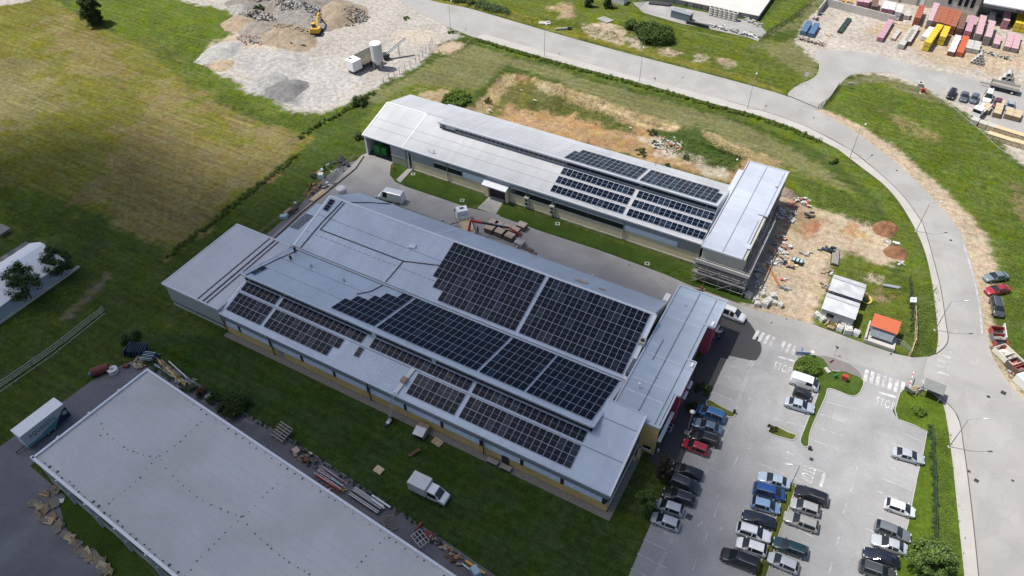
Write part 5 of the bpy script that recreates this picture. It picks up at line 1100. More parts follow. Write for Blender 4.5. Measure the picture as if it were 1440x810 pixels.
car("wagon", (1089, 763), (1133, 779), TEAL, "dark teal estate right of the grass strip", group=gM)
car("hatch", (1083, 785), (1119, 800), SIL, "silver hatchback below the dark teal estate", group=gM)
car("van", (1149, 545), (1113, 533), WHT, "small white panel van beside the round green bush", "van", group=gM)
car("smart", (1139, 559), (1117, 551), (.02, .021, .024), "tiny black two seater between the white van and silver saloon", group=gM)
car("sedan", (1144, 577), (1104, 565), (.40, .44, .50), "silver saloon with dark sunroof beside the tiny black car", group=gM)
car("sedan", (1298, 648), (1255, 636), SIL, "silver saloon alone at the top of the eastern bays", group=gE)
car("hatch", (1286, 723), (1244, 708), WHT, "white hatchback in the eastern bays", group=gE)
car("wagon", (1277, 757), (1233, 740), (.16, .17, .18), "mid grey estate below the white hatchback", group=gE)
car("sedan", (1229, 760), (1271, 774), SIL, "silver saloon facing the aisle, touching the tree", group=gE)
car("sedan", (1217, 778), (1260, 792), NAV, "navy saloon half under the tree", group=gE)
car("wagon", (1255, 812), (1213, 797), DGR, "charcoal estate at the bottom edge of the eastern bays", group=gE)
car("minibus", (1044, 449), (1012, 436), WHT, "white passenger van parked at the corner of the crimson front block", "van", group="white vans between the halls")
car("bigvan", (533, 272), (567, 280), WHT, "white delivery van with dark cab windows on the access lane", "van", z=1.0, group="white vans between the halls")
gV = "cars on the sandy verge"
car("sedan", (1385, 392.5), (1415, 388), (.17, .21, .23), "grey green saloon on the sandy verge of the curve", group=gV)
car("sedan", (1387, 411), (1417, 406), (.33, .03, .04), "red saloon on the sandy verge", group=gV)
car("mpv", (1404.5, 446), (1398, 420), DGR, "dark grey SUV on the verge with its nose towards the viewer", group=gV)
gD = "cars in front of the depot"
car("wagon", (1335, 140), (1341.5, 126), BLK, "black car with dark roof at the left of the depot row", group=gD)
car("sedan", (1353.5, 143.5), (1358, 130), (.09, .10, .12), "dark grey car with glaring white windscreen in the depot row", group=gD)
car("hatch", (1367, 146.5), (1373, 132.5), (.10, .12, .15), "slate grey hatchback left of the white van in the depot row", group=gD)
car("minibus", (1386, 146), (1391.5, 129), WHT, "white van in the depot car row", "van", group=gD)
car("hatch", (1400, 152.5), (1405, 140.5), (.12, .025, .05), "maroon hatchback in the depot car row", group=gD)
car("sedan", (1417.5, 158), (1423, 143), (.36, .40, .44), "silver car at the right end of the depot row", group=gD)
# crew cab pickup with box body on the lawn
a = G(629, 704, .6); b = G(580, 680, .6); d = a - b; ang = math.atan2(d.y, d.x); c = (a + b) / 2
T = thing("box_truck", "white crew cab truck with pale box body on the lawn", "truck", (c.x, c.y, .02), ang)
L2 = d.length / 2
mb = MB().use(WHITEPL); mb.box((-L2 + 1.45, 0, 1.65), (2.9, 2.15, 1.9)); mb.build("box_body", T, True)
mb = MB().use(WHITE); x0 = -L2 + 3.0
mb.raw([(x0, -.92, .45), (L2, -.85, .45), (L2, .85, .45), (x0, .92, .45), (x0, -.95, 1.2), (L2 - .05, -.82, .95), (L2 - .05, .82, .95), (x0, .95, 1.2), (x0, -.8, 2.1), (L2 - 1.6, -.78, 2.1), (L2 - 1.6, .78, 2.1), (x0, .8, 2.1), (L2 - .75, -.9, 1.2), (L2 - .75, .9, 1.2)],
       [(0, 1, 5, 12, 4), (3, 7, 13, 6, 2), (1, 2, 6, 5), (5, 6, 13, 12), (8, 9, 10, 11), (0, 4, 8, 11, 7, 3), (4, 12, 9, 8), (7, 11, 10, 13), (9, 12, 13, 10)]); mb.build("cab", T, True)
mb = MB().use(GLASS); mb.raw([(L2 - .80, -.78, 1.26), (L2 - .80, .78, 1.26), (L2 - 1.55, .68, 2.06), (L2 - 1.55, -.68, 2.06)], [(0, 1, 2, 3)]); mb.v = [(p[0] + .03, p[1], p[2] + .02) for p in mb.v]; mb.build("windscreen", T, True)
for s in (-1, 1):
    for q0, q1 in ((x0 + .15, x0 + .75), (x0 + .85, L2 - 1.35)):
        mb = MB().use(GLASS); mb.raw([(q0, s * .955, 1.26), (q1 + .2, s * .955, 1.26), (q1, s * .83, 2.0), (q0, s * .83, 2.0)], [(0, 1, 2, 3)]); mb.v = [(p[0], p[1] + s * .012, p[2]) for p in mb.v]; mb.build("side_window", T, True)
mb = MB().use(DARKMETAL); mb.box((0, 0, .5), (2 * L2 - .4, .9, .2)); mb.build("chassis", T, True)
for sx in (-L2 + 1.0, L2 - .95):
    for s in (-1, 1): mb = MB().use(RUBBER); mb.tube([(sx, s * .72, .36), (sx, s * .96, .36)], .36, 14); mb.use(CHROME); mb.tube([(sx, s * .95, .36), (sx, s * .975, .36)], .2, 10); mb.build("wheel", T, True)
# tipper with loading crane
a = G(648, 296, 1.5); b = G(661, 334, .9); d = a - b; ang = math.atan2(d.y, d.x); c = (a + b) / 2
T = thing("crane_truck", "white tipper truck with folded out red crane arm on the access lane", "truck", (c.x, c.y, .03), ang)
L2 = 3.7
mb = MB().use(WHITE); mb.box((L2 - .95, 0, 1.75), (1.9, 2.3, 2.3), taper=.95); mb.build("cab", T, True)
mb = MB().use(GLASS); mb.box((L2 + .0, 0, 2.1), (.06, 2.0, .9)); mb.build("windscreen", T, True)
mb = MB().use(GLASS); mb.box((L2 - .8, 0, 2.92), (.5, .8, .05)); mb.build("roof_hatch", T, True)
mb = MB().use(PALEWOOD); mb.box((-1.3, 0, 1.15), (4.8, 2.2, .12)); mb.use(WHITEPL); 
for s in (-1, 1): mb.box((-1.3, s * 1.15, 1.4), (4.8, .08, .6))
mb.box((-3.7, 0, 1.4), (.08, 2.3, .6)); mb.box((1.1, 0, 1.5), (.08, 2.3, .8)); mb.use(STEEL); mb.box((1.5, 0, 1.5), (.6, 1.9, .9)); mb.build("load_bed", T, True)
mb = MB().use(DARKMETAL); mb.box((0, 0, .7), (7, .9, .3)); mb.build("chassis", T, True)
for sx in (-2.6, 2.7):
    for s in (-1, 1): mb = MB().use(RUBBER); mb.tube([(sx, s * .75, .5), (sx, s * 1.12, .5)], .5, 14); mb.build("wheel", T, True)
mb = MB().use(BLACKP); mb.tube([(1.3, 1.1, .8), (1.2, 2.6, .8), (1.2, 2.6, .05)], .09); mb.build("outrigger", T, True)
for s in (-1, 1): mb = MB().use(BLACKP); mb.box((L2 - .2, s * 1.35, 2.2), (.15, .2, .5)); mb.build("wing_mirror", T, True)
inv = T.matrix_basis.inverted() if False else (Matrix.Translation(T.location) @ Matrix.Rotation(ang, 4, "Z")).inverted()
def wl_(px, z): return inv @ G(px[0], px[1], z)
k0 = wl_((659, 325), 1.2); k1 = wl_((662, 310), 3.6); k2 = wl_((715, 320), 3.4); k3 = wl_((733, 330), 2.4)
mb = MB().use(REDP); mb.tube([k0, k1], [.28, .2]); mb.bar(k1, k1 + (k2 - k1) * .3, .42); mb.build("crane_column", T, True)
mb = MB().use(DARKMETAL); mb.bar(k1 + (k2 - k1) * .25, k2, .34); mb.use(STEEL); mb.bar(k1 + (k2 - k1) * .6 + Vector((0, 0, .2)), k2 + Vector((0, 0, .2)), .25); mb.build("crane_boom", T, True)
mb = MB().use(REDP); mb.bar(k2, k3, .26); mb.tube([k3, k3 - Vector((0, 0, .9))], .1); mb.build("crane_jib", T, True)
# box trailer with lettering
e0 = G(100, 612); e1 = G(38, 650)
q = [G(15, 605, 3.6), G(76, 559, 3.6), G(87, 568.5, 3.6), G(28, 615, 3.6)]
ang = R(90) - R(0); d = q[1] - q[0]; ang = math.atan2(d.y, d.x); c = (q[0] + q[1] + q[2] + q[3]) / 4; Lt = d.length / 2; Wt = ((q[3] - q[0]).length + (q[2] - q[1]).length) / 4
T = thing("box_trailer", "white roofed box trailer with teal waved lettered side parked by the warehouse", "trailer", (c.x, c.y, .03), ang)
Wt = max(Wt, 1.15)
mb = MB().use(mat("trailer_side", (.48, .54, .57), .5, 0, .05)); mb.box((0, 0, 2.05), (2 * Lt, 2 * Wt, 2.9)); mb.build("box_body", T, True)
mb = MB().use(WHITE); mb.box((0, 0, 3.55), (2 * Lt + .06, 2 * Wt + .06, .1)); mb.build("roof", T, True)
TEALP = mat("teal_print", (.10, .26, .29), .5, 0, .1); NAVP = mat("navy_print", (.02, .035, .07), .5)
yy = -Wt - .012
wave = [(-Lt, .62), (-Lt * .6, .62), (0, .62), (Lt, .62), (Lt, 2.6), (Lt * .8, 2.45), (Lt * .5, 1.95), (Lt * .2, 1.75), (-.1 * Lt, 1.6), (-.4 * Lt, 1.2), (-.7 * Lt, 1.15), (-Lt, 1.2)]
mb = MB().use(TEALP); top = [(-Lt, 1.15), (-.7 * Lt, 1.1), (-.4 * Lt, 1.2), (-.1 * Lt, 1.55), (.2 * Lt, 1.7), (.5 * Lt, 1.9), (.8 * Lt, 2.4), (Lt, 2.6)]
for q, r in zip(top[:-1], top[1:]): mb.face([(q[0], yy, .62), (r[0], yy, .62), (r[0], yy, r[1]), (q[0], yy, q[1])])
mb.use(NAVP); top = [(.3 * Lt, .75), (.45 * Lt, 1.35), (.6 * Lt, 1.9), (.78 * Lt, 2.6), (Lt, 2.9)]
for q, r in zip(top[:-1], top[1:]): mb.face([(q[0], yy - .006, .64), (r[0], yy - .006, .64), (r[0], yy - .006, r[1]), (q[0], yy - .006, q[1])])
mb.use(mat("emblem_print", (.5, .55, .58), .5)); n = 20; cx_, cz_ = .86 * Lt, 2.0
ro, ri = .42, .33
for k in range(n):
    t0, t1 = 2 * math.pi * k / n, 2 * math.pi * (k + 1) / n
    mb.face([(cx_ + ro * math.cos(t0), yy - .012, cz_ + ro * math.sin(t0)), (cx_ + ro * math.cos(t1), yy - .012, cz_ + ro * math.sin(t1)), (cx_ + ri * math.cos(t1), yy - .012, cz_ + ri * math.sin(t1)), (cx_ + ri * math.cos(t0), yy - .012, cz_ + ri * math.sin(t0))])
    mb.face([(cx_ + .25 * math.cos(t0), yy - .012, cz_ + .25 * math.sin(t0)), (cx_ + .25 * math.cos(t1), yy - .012, cz_ + .25 * math.sin(t1)), (cx_, yy - .012, cz_)])
mb.build("side_graphic", T, True)
me = flat_text("AQUAESTIL", None, 0, Lt * 1.22, .95, "lettering", 0); me.materials.append(mat("letter_navy", (.03, .04, .07), .5))
o = bpy.data.objects.new("lettering", me); COL.objects.link(o); o.parent = T; o.rotation_euler = (R(90), 0, 0); o.location = (-.12 * Lt, yy - .02, 2.35)
mb = MB().use(DARKMETAL); mb.box((0, 0, .5), (2 * Lt - .5, 1.2, .2)); mb.tube([(-Lt, 0, .5), (-Lt - 1.5, 0, .45)], .08); mb.tube([(-Lt - 1.3, 0, .5), (-Lt - 1.3, 0, .05)], .06); mb.build("drawbar", T, True)
for sx in (-.3, .7):
    for s in (-1, 1): mb = MB().use(RUBBER); mb.tube([(sx, s * (Wt - .3), .38), (sx, s * (Wt - .03), .38)], .36, 14); mb.use(CHROME); mb.tube([(sx, s * (Wt - .05), .38), (sx, s * (Wt - .015), .38)], .2, 10); mb.build("wheel", T, True)
mb = MB().use(DARKMETAL); mb.box((Lt + .01, 0, 2.0), (.05, 2 * Wt, 2.7)); mb.build("rear_door", T, True)
# drawbar flatbed trailer at the depot
a = G(1392, 118, .9); b = G(1433, 128, .9); d = b - a; ang = math.atan2(d.y, d.x); c = (a + b) / 2; L2 = d.length / 2
T = thing("flatbed_trailer", "empty drop side trailer with dark chassis beside the concrete pipes", "trailer", (c.x, c.y, .03), ang)
mb = MB().use(GREYWOOD); mb.box((0, 0, 1.15), (2 * L2, 2.4, .12)); mb.use(mat("drop_side", (.42, .40, .36), .6))
for s in (-1, 1): mb.box((0, s * 1.2, 1.5), (2 * L2, .07, .6)); mb.box((s * L2, 0, 1.5), (.07, 2.4, .6))
mb.build("load_bed", T, True); mb = MB().use(DARKMETAL); mb.box((0, 0, .8), (2 * L2 - .4, 1.6, .4)); mb.tube([(-L2, 0, .8), (-L2 - 2.2, 0, .7)], .1); mb.build("chassis", T, True)
for sx in (-L2 + 1.2, L2 - 1.3):
    for s in (-1, 1): mb = MB().use(RUBBER); mb.tube([(sx, s * .8, .48), (sx, s * 1.15, .48)], .48, 14); mb.use(WHITEPL); mb.tube([(sx, s * 1.14, .48), (sx, s * 1.17, .48)], .25, 10); mb.build("wheel", T, True)
# excavator on the rubble
p = G(446, 47); T = thing("excavator", "yellow crawler excavator working on the rubble heap", "excavator", (p.x, p.y, 0), R(116))
for s in (-1, 1):
    mb = MB().use(RUBBER)
    prof = [(-1.9, .45), (-1.6, .05), (1.6, .05), (1.9, .45), (1.6, .85), (-1.6, .85)]
    mb.raw([(x, s * 1.1 - .28, z) for x, z in prof] + [(x, s * 1.1 + .28, z) for x, z in prof], [tuple(range(6)), tuple(range(11, 5, -1))] + [(i, (i + 1) % 6, 6 + (i + 1) % 6, 6 + i) for i in range(6)]); mb.build("track", T, True)
mb = MB().use(YELLOWP); mb.box((-.8, 0, 1.5), (2.4, 2.5, 1.0)); mb.box((-1.7, 0, 1.6), (.7, 2.5, 1.2), taper=.9); mb.use(DARKMETAL); mb.box((-.5, .2, 2.05), (1.2, 1.4, .12)); mb.build("house", T, True)
mb = MB().use(GLASS); mb.box((.55, .75, 1.95), (1.3, .95, 1.5), taper=.88); mb.use(YELLOWP); mb.box((.5, .75, 2.74), (1.25, .95, .1)); mb.build("cab", T, True)
mb = MB().use(YELLOWP); mb.bar((.4, -.2, 1.6), (2.6, -.2, 4.0), .45, .5); mb.bar((2.6, -.2, 4.0), (4.4, -.2, 3.9), .4, .45); mb.build("boom", T, True)
mb = MB().use(YELLOWP); mb.bar((4.4, -.2, 3.9), (5.6, -.2, 1.8), .32, .4); mb.build("dipper_arm", T, True)
mb = MB().use(DARKMETAL); mb.box((5.5, -.2, 1.2), (1.0, 1.1, .9), 0, 0, R(35), .7); mb.build("bucket", T, True)
# concrete batching plant and silo
a = G(492, 96, 1.5); b = G(524, 80, 1.5); d = b - a; ang = math.atan2(d.y, d.x)
T = thing("batching_plant", "white mobile concrete plant with twin aggregate hoppers on the gravel yard", "concrete plant", (a.x, a.y, 0), ang)
mb = MB().use(WHITE); mb.box((1.4, 0, 2.2), (3.0, 3.0, 2.6)); mb.use(DARKMETAL); mb.box((1.2, .8, 3.52), (.6, .9, .06)); mb.build("mixer_house", T, True)
for s in (-1, 1):
    mb = MB().use(mat("hopper_steel", (.48, .45, .38), .7, .1, .2)); mb.raw([(3.3, s * 1.0 - .5, 1.6), (9.0, s * 1.0 - .5, 1.6), (9.0, s * 1.0 + .5, 1.6), (3.3, s * 1.0 + .5, 1.6), (3.1, s * 1.2 - .95, 3.2), (9.2, s * 1.2 - .95, 3.2), (9.2, s * 1.2 + .95, 3.2), (3.1, s * 1.2 + .95, 3.2)], [(3, 2, 1, 0), (0, 1, 5, 4), (1, 2, 6, 5), (2, 3, 7, 6), (3, 0, 4, 7), (4, 5, 1, 0)])
    for k in range(6): mb.bar((3.6 + k, s * 1.2 - .96 if s < 0 else 2.16, 1.7), (3.6 + k, s * 1.2 - .96 if s < 0 else 2.16, 3.2), .1)
    mb.build("hopper", T, True)
mb = MB().use(DARKMETAL); mb.box((4.6, 0, .9), (9.2, 2.2, .35))
for x in (.4, 3.2, 6.2, 9.0):
    for s in (-1, 1): mb.bar((x, s * 1.1, 0), (x, s * 1.1, 1.6), .2)
mb.build("chassis", T, True)
p = G(533, 96); T = thing("cement_silo", "white upright cement silo on thin legs with a slanting conveyor", "silo", (p.x, p.y, 0), R(20))
mb = MB().use(WHITEPL); mb.tube([(0, 0, 1.0), (0, 0, 2.4)], [.45, 1.5], 20); mb.tube([(0, 0, 2.4), (0, 0, 7.0)], 1.5, 20); mb.use(WHITE); mb.tube([(0, 0, 7.0), (0, 0, 7.25)], [1.5, 1.2], 20); mb.build("tank", T, True)
for k in range(4): t = math.pi / 4 + k * math.pi / 2; mb = MB().use(STEEL); mb.bar((1.35 * math.cos(t), 1.35 * math.sin(t), 0), (1.35 * math.cos(t), 1.35 * math.sin(t), 2.8), .16); mb.build("leg", T, True)
p = G(540, 84); T = thing("conveyor", "slanting white conveyor belt rising behind the cement silo", "conveyor", (p.x, p.y, 0), R(55))
mb = MB().use(WHITEPL); mb.bar((0, 0, 1.0), (6.6, 0, 4.6), .9, .25); mb.use(DARKMETAL); mb.bar((.1, 0, 1.2), (6.6, 0, 4.75), .5, .08); mb.build("belt", T, True)
for x, z in ((.4, 1.2), (4.4, 3.3)):
    for s in (-1, 1): mb = MB().use(STEEL); mb.bar((x, s * .4, 0), (x, s * .4, z), .12); mb.build("leg", T, True)
mb = MB().use(DARKMETAL); mb.box((.6, 0, .9), (1.4, 1.4, 1.5), taper=1.3); mb.build("feed_hopper", T, True)
# ------------------------------------------------------------------ trees, shrubs, hedges
def leaf_mat(name, col, var=.35):
    if name in MATS: return MATS[name]
    m = mat(name, col, .75, 0, var, .9, spec=.25, stain=.25, sscale=.35); return m
BARK = mat("bark", (.10, .075, .055), .9, 0, .3, 4)
LEAF = leaf_mat("leaf_green", (.070, .118, .020)); LEAFD = leaf_mat("leaf_dark", (.038, .064, .015)); LEAFB = leaf_mat("leaf_bright", (.11, .185, .024)); LEAFM = leaf_mat("leaf_mixed", (.082, .128, .036)); LEAFP = leaf_mat("leaf_purple", (.045, .025, .018))
def leaf_mesh(name, clumps, per, size, m, m2=None, up=.35, zs=.8):
    """clumps: list of (centre, radius); <per> little leaf sprays in each, folded along the rib"""
    V = []; F = []; MI = []
    for (c, r) in clumps:
        n = int(per); D = RNG.normal(size=(n, 3)); D /= np.linalg.norm(D, axis=1)[:, None]; rad = r * RNG.random(n) ** .45
        P = np.array(c) + D * rad[:, None] * np.array([1, 1, zs])
        N = D + np.array([0, 0, up]) + RNG.normal(size=(n, 3)) * .45; N /= np.linalg.norm(N, axis=1)[:, None]
        T = np.cross(N, RNG.normal(size=(n, 3))); T /= np.linalg.norm(T, axis=1)[:, None]; B = np.cross(N, T)
        s = size * (.6 + .8 * RNG.random(n))[:, None]
        k = len(V)
        a = P - T * s; b_ = P + B * s * .5 + N * s * .12; c_ = P + T * s; d_ = P - B * s * .5 + N * s * .12
        V.extend(np.stack([a, b_, c_, d_], 1).reshape(-1, 3).tolist())
        for i in range(n): F.append((k + 4 * i, k + 4 * i + 1, k + 4 * i + 2, k + 4 * i + 3))
        MI += (RNG.random(n) < .3).astype(int).tolist()
    me = bpy.data.meshes.new(name); me.from_pydata(V, [], F); me.materials.append(m); me.materials.append(m2 or m); me.polygons.foreach_set("material_index", MI); me.update(); return me
def tree(name, label, px, hgt, rad, m, m2=None, clumps=40, per=90, size=.16, form="round", cat="tree", trunk=None, base=None, group=None, open_=.85):
    p = G(px[0], px[1]); root = thing(name, label, cat, (p.x, p.y, 0), 0, group)
    tk = trunk if trunk is not None else hgt * .3
    mb = MB().use(BARK); r0 = max(.04, hgt * .022)
    mb.tube([(0, 0, 0), (.05 * rad, .02, tk * .5), (0, .06 * rad, tk), (.05, 0, hgt * .78)], [r0, r0 * .8, r0 * .65, r0 * .2], 8)
    CL = []
    for i in range(clumps):
        if form == "cone":
            t = random.random() ** 1.3; z = tk + (hgt - tk) * t; rr = rad * (1 - t) ** .8
        else:
            t = random.random(); z = tk + (hgt - tk) * t; rr = rad * math.sqrt(max(.04, 1 - (2 * t - .9) ** 2 / 1.3))
        a = random.uniform(0, 2 * math.pi); q = rr * math.sqrt(random.random()) * open_
        cr = rad * random.uniform(.18, .34)
        c = (q * math.cos(a), q * math.sin(a), z); CL.append((c, cr))
        if i % 3 == 0: mb.tube([(0, 0, tk * .7 + (z - tk * .7) * .4), (c[0] * .6, c[1] * .6, z - .1 * rad), c], [r0 * .4, r0 * .25, r0 * .1], 5, cap=False)
    mb.build("trunk", root, True)
    o = bpy.data.objects.new("crown", leaf_mesh("crown", CL, per, size, m, m2)); COL.objects.link(o); o.parent = root
    return root
def bush(name, label, px, rx, h, m, m2=None, clumps=16, per=70, size=.13, group=None, cat="bush", z=0):
    p = G(px[0], px[1], z); root = thing(name, label, cat, (p.x, p.y, z), 0, group)
    mb = MB().use(BARK)
    CL = []
    for i in range(clumps):
        a = random.uniform(0, 2 * math.pi); q = rx * math.sqrt(random.random()) * .8; zz = h * random.uniform(.25, .8) * (1 - .4 * q / rx)
        CL.append(((q * math.cos(a), q * math.sin(a), zz), random.uniform(.25, .42) * min(rx, h)))
        if i % 4 == 0: mb.tube([(0, 0, 0), (q * math.cos(a) * .6, q * math.sin(a) * .6, zz * .7), (q * math.cos(a), q * math.sin(a), zz)], [.05, .035, .015], 5, cap=False)
    mb.build("stem", root, True)
    o = bpy.data.objects.new("crown", leaf_mesh("crown", CL, per, size, m, m2)); COL.objects.link(o); o.parent = root
    return root
tree("tree", "leafy green tree at the bottom of the eastern verge overhanging the parked cars", (1297, 803), 6.0, 3.0, LEAFM, LEAFB, 90, 110, .17, trunk=1.4)
tree("tree", "light green tree beside the silver hatchbacks at the west of the car park", (906, 716), 4.2, 1.7, LEAF, LEAFM, 46, 90, .15, trunk=.9)
tree("tree", "dark reddish tree behind the light green one, near the corner of the hall", (931, 672), 4.6, 1.6, LEAFP, LEAFD, 40, 80, .15, trunk=1.0)
bush("bush", "large round bright green bush on the island beside the white van", (1136, 519), 2.1, 2.3, LEAFB, LEAF, 46, 110, .13)
bush("bush", "small round yellow green shrub on the lawn by the bin shelter", (1290, 580), 1.15, 1.5, LEAFB, (LEAFB), 22, 80, .11)
tree("tree", "dark broad tree on the edge of the meadow at the top left", (134, 34), 8.5, 3.6, LEAFD, LEAFD, 90, 90, .24, trunk=.8)
tree("tree", "dark open crowned tree nearer the viewer beside the white fabric hall", (45, 421), 7.4, 3.5, LEAFD, LEAFM, 46, 80, .2, trunk=2.4, group="trees by the fabric hall", open_=1.0)
tree("tree", "dark tree beside the far corner of the white fabric hall", (90, 386), 6.2, 2.7, LEAFD, LEAFM, 50, 90, .19, trunk=1.8, group="trees by the fabric hall", open_=1.0)
bush("bush", "dark bush at the end of the mesh fence above the blue tarpaulin", (187, 478), 1.9, 1.9, LEAFD, LEAF, 22, 90, .15)
bush("bush", "dense dark green bush between lawn and warehouse", (330, 574), 2.7, 2.6, LEAFD, LEAF, 46, 110, .15)
bush("bush", "lower leafy bush left of the dense bush by the warehouse wall", (302, 563), 1.3, 1.3, LEAFD, LEAF, 20, 80, .13)
bush("bush", "dark bush on the track behind the rear hall's white gable end", (505, 195), 1.2, 1.8, LEAFD, LEAF, 20, 70, .15)
bush("bush", "rounded dark bush in the hedge by the gravel yard", (505, 147), 2.0, 2.6, LEAFD, LEAF, 26, 80, .17)
bush("thicket", "bright leafy thicket at the corner of the excavation behind the rear hall", (642, 141), 4.2, 1.6, LEAFB, LEAF, 60, 90, .18)
bush("thicket", "large dark green thicket beside the storage yard at the top", (922, 55), 5.2, 4.6, LEAF, LEAFD, 110, 100, .24)
bush("thicket", "rounded green thicket under the large one at the top", (905, 48), 3.0, 3.6, LEAFD, LEAF, 50, 90, .22)
bush("thicket", "small green thicket left of the large one at the top", (888, 40), 2.4, 2.6, LEAF, LEAFD, 36, 80, .2)
tree("conifer", "dark slim conifer at the top edge, left of two", (828, 9), 5.5, 1.7, LEAFD, LEAFD, 40, 70, .2, "cone", trunk=.3)
tree("conifer", "dark slim conifer at the top edge, right of two", (854, 11), 5.5, 1.7, LEAFD, LEAFD, 40, 70, .2, "cone", trunk=.3)
bush("bush", "dark shrub on the rubble heap left of the excavator", (365, 16), 2.0, 2.2, LEAFD, LEAF, 24, 70, .2)
bush("bush", "tiny round grass tuft on the pale gravel yard", (571, 27), 1.3, .7, LEAFB, LEAF, 14, 70, .14); bush("bush", "tuft of green at the foot of the lamp on the gravel yard", (634, 46), 1.2, .6, LEAFB, LEAF, 14, 70, .14)
for px, s, l in [((1000, 150), 1.0, "lone dark shrub in the grass strip below the road"), ((1171, 228), 1.3, "dark shrub in the grass inside the road curve"), ((800, 204), 1.2, "shrub on the orange soil right behind the rear hall's solar panels"), ((901, 215), 1.5, "biggest dark shrub on the orange soil of the excavation"), ((921, 203), 1.0, "dark shrub on the excavation soil beside the rubble"), ((917, 187), 1.3, "round dark shrub in the ring of rubble"), ((938, 233), .7, "tiny dark shrub on the soil near the rear head block"), ((686, 143), 1.2, "low shrub on the tan embankment corner"), ((965, 222), .8, "dark tuft on the orange excavation floor")]:
    bush("shrub", l, px, s, s * .9, LEAFD, LEAF, 10, 60, .14, z=-1.2 if px[1] < 240 and 660 < px[0] < 980 and px[1] > 140 else 0)
bush("shrub", "dark rounded planting at the tip of the middle parking island", (1085, 604), .9, .6, LEAFP, LEAFD, 12, 70, .1)
bush("shrub", "shaded shrub bed against the crimson front block", (988, 548), 1.6, .9, LEAFD, LEAFD, 18, 80, .12); bush("shrub", "shaded planting in front of the pale recess of the head block", (975, 575), 1.5, .8, LEAFD, LEAFP, 18, 80, .12)
WEEDL = mat("weed_leaf", (.088, .126, .013), .8, 0, .3, .5)
def hedge(name, label, line, w, h, m, m2, step=.6, per=60, size=.14, cat="hedge", n=1):
    P = ground_line(line); mb = None; CL = []; tot = 0
    pts = [Vector((a, b, 0)) for a, b in P]; c0 = pts[0]
    root = thing(name, label, cat, (c0.x, c0.y, 0))
    acc = 0
    for a, b in zip(pts[:-1], pts[1:]):
        L = (b - a).length; k = max(1, int(L / step))
        for i in range(k):
            q = a + (b - a) * (i / k)
            for _ in range(n): CL.append(((q.x - c0.x + random.uniform(-w, w) * .5, q.y - c0.y + random.uniform(-w, w) * .5, h * random.uniform(.2, .75)), random.uniform(.3, .5) * max(w, h)))
    o = bpy.data.objects.new("foliage", leaf_mesh("foliage", CL, per, size, m, m2)); COL.objects.link(o); o.parent = root
    return root
hedge("hedge", "overgrown dark green hedge along the lower side of the curving road", [(672, 57), (720, 72), (800, 95), (900, 121), (1000, 149), (1060, 165), (1110, 182), (1150, 200)], 1.3, .7, WEEDL, LEAF, .3, 50, .14)
hedge("hedge", "low green hedge between the gravel yard and the mown strip", [(420, 195), (455, 172), (480, 160), (500, 148), (525, 132)], 1.2, 1.0, LEAF, WEEDL, .35, 60, .15)
hedge("hedge", "dark line of tall growth between the meadow and the works lawn", [(236, 362), (300, 312), (360, 264), (420, 218)], 1.3, .55, LEAF, WEEDL, .3, 60, .12)
hedge("hedge", "band of dense reeds beside the upper road", [(612, -8), (640, 0), (680, 10), (715, 21)], 3.0, 1.5, mat("reed_leaf", (.075, .115, .045), .8, 0, .3, 1), LEAF, .7, 70, .2, "reeds", 3)
hedge("hedge", "clipped dark hedge on the fence line in the eastern verge", [(1308, 600), (1310, 640), (1312, 690), (1313, 740), (1312, 765)], .7, .8, LEAFD, mat("leaf_bluegreen", (.03, .06, .03), .75, 0, .3, 1), .3, 60, .08)
hedge("hedge", "rough greenery growing along the lawn side of the warehouse yard", [(196, 500), (235, 525), (262, 545), (290, 556)], 1.6, .9, LEAF, LEAFD, .6, 55, .13, n=2)
hedge("hedge", "weedy strip along the yard behind the stored trestles and pipes", [(350, 585), (400, 615), (450, 648), (500, 680), (560, 720), (620, 765), (665, 800)], .7, .4, LEAFD, LEAF, .4, 30, .10)
hedge("hedge", "dark leafy row on the fence of the site behind the orange roofed kiosk", [(1280, 420), (1282, 450), (1282, 470)], .5, .6, LEAFD, LEAF, .6, 30, .12)
# loose weeds and tall tufts that nobody could count
def weeds(name, areas, m, m2, size=.13, h=.35):
    CL = []
    for poly, cnt in areas:
        xs = [p[0] for p in poly]; ys = [p[1] for p in poly]; k = 0
        while k < cnt * .7:
            x = random.uniform(min(xs), max(xs)); y = random.uniform(min(ys), max(ys))
            if inside(np.array([x]), np.array([y]), poly)[0]:
                zz = -1.2 if inside(np.array([x]), np.array([y]), PIT)[0] else 0
                p = G(x, y, zz); CL.append(((p.x, p.y, zz + h * random.uniform(.1, .5)), random.uniform(.5, 1.5))); k += 1
    me = leaf_mesh(name, CL, 24, size, m, m2, 1.6, .25); o = bpy.data.objects.new(name, me); COL.objects.link(o); tag(o, None, None, None, "stuff"); return o
weeds("weeds", [([(870, 30), (1000, 50), (1100, 85), (1140, 115), (1108, 128), (1000, 98), (880, 62)], 700), ([(1170, 150), (1220, 120), (1330, 150), (1440, 245), (1440, 330), (1330, 265), (1230, 190)], 900), ([(1408, 320), (1440, 320), (1440, 530), (1418, 470), (1412, 380)], 350), ([(1316, 600), (1329, 608), (1343, 740), (1346, 810), (1300, 810), (1316, 700)], 420), ([(1285, 400), (1316, 400), (1316, 495), (1285, 495)], 160), ([(720, 20), (860, 40), (880, 60), (740, 32)], 300)], mat("weed_leaf", (.088, .126, .013), .8, 0, .3, .5), LEAF, .10)
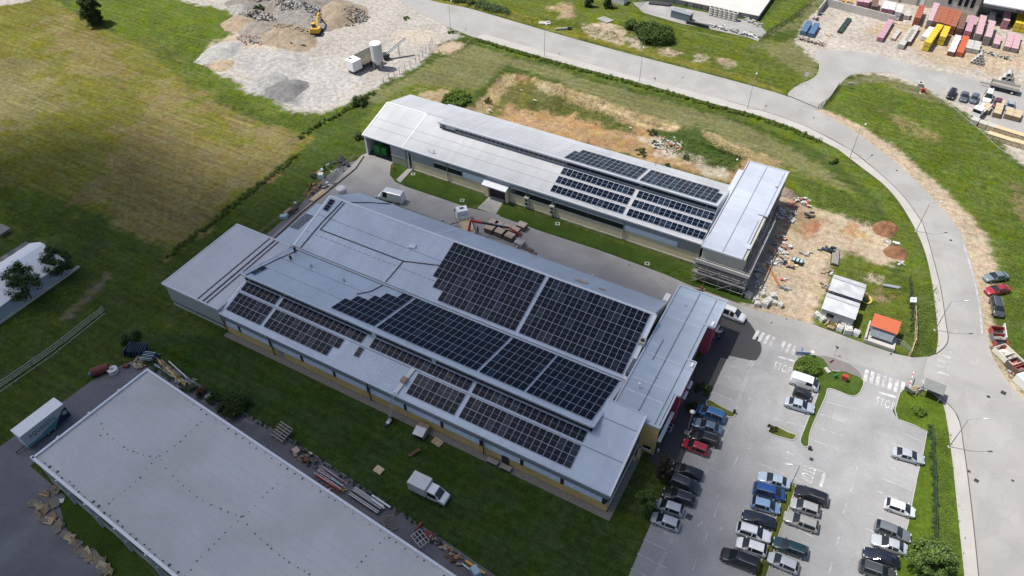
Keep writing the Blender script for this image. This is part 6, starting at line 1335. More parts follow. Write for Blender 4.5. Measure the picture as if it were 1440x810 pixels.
weeds("weeds", [([(200, 30), (290, 40), (300, 130), (240, 90)], 450), ([(300, 142), (350, 166), (430, 186), (470, 160), (380, 160), (320, 125)], 450), ([(0, 262), (95, 285), (150, 320), (155, 345), (100, 330), (40, 335), (0, 300)], 600), ([(90, 400), (150, 370), (140, 395), (85, 440), (40, 440)], 350), ([(1120, 250), (1190, 270), (1235, 325), (1150, 290)], 350), ([(925, 180), (1040, 210), (1040, 240), (960, 225), (920, 195)], 450), ([(720, 140), (800, 135), (890, 178), (860, 180), (760, 155)], 300), ([(1180, 370), (1270, 390), (1275, 480), (1230, 470), (1200, 400)], 160)], MATS["weed_leaf"], LEAF, .10)
weeds("dry_grass_tufts", [([(690, 128), (714, 104), (728, 108), (705, 136), (680, 160), (666, 154)], 300), ([(752, 110), (900, 158), (958, 180), (880, 168), (806, 146)], 800), ([(985, 186), (1098, 230), (1098, 244), (1010, 206)], 500)], mat("dry_reed", (.44, .34, .17), .9, 0, .3, 1), mat("dry_reed_dark", (.32, .25, .12), .9, 0, .3, 1), .085, .5)
# ------------------------------------------------------------------ street lamps
def lamp(px, hgt, ang, label, arm=2.2, group="street lamps along the road", name="street_lamp"):
    p = G(*px); T = thing(name, label, "street lamp", (p.x, p.y, 0), R(ang), group)
    mb = MB().use(STEEL); mb.tube([(0, 0, 0), (0, 0, hgt * .5), (0, 0, hgt)], [.08, .06, .04], 8); mb.build("pole", T, True)
    mb = MB().use(STEEL); mb.tube([(0, 0, hgt), (arm * .5, 0, hgt + .12), (arm, 0, hgt + .1)], .03, 6); mb.build("arm", T, True)
    mb = MB().use(WHITEPL); mb.box((arm + .25, 0, hgt + .08), (.75, .28, .14), taper=.8); mb.build("lamp_head", T, True)
    mb = MB().use(CONCRETE); mb.tube([(0, 0, 0), (0, 0, .12)], .28, 8); mb.build("base", T, True)
    return T
lamp((1334.4, 628.7), 7.0, 29, "grey street lamp at the road bend beside the eastern car park verge")
lamp((1314.6, 464.6), 7.1, 29, "street lamp beside the junction opposite the parked verge cars")
lamp((1288, 326), 7.0, 40, "street lamp by the footpath near the two brown soil heaps")
lamp((1195, 222), 7.4, 75, "street lamp in the middle of the curve below the depot bank")
lamp((1051, 153), 8.0, 95, "street lamp opposite the depot entrance")
lamp((899, 115), 8.0, 108, "street lamp on the upper road above the middle of the embankment")
lamp((765.5, 79.5), 7.8, 108, "street lamp on the upper road above the left of the excavation")
lamp((634, 44.5), 7.8, 108, "street lamp where the gravel yard meets the road")
lamp((1113, 680), 4.6, 200, "grey lamp post at the tip of the middle grass strip in the car park", 1.0, "lamps in the car park")
p = G(966, 609); T = thing("path_lamp", "globe lamp post on the dark paving in front of the crimson bay", "street lamp", (p.x, p.y, .05))
mb = MB().use(STEEL); mb.tube([(0, 0, 0), (0, 0, 5.2)], .06, 8); mb.build("pole", T, True); mb = MB().use(WHITEPL); mb.tube([(0, 0, 5.2), (0, 0, 5.4), (0, 0, 5.55)], [.2, .42, .12], 12); mb.build("lamp_head", T, True)
mb = MB().use(CONCRETE); mb.tube([(0, 0, 0), (0, 0, .1)], .45, 10); mb.build("base", T, True)
# ------------------------------------------------------------------ fences
def fence(name, label, px, h, m=STEEL, gap=2.5, rails=(.1, .5, .97), wires=0, post=.05, mesh=False, cat="fence", smooth=False):
    P = [Vector((a, b, 0)) for a, b in ground_line(px, smooth)]; c0 = P[0]; T = thing(name, label, cat, (c0.x, c0.y, 0))
    pts = [P[0]]; 
    for a, b in zip(P[:-1], P[1:]):
        k = max(1, round((b - a).length / gap))
        for i in range(1, k + 1): pts.append(a + (b - a) * (i / k))
    for q in pts[:100]: mb = MB().use(m); mb.bar((q.x, q.y, 0), (q.x, q.y, h), post * 2); mb.build("post", T)
    mb = MB().use(m)
    for a, b in zip(P[:-1], P[1:]):
        for r in rails: mb.bar((a.x, a.y, h * r), (b.x, b.y, h * r), .05)
    mb.build("rail", T)
    if wires:
        mb = MB().use(m)
        for a, b in zip(P[:-1], P[1:]):
            L = (b - a).length; n = int(L / .3)
            for i in range(wires): z = h * (i + 1) / (wires + 1); mb.bar((a.x, a.y, z), (b.x, b.y, z), .015)
            for i in range(n): q = a + (b - a) * (i / n); mb.bar((q.x, q.y, 0.05), (q.x, q.y, h), .015)
        mb.build("wire_mesh", T)
    return T
fence("mesh_fence", "long low double mesh fence across the shaded lawn at the left", [(-6, 549), (70, 497), (147, 437)], 1.1, gap=3.2, wires=3)
fence("mesh_fence", "second parallel run of the mesh fence across the shaded lawn", [(-2, 556), (74, 503), (149, 443)], .5, gap=3.2, rails=(.97,))
fence("rail_fence", "weathered timber rail fence behind the storage beds beside the main hall", [(366, 330), (420, 288), (470, 247), (478, 238), (500, 222)], 1.0, GREYWOOD, 2.5, (.55, .95))
fence("mesh_fence", "grey mesh fence in the eastern verge of the car park", [(1309, 603), (1311, 650), (1313, 700), (1314, 760), (1314, 830)], 1.2, mat("green_wire", (.04, .075, .055), .5), 2.5, wires=3)
fence("mesh_fence", "pale post fence along the sloping edge of the gravel yard", [(540, 118), (562, 104), (585, 90), (604, 72), (608, 62)], 2.0, STEEL, 2.0, (.97,), 0, .06)
fence("rail_fence", "timber frame fence round the pale sandpit beside the gravel yard", [(604, 72), (618, 74), (637, 78), (645, 74), (662, 58)], .8, WOOD, 2.0, (.5, .95))
fence("mesh_fence", "thin wire fence along the building site towards the footpath", [(1278, 395), (1282, 440), (1284, 455)], 1.3, DARKMETAL, 2.0, wires=3)
fence("post_fence", "thin leaning post fence along the top of the depot bank", [(1208, 118), (1245, 118), (1290, 128), (1322, 146), (1345, 164), (1375, 190), (1400, 214), (1440, 240)], 1.4, PALECON, 3.2, (.9,), 0, .06)
fence("post_fence", "dark fence between the storage yard grass strip and the dry slope", [(1067, 58), (1085, 45), (1112, 28), (1140, 8)], 1.3, DARKMETAL, 2.5, (.5, .97), 2)
T = fence("site_gate", "tall pale timber gate post run at the corner of the building site", [(1284, 440), (1285, 470), (1284, 485), (1278, 501)], 1.6, PALEWOOD, 3, (.5, .95), 0, .09, cat="gate")
fence("mesh_fence", "short wire fence from the kiosk yard to the gate", [(1257, 482), (1268, 487), (1279, 497)], 1.2, STEEL, 2, wires=2)
fence("sliding_gate", "dark sliding gate and rail wall at the depot entrance", [(1150, 153), (1166, 142), (1179, 122)], 1.2, DARKMETAL, 1.5, (.1, .6, .97), 1, cat="gate")
mb = MB().use(DARKMETAL); a, b = G(1109, 135), G(1149, 152); mb.bar((a.x, a.y, .05), (b.x, b.y, .05), .22, .06); mb.solo("gate_rail", "dark steel gate rail crossing the depot entrance", "gate rail")
mb = MB().use(WHITEPL); p = G(1132, 113); mb.tube([(p.x, p.y, 0), (p.x, p.y, 1.2)], .06); mb.tube([(p.x, p.y - .03, 1.6), (p.x, p.y + .03, 1.6)], .55, 16); mb.solo("road_sign", "round pale sign at the left side of the depot entrance", "sign")
# ------------------------------------------------------------------ sheds, kiosk, shelter
def shed(label, x0, x1, y0, y1, h, roofm, ridge, wallm):
    T = thing("site_hut", label, "site hut", ((x0 + x1) / 2, (y0 + y1) / 2, 0), 0, "site huts on the building site")
    mb = MB().use(wallm); mb.bb(x0, x1, y0, y1, 0, h); mb.build("wall", T)
    mb = MB().use(roofm); ym = (y0 + y1) / 2 + .6; e = .12
    mb.slab([(x0 - e, y0 - e, h + .05), (x1 + e, y0 - e, h + .05), (x1 + e, ym, h + ridge), (x0 - e, ym, h + ridge)], .08); mb.slab([(x0 - e, ym, h + ridge), (x1 + e, ym, h + ridge), (x1 + e, y1 + e, h + .05), (x0 - e, y1 + e, h + .05)], .08)
    mb.use(GREYWOOD); mb.bar((x0, ym + .05, h + ridge + .04), (x1, ym - .05, h + ridge + .04), .08); mb.build("roof", T)
    mb = MB().use(GLASS); mb.bb(x1, x1 + .03, y0 + .6, y0 + 1.6, 1.0, 1.8); mb.bb(x0 + 1.0, x0 + 2.2, y0 - .03, y0, 1.0, 1.8); mb.build("window", T)
    mb = MB().use(GREYCLAD); mb.bb(x0 + 3.2, x0 + 4.1, y0 - .04, y0, .05, 2.0); mb.build("door", T)
    return T
HR = mat("hut_roof", (.43, .44, .455), .6, 0, .1, .8, stain=.2, sscale=.5); HW = mat("hut_wall", (.36, .37, .37), .6)
shed("upper white roofed site hut with a rust stained ridge", 3.1, 8.55, 108.1, 112.4, 2.4, HR, .5, HW)
shed("lower white roofed site hut beside the yellow hose", 3.05, 8.45, 102.9, 107.0, 2.4, mat("hut_roof_clean", (.46, .47, .485), .6, 0, .08, .8, stain=.12, sscale=.5), .5, HW)
T = thing("kiosk", "small stone kiosk with bright orange roof and glass front at the site corner", "kiosk", (13.3, 104, 0))
mb = MB().use(PALECON); mb.bb(11.3, 15.4, 103.4, 105.4, 0, 2.3); mb.bb(10.9, 15.8, 101.0, 103.4, 0, .35); mb.bb(10.9, 11.15, 101, 105.4, 0, 1.0); mb.build("wall", T)
mb = MB().use(mat("orange_roof", (.43, .105, .045), .75, 0, .1, 2)); mb.slab([(11.05, 102.55, 2.5), (15.35, 102.55, 2.5), (15.4, 105.3, 3.0), (11.1, 105.3, 3.0)], .12); mb.build("roof", T)
mb = MB().use(mat("grey_glass", (.20, .22, .24), .15)); mb.slab([(11.5, 101.9, 1.0), (15.0, 101.9, 1.0), (15.0, 103.0, 2.3), (11.5, 103.0, 2.3)], .06); mb.use(STEEL)
for k in range(4): mb.bar((11.5 + k * 1.16, 101.9, 1.02), (11.5 + k * 1.16, 103.0, 2.32), .07)
mb.build("glass_front", T)
mb = MB().use(CONCRETE); mb.bb(10.9, 15.8, 100.85, 101.0, 0, .6)
mb.build("plinth", T)
# bin shelter at the corner island with barrier
p = G(1307, 556); T = thing("bin_shelter", "grey flat roofed shelter on the corner island next to the crossing", "shelter", (p.x, p.y, 0), R(-4))
mb = MB().use(mat("shelter_felt", (.19, .195, .19), .9, 0, .15, 2)); mb.box((0, 0, 2.2), (3.0, 2.3, .12)); mb.build("roof", T, True)
for i in (-1, 1):
    for j in (-1, 1): mb = MB().use(GREYWOOD); mb.box((i * 1.3, j * .95, 1.07), (.12, .12, 2.14)); mb.build("post", T, True)
mb = MB().use(DKCLAD); mb.box((0, 1.0, .9), (2.7, .06, 1.7)); mb.build("back_panel", T, True)
p = G(1284, 553); T = thing("board_pile", "jumble of timber frames and boards leaning beside the grey shelter", "frame", (p.x, p.y, 0), R(10))
for k in range(7): mb = MB().use((PALEWOOD, WHITEPL, DKCLAD)[k % 3]); mb.box((random.uniform(-1.1, 1.1), random.uniform(-.7, .7), .4 + .15 * k), (random.uniform(.6, 1.6), .12, .9), random.uniform(0, 3), random.uniform(-.5, .5)); mb.build("board", T, True)
p = G(1276, 549); q = G(1286, 530); mb = MB().use(WHITEPL); mb.bar((p.x, p.y, .9), (q.x - .6, q.y - .6, 1.6), .12); mb.use(REDP)
d = Vector((q.x - .6, q.y - .6, 1.6)) - Vector((p.x, p.y, .9))
for k in range(3): mb.bar(Vector((p.x, p.y, .9)) + d * (.15 + .3 * k), Vector((p.x, p.y, .9)) + d * (.27 + .3 * k), .13)
mb.use(DARKMETAL); mb.box((p.x, p.y, .5), (.35, .35, 1.0)); mb.solo("barrier", "half raised red and white barrier arm at the car park corner", "barrier")
# ------------------------------------------------------------------ signs
def sign(px, h, label, m, ang, shape="round", r=.35, base=False):
    p = G(*px); T = thing("road_sign", label, "sign", (p.x, p.y, 0.1), ang)
    mb = MB().use(STEEL); mb.tube([(0, 0, 0), (0, 0, h)], .035, 6); mb.build("pole", T, True)
    mb = MB().use(m)
    if shape == "round": mb.tube([(.04, 0, h - r), (.07, 0, h - r)], r, 18)
    else: mb.box((.06, 0, h - r), (.04, 2 * r, 1.6 * r))
    mb.build("sign_plate", T, True)
    if base: mb = MB().use(PALECON); mb.box((0, 0, .15), (1.1, .6, .3)); mb.build("base", T, True)
BLUEP = mat("sign_blue", (.05, .14, .42), .45)
sign((1124, 503), 2.3, "blue round sign on a post at the left tip of the island", BLUEP, R(200)); sign((1172, 500), 2.2, "grey signpost with small plate on the far kerb of the island", DARKMETAL, R(60), "plate", .25); sign((1163, 522), 2.9, "round red rimmed sign on a pale footing between bush and path", mat("sign_red", (.45, .10, .12), .5), R(-40), "round", .4, True)
p = G(1128, 500); mb = MB().use(mat("banner_print", (.30, .40, .58), .6, 0, .5, 3)); mb.box((p.x, p.y, .55), (2.2, .05, .8), R(22)); mb.use(STEEL); mb.bar((p.x - 1.1, p.y - .4, 0), (p.x - 1.1, p.y - .4, 1.1), .06); mb.bar((p.x + 1.1, p.y + .4, 0), (p.x + 1.1, p.y + .4, 1.1), .06); mb.use(WHITEPL); mb.tube([(p.x + 1.3, p.y + .45, 1.2), (p.x + 1.3, p.y + .45, 1.24)], .3, 12); mb.solo("banner", "blue and white banner on low posts at the crossing", "banner")
p = G(1186, 535); T = thing("hydrant_box", "red box on a stand on the lawn of the middle island", "hydrant box", (p.x, p.y, .11)); mb = MB().use(REDP); mb.box((0, 0, .75), (.9, .6, .8)); mb.build("box", T, True); mb = MB().use(STEEL); mb.box((0, 0, .2), (.7, .5, .3)); mb.build("stand", T, True)
p = G(1174, 531.5); mb = MB().use(mat("green_plastic", (.03, .2, .08), .5)); mb.box((p.x, p.y, .4), (.5, .25, .6), .6); mb.box((p.x + .1, p.y, .8), (.3, .2, .3), .6); mb.solo("garden_pump", "small green pump on the island lawn", "pump")
p = G(554, 239); T = thing("hydrant", "rusty red hydrant on the small lawn by the rear hall", "hydrant", (p.x, p.y, .04)); mb = MB().use(mat("rust_red", (.30, .09, .04), .8, 0, .2)); mb.tube([(0, 0, 0), (0, 0, .8)], .16); mb.tube([(-.35, 0, .6), (.35, 0, .6)], .1); mb.build("body", T, True); mb = MB().use(MATS["rust_red"]); mb.tube([(0, 0, .8), (0, 0, 1.0)], [.2, .1]); mb.build("cap", T, True)
for px, l in [((581, 245), "pale square manhole slab near the side door of the rear hall"), ((650, 282), "pale square manhole slab left of the concrete ramp"), ((784, 315), "square manhole slab in the lawn right of the ramp"), ((910, 371), "pale pair of manhole slabs near the far end of the lawn"), ((1001, 587), "round manhole on the dark paving"), ]:
    p = G(*px); mb = MB().use(PALECON); mb.box((p.x, p.y, .05), (.9, .9, .08), .4); mb.use(LAWNM); mb.box((p.x, p.y, .095), (.5, .5, .02), .4); mb.solo("manhole_slab", l, "manhole")
for px in [(528, 278), (536, 281), (553, 289), (621, 311), (727, 349), (834, 389)]:
    p = G(*px); mb = MB().use(WHITEPL); mb.tube([(p.x, p.y, 0), (p.x, p.y, .35), (p.x, p.y, .5)], [.16, .26, .1], 10); mb.solo("bollard_lamp", "low white lamp in the grass strip behind the blue grey hall", "bollard lamp", "low lamps in the grass strip")
p = G(482, 276); T = thing("water_tank", "round white water tank with blue label by the end of the main hall", "tank", (p.x, p.y, .03)); mb = MB().use(WHITEPL); mb.tube([(0, 0, 0), (0, 0, 2.1)], 1.05, 20); mb.tube([(0, 0, 2.1), (0, 0, 2.3)], [1.05, .7], 20); mb.build("body", T, True); mb = MB().use(BLUEP); mb.box((.75, -.78, .9), (.9, .06, .6), R(44)); mb.build("label_plate", T, True)
# ------------------------------------------------------------------ people
PM = {}
def person(px, z, label, top, leg, pose="stand", face=0.0, skin=(.35, .2, .14)):
    p = G(px[0], px[1], z); k = (top, leg)
    m = bpy.data.materials.new("person_clothes"); m.use_nodes = True; N = m.node_tree.nodes; L = m.node_tree.links
    tc = N.new("ShaderNodeTexCoord"); sp = N.new("ShaderNodeSeparateXYZ"); L.new(tc.outputs["Object"], sp.inputs[0]); cr = N.new("ShaderNodeValToRGB"); cr.color_ramp.interpolation = "CONSTANT"
    mr = N.new("ShaderNodeMath"); mr.operation = "DIVIDE"; mr.inputs[1].default_value = 1.8; L.new(sp.outputs[2], mr.inputs[0]); L.new(mr.outputs[0], cr.inputs[0])
    lo = .52 if pose == "stand" else .30; hi = .83 if pose == "stand" else .56
    E = cr.color_ramp.elements; E[0].position = 0; E[0].color = (.03, .025, .02, 1); E[1].position = .06; E[1].color = leg + (1,)
    for pos, c in ((lo, top), (hi, skin)): e = E.new(pos); e.color = c + (1,)
    b = N["Principled BSDF"]; L.new(cr.outputs[0], b.inputs["Base Color"]); b.inputs["Roughness"].default_value = .8
    if pose == "stand": J = [(0, 0, .95), (0, 0, 1.2), (0, 0, 1.42), (0, 0, 1.54), (.02, 0, 1.68), (0, .11, .9), (.02, .12, .5), (0, .12, .06), (.16, .12, .03), (0, -.11, .9), (-.06, -.13, .5), (-.1, -.13, .06), (.06, -.13, .03), (0, .2, 1.4), (.06, .27, 1.12), (.22, .24, .95), (0, -.2, 1.4), (.05, -.27, 1.12), (.2, -.24, .92)]
    else: J = [(-.15, 0, .48), (.0, 0, .68), (.18, 0, .85), (.26, 0, .93), (.36, 0, 1.04), (-.12, .12, .45), (.22, .16, .48), (.0, .16, .08), (.16, .16, .03), (-.12, -.12, .45), (.22, -.16, .48), (-.02, -.16, .08), (.14, -.16, .03), (.18, .2, .82), (.38, .24, .6), (.52, .16, .38), (.18, -.2, .82), (.38, -.24, .6), (.54, -.14, .36)]
    Ed = [(0, 1), (1, 2), (2, 3), (3, 4), (0, 5), (5, 6), (6, 7), (7, 8), (0, 9), (9, 10), (10, 11), (11, 12), (2, 13), (13, 14), (14, 15), (2, 16), (16, 17), (17, 18)]
    rad = [.15, .14, .16, .065, .11, .10, .075, .05, .045, .10, .075, .05, .045, .07, .05, .042, .07, .05, .042]
    me = bpy.data.meshes.new("person"); me.from_pydata(J, Ed, []); me.materials.append(m); o = bpy.data.objects.new("person", me); COL.objects.link(o)
    o.location = (p.x, p.y, z); o.rotation_euler = (0, 0, face); s = o.modifiers.new("skin", "SKIN"); o.modifiers.new("sub", "SUBSURF").levels = 1
    for i, v in enumerate(me.skin_vertices[0].data): v.radius = (rad[i], rad[i]); v.use_root = i == 0
    tag(o, label, "person")
    mb = MB().use(BLACKP if pose == "stand" else YELLOWP); hz = J[4]; mb.tube([(hz[0], 0, hz[2] + .02), (hz[0], 0, hz[2] + .10), (hz[0], 0, hz[2] + .15)], [.125, .11, .04], 10); mb.build("hair" if pose == "stand" else "helmet", o, True)
person((416, 357), zm(67.5), "person in dark work clothes standing on the clerestory roof", (.02, .025, .04), (.02, .022, .03))
person((410, 366), zm(66.2), "person in dark clothes crouching over the cable on the clerestory roof", (.015, .015, .02), (.02, .02, .025), "crouch", R(160))
person((672, 328), 0, "person in dark clothes standing by the crane truck in the lane", (.02, .025, .035), (.02, .03, .06))
person((716, 652), .05, "person in blue work clothes at the dark door in the yellow wall", (.05, .07, .14), (.04, .05, .09))
# ------------------------------------------------------------------ pallets, packs and timber
def pallet_mesh(m):
    mb = MB().use(m)
    for y in (-.35, 0, .35): mb.box((0, y, .06), (1.2, .1, .09))
    for k in range(7): mb.box((-.53 + k * .177, 0, .122), (.1, .8, .025))
    for k in range(3): mb.box((-.53 + k * .53, 0, .012), (.1, .8, .02))
    return mb.mesh("wooden_pallet")
PALL = [pallet_mesh(PALEWOOD), pallet_mesh(GREYWOOD), pallet_mesh(WOOD)]
def pallet(px, z, rz, label, k=0, group=None, tilt=0, s=1.0):
    p = G(px[0], px[1], z); o = bpy.data.objects.new("wooden_pallet", PALL[k]); COL.objects.link(o); o.location = (p.x, p.y, z); o.rotation_euler = (tilt, 0, rz); o.scale = (s, s, s)
    return tag(o, label, "pallet", group)
gP = "loose wooden pallets in the warehouse yard"; lp = "weathered wooden pallet in the messy heap between yard and warehouse wall"
def Z6(x, y): return (x / 5.4, 660 + y / 5.4)
for i, (x, y) in enumerate([(345, 185), (385, 180), (420, 150), (250, 260), (290, 275), (330, 290), (410, 262), (300, 340), (330, 380), (360, 395), (400, 370), (440, 440), (465, 420), (510, 495), (540, 520), (560, 560), (590, 570), (600, 600), (640, 650), (670, 630), (690, 680), (720, 660), (745, 700), (770, 690), (790, 740), (820, 760), (770, 770)]):
    [pallet(Z6(x + random.uniform(-14, 14) * j, y + random.uniform(-14, 14) * j), .06 + .17 * j, random.uniform(-.7, .9), lp, (0, 2, 1, 2, 1)[(i + j) % 5], gP, random.choice([0, .1, .35, -.3, .8]), 1.15) for j in range(2)]
mb = MB().use(STEEL); p = G(*Z6(460, 243)); mb.box((p.x, p.y, .1), (1.0, .7, .12), .6); mb.bar((p.x - .4, p.y - .3, 0), (p.x - .4, p.y - .3, .1), .08); mb.solo("metal_plate", "grey metal plate beside the pallet heap and warehouse wall", "plate")
pallet((615, 622), .02, R(-8), "pale new pallet on the grass beside the white chest", 0, s=1.35)
mb = MB().use(PALEWOOD); p = G(533, 662); mb.box((p.x, p.y, .2), (1.35, 1.1, .25), R(-5)); mb.use(WOOD); 
for k in (-.4, .4): mb.box((p.x, p.y + k, .04), (1.3, .12, .08), R(-5))
mb.solo("board_pack", "tan sheet pack lying alone on the lawn", "boards")
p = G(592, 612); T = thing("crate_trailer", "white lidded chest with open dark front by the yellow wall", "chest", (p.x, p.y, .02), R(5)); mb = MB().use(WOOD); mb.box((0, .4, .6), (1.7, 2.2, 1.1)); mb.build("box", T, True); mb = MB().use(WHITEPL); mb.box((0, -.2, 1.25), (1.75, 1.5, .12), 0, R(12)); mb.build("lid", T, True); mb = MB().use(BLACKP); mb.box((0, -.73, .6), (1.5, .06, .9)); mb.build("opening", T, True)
mb = MB().use(mat("rusty_scrap", (.13, .07, .04), .9, 0, .4, 4)); p = G(583, 638); mb.box((p.x, p.y, .2), (1.6, .5, .35), R(70)); mb.box((p.x + .2, p.y + .3, .35), (1.2, .4, .3), R(58)); mb.box((p.x - .3, p.y - .6, .15), (.6, .5, .25), R(20)); mb.solo("log_pile", "short dark rotten timber pile on the lawn below the chest", "timber")
mb = MB().use(DARKMETAL); 
for dx in (0, 2.2): mb.box((-32.4 + dx, 50.4, .3), (1.7, .7, .5)); mb.use(GREYWOOD); mb.box((-32.4 + dx, 50.4, .58), (1.8, .8, .06)); mb.use(DARKMETAL)
mb.solo("bench", "low dark boxes against the yellow wall beside the person", "box")
# inclined hoist ladder against the lean-to roof
q0 = G(547, 595); q1 = Vector((-49.9, 50.85, 4.9)); q2 = Vector((-49.4, 55.9, zf(55.9) + .25))
T = thing("roof_hoist", "ladder hoist leaning on the eave with its track lying on the lower roof", "hoist", (q0.x, q0.y, 0))
mb = MB().use(STEEL); q0.z = .4
for s in (-.25, .25): mb.bar(q0 + Vector((s, 0, 0)), q1 + Vector((s, 0, 0)), .07); mb.bar(q1 + Vector((s, 0, 0)), q2 + Vector((s, 0, 0)), .08)
for k in range(15): a = q0 + (q1 - q0) * (k / 14); mb.bar(a + Vector((-.25, 0, 0)), a + Vector((.25, 0, 0)), .05)
mb.build("track", T); mb = MB().use(WHITEPL); a = q1 + (q2 - q1) * .1; b = q1 + (q2 - q1) * .98; mb.bar(a + Vector((0, 0, .02)), b + Vector((0, 0, .02)), .42, .05); mb.build("track_cover", T)
mb = MB().use(WOOD); a = q1 + (q2 - q1) * .52; mb.box((a.x, a.y, a.z + .3), (.9, 1.0, .3), 0, R(15)); mb.build("carriage", T)
mb = MB().use(WHITEPL); mb.box((q0.x, q0.y, .35), (.5, .9, .3)); mb.use(DARKMETAL); mb.box((q0.x, q0.y - .7, .3), (.5, .4, .4)); mb.box((q0.x, q0.y + .8, .5), (.45, .3, .5)); mb.build("motor", T)
# palletised stone packs by the crane
def pack(px, z, d, rz, m, top, label, name="stone_pack", cat="pallet load", group=None):
    p = G(px[0], px[1], z); T = thing(name, label, cat, (p.x, p.y, z), rz, group)
    mb = MB().use(m); mb.box((0, 0, .12 + d[2] / 2), (d[0], d[1], d[2])); mb.build("load", T, True)
    mb = MB().use(top); mb.box((0, 0, .12 + d[2] + .02), (d[0] + .06, d[1] + .06, .05)); mb.build("cover", T, True)
    mb = MB().use(WOOD)
    for y in (-.4, 0, .4): mb.box((0, y * d[1], .06), (d[0], .12, .12))
    mb.build("pallet", T, True); return T
BRK = mat("brown_stone", (.16, .115, .085), .9, 0, .25, 4); TANTOP = mat("tan_cardboard", (.46, .36, .28), .85, 0, .12, 2)
lab = "brown stone pack with tan cover among those under the crane boom"
for px, z in [((689, 326), .02), ((703, 331), .02), ((717, 337), .02), ((712, 325), .02), ((724, 329), .02), ((694, 319), .02), ((702, 321), .02), ((734, 322), .02)]: pack(px, z, (1.75, 1.5, 1.1), R(-3), BRK, TANTOP, lab, group="stone packs under the crane")
pack((731, 345), .02, (1.7, 1.6, .9), R(-5), PALECON, PALECON, "pale pebble filled pack at the right end of the stone packs")
mb = MB().use(BRK); p = G(744, 352); mb.box((p.x, p.y, .2), (1.6, .8, .35), -.1); mb.box((p.x + 1.2, p.y - .5, .12), (1.3, .7, .2), .2); mb.solo("slab_heap", "few brown slabs on the kerb strip right of the stone packs", "slabs")
for i, (px, sc) in enumerate([((817, 400), (2.2, 1.0)), ((846, 411), (1.0, .6))]):
    p = G(px[0], px[1], 6.6); mb = MB().use(TANTOP); mb.box((p.x, p.y, zb(p.y) + .14), (sc[0], sc[1], .12), 0, -.5); mb.solo("cardboard_sheet", ("larger flat cardboard sheet on the back slope of the main hall", "smaller flat cardboard sheet on the back slope of the main hall")[i], "cardboard")
# ------------------------------------------------------------------ storage beds by the main hall's left end
def scrap(px, label, cols, n=10, spread=(1.2, .8), size=(.4, 1.1), h=.6, z=0, rz=0, name="scrap_heap", cat="scrap"):
    mb = MB(); p = G(px[0], px[1], z); c, s = math.cos(rz), math.sin(rz)
    for k in range(n):
        mb.use(random.choice(cols)); u = random.uniform(-1, 1) * spread[0]; v = random.uniform(-1, 1) * spread[1]; l = random.uniform(*size)
        mb.box((p.x + c * u - s * v, p.y + s * u + c * v, z + random.uniform(.05, h)), (l, random.uniform(.08, .5) * l + .08, random.uniform(.06, .35)), random.uniform(0, 3.1) if random.random() < .5 else rz, random.uniform(-.3, .3), random.uniform(-.3, .3))
    return mb.solo(name, label, cat)
BLK_T = mat("black_sheet", (.02, .022, .024), .6); PEACH = mat("peach_brick", (.42, .22, .15), .9, 0, .2); BLUET = mat("blue_tarp", (.07, .16, .33), .6, 0, .2, 2); CYAN = mat("pale_blue_sheet", (.36, .50, .56), .5, 0, .15)
scrap((480, 232), "black sheets heaped in the end storage bed by the apron", [BLK_T, DARKMETAL], 14, (2.2, 1.0), (.8, 1.8), .7, 0, R(-20)); scrap((459, 237), "blue drums and containers in the timber edged storage bed", [BLUET, DARKMETAL, CYAN], 9, (1.4, .7), (.5, .9), 1.0, 0, R(88)); scrap((450, 244), "tan timber pieces beside the white sack in the storage bed", [PALEWOOD, YELLOWP, WOOD], 8, (1.0, .6), (.5, 1.2), .6, 0, R(88))
scrap((443, 250), "dark rusty crate at the corner of the storage bed", [MATS["rusty_scrap"], DARKMETAL], 6, (.8, .6), (.7, 1.1), .8); scrap((441, 268), "peach coloured bricks in the second storage bed", [PEACH, mat("brick_red", (.32, .13, .08), .9)], 24, (2.2, 1.2), (.3, .8), .6, 0, R(88))
scrap((465, 261), "white rubble and sacks on the concrete by the apron", [PALECON, WHITEPL, CONCRETE], 14, (1.8, 1.0), (.3, .8), .4, 0, R(45)); scrap((471, 243), "scattered white scrap in the end storage bed", [WHITEPL, PALECON], 8, (1.2, .6), (.3, .7), .3)
scrap((411, 298), "dark brown boards in the narrow storage bed", [MATS["rusty_scrap"], WOOD, DARKMETAL], 14, (2.2, .6), (.8, 1.8), .6, 0, R(88))
mb = MB().use(PALEWOOD); p = G(448, 276)
for k in range(8): mb.box((p.x + random.uniform(-.1, .1) + (k % 4 - 1.5) * .3, p.y + random.uniform(-.2, .2), .12 + .14 * (k // 4)), (.26, 4.2, .12), R(-3) + random.uniform(-.03, .03))
mb.solo("timber_pack", "long pale timber pack beside the apron wall", "timber")
mb = MB().use(WHITEPL); p = G(452, 250); mb.box((p.x, p.y, .55), (1.3, 1.2, 1.1), .5, taper=.85); mb.solo("bulk_bag", "white bulk bag in the timber edged storage bed", "bulk bag")
mb = MB().use(CYAN); p = G(399, 306); mb.box((p.x, p.y, .3), (1.7, 1.1, .6), .7, .1, taper=.7); mb.box((p.x + .3, p.y + .5, .5), (1.0, .7, .4), .2, taper=.7); mb.solo("covered_bundle", "pale turquoise covered bundle in the narrow storage bed", "bundle")
mb = MB().use(WHITEPL); p = G(416, 288); mb.box((p.x, p.y, .4), (.6, .5, .5), .4, taper=.8); mb.solo("bucket", "small white tub on the storage bed kerb", "tub")
k = MB().use(MATS["rusty_scrap"])
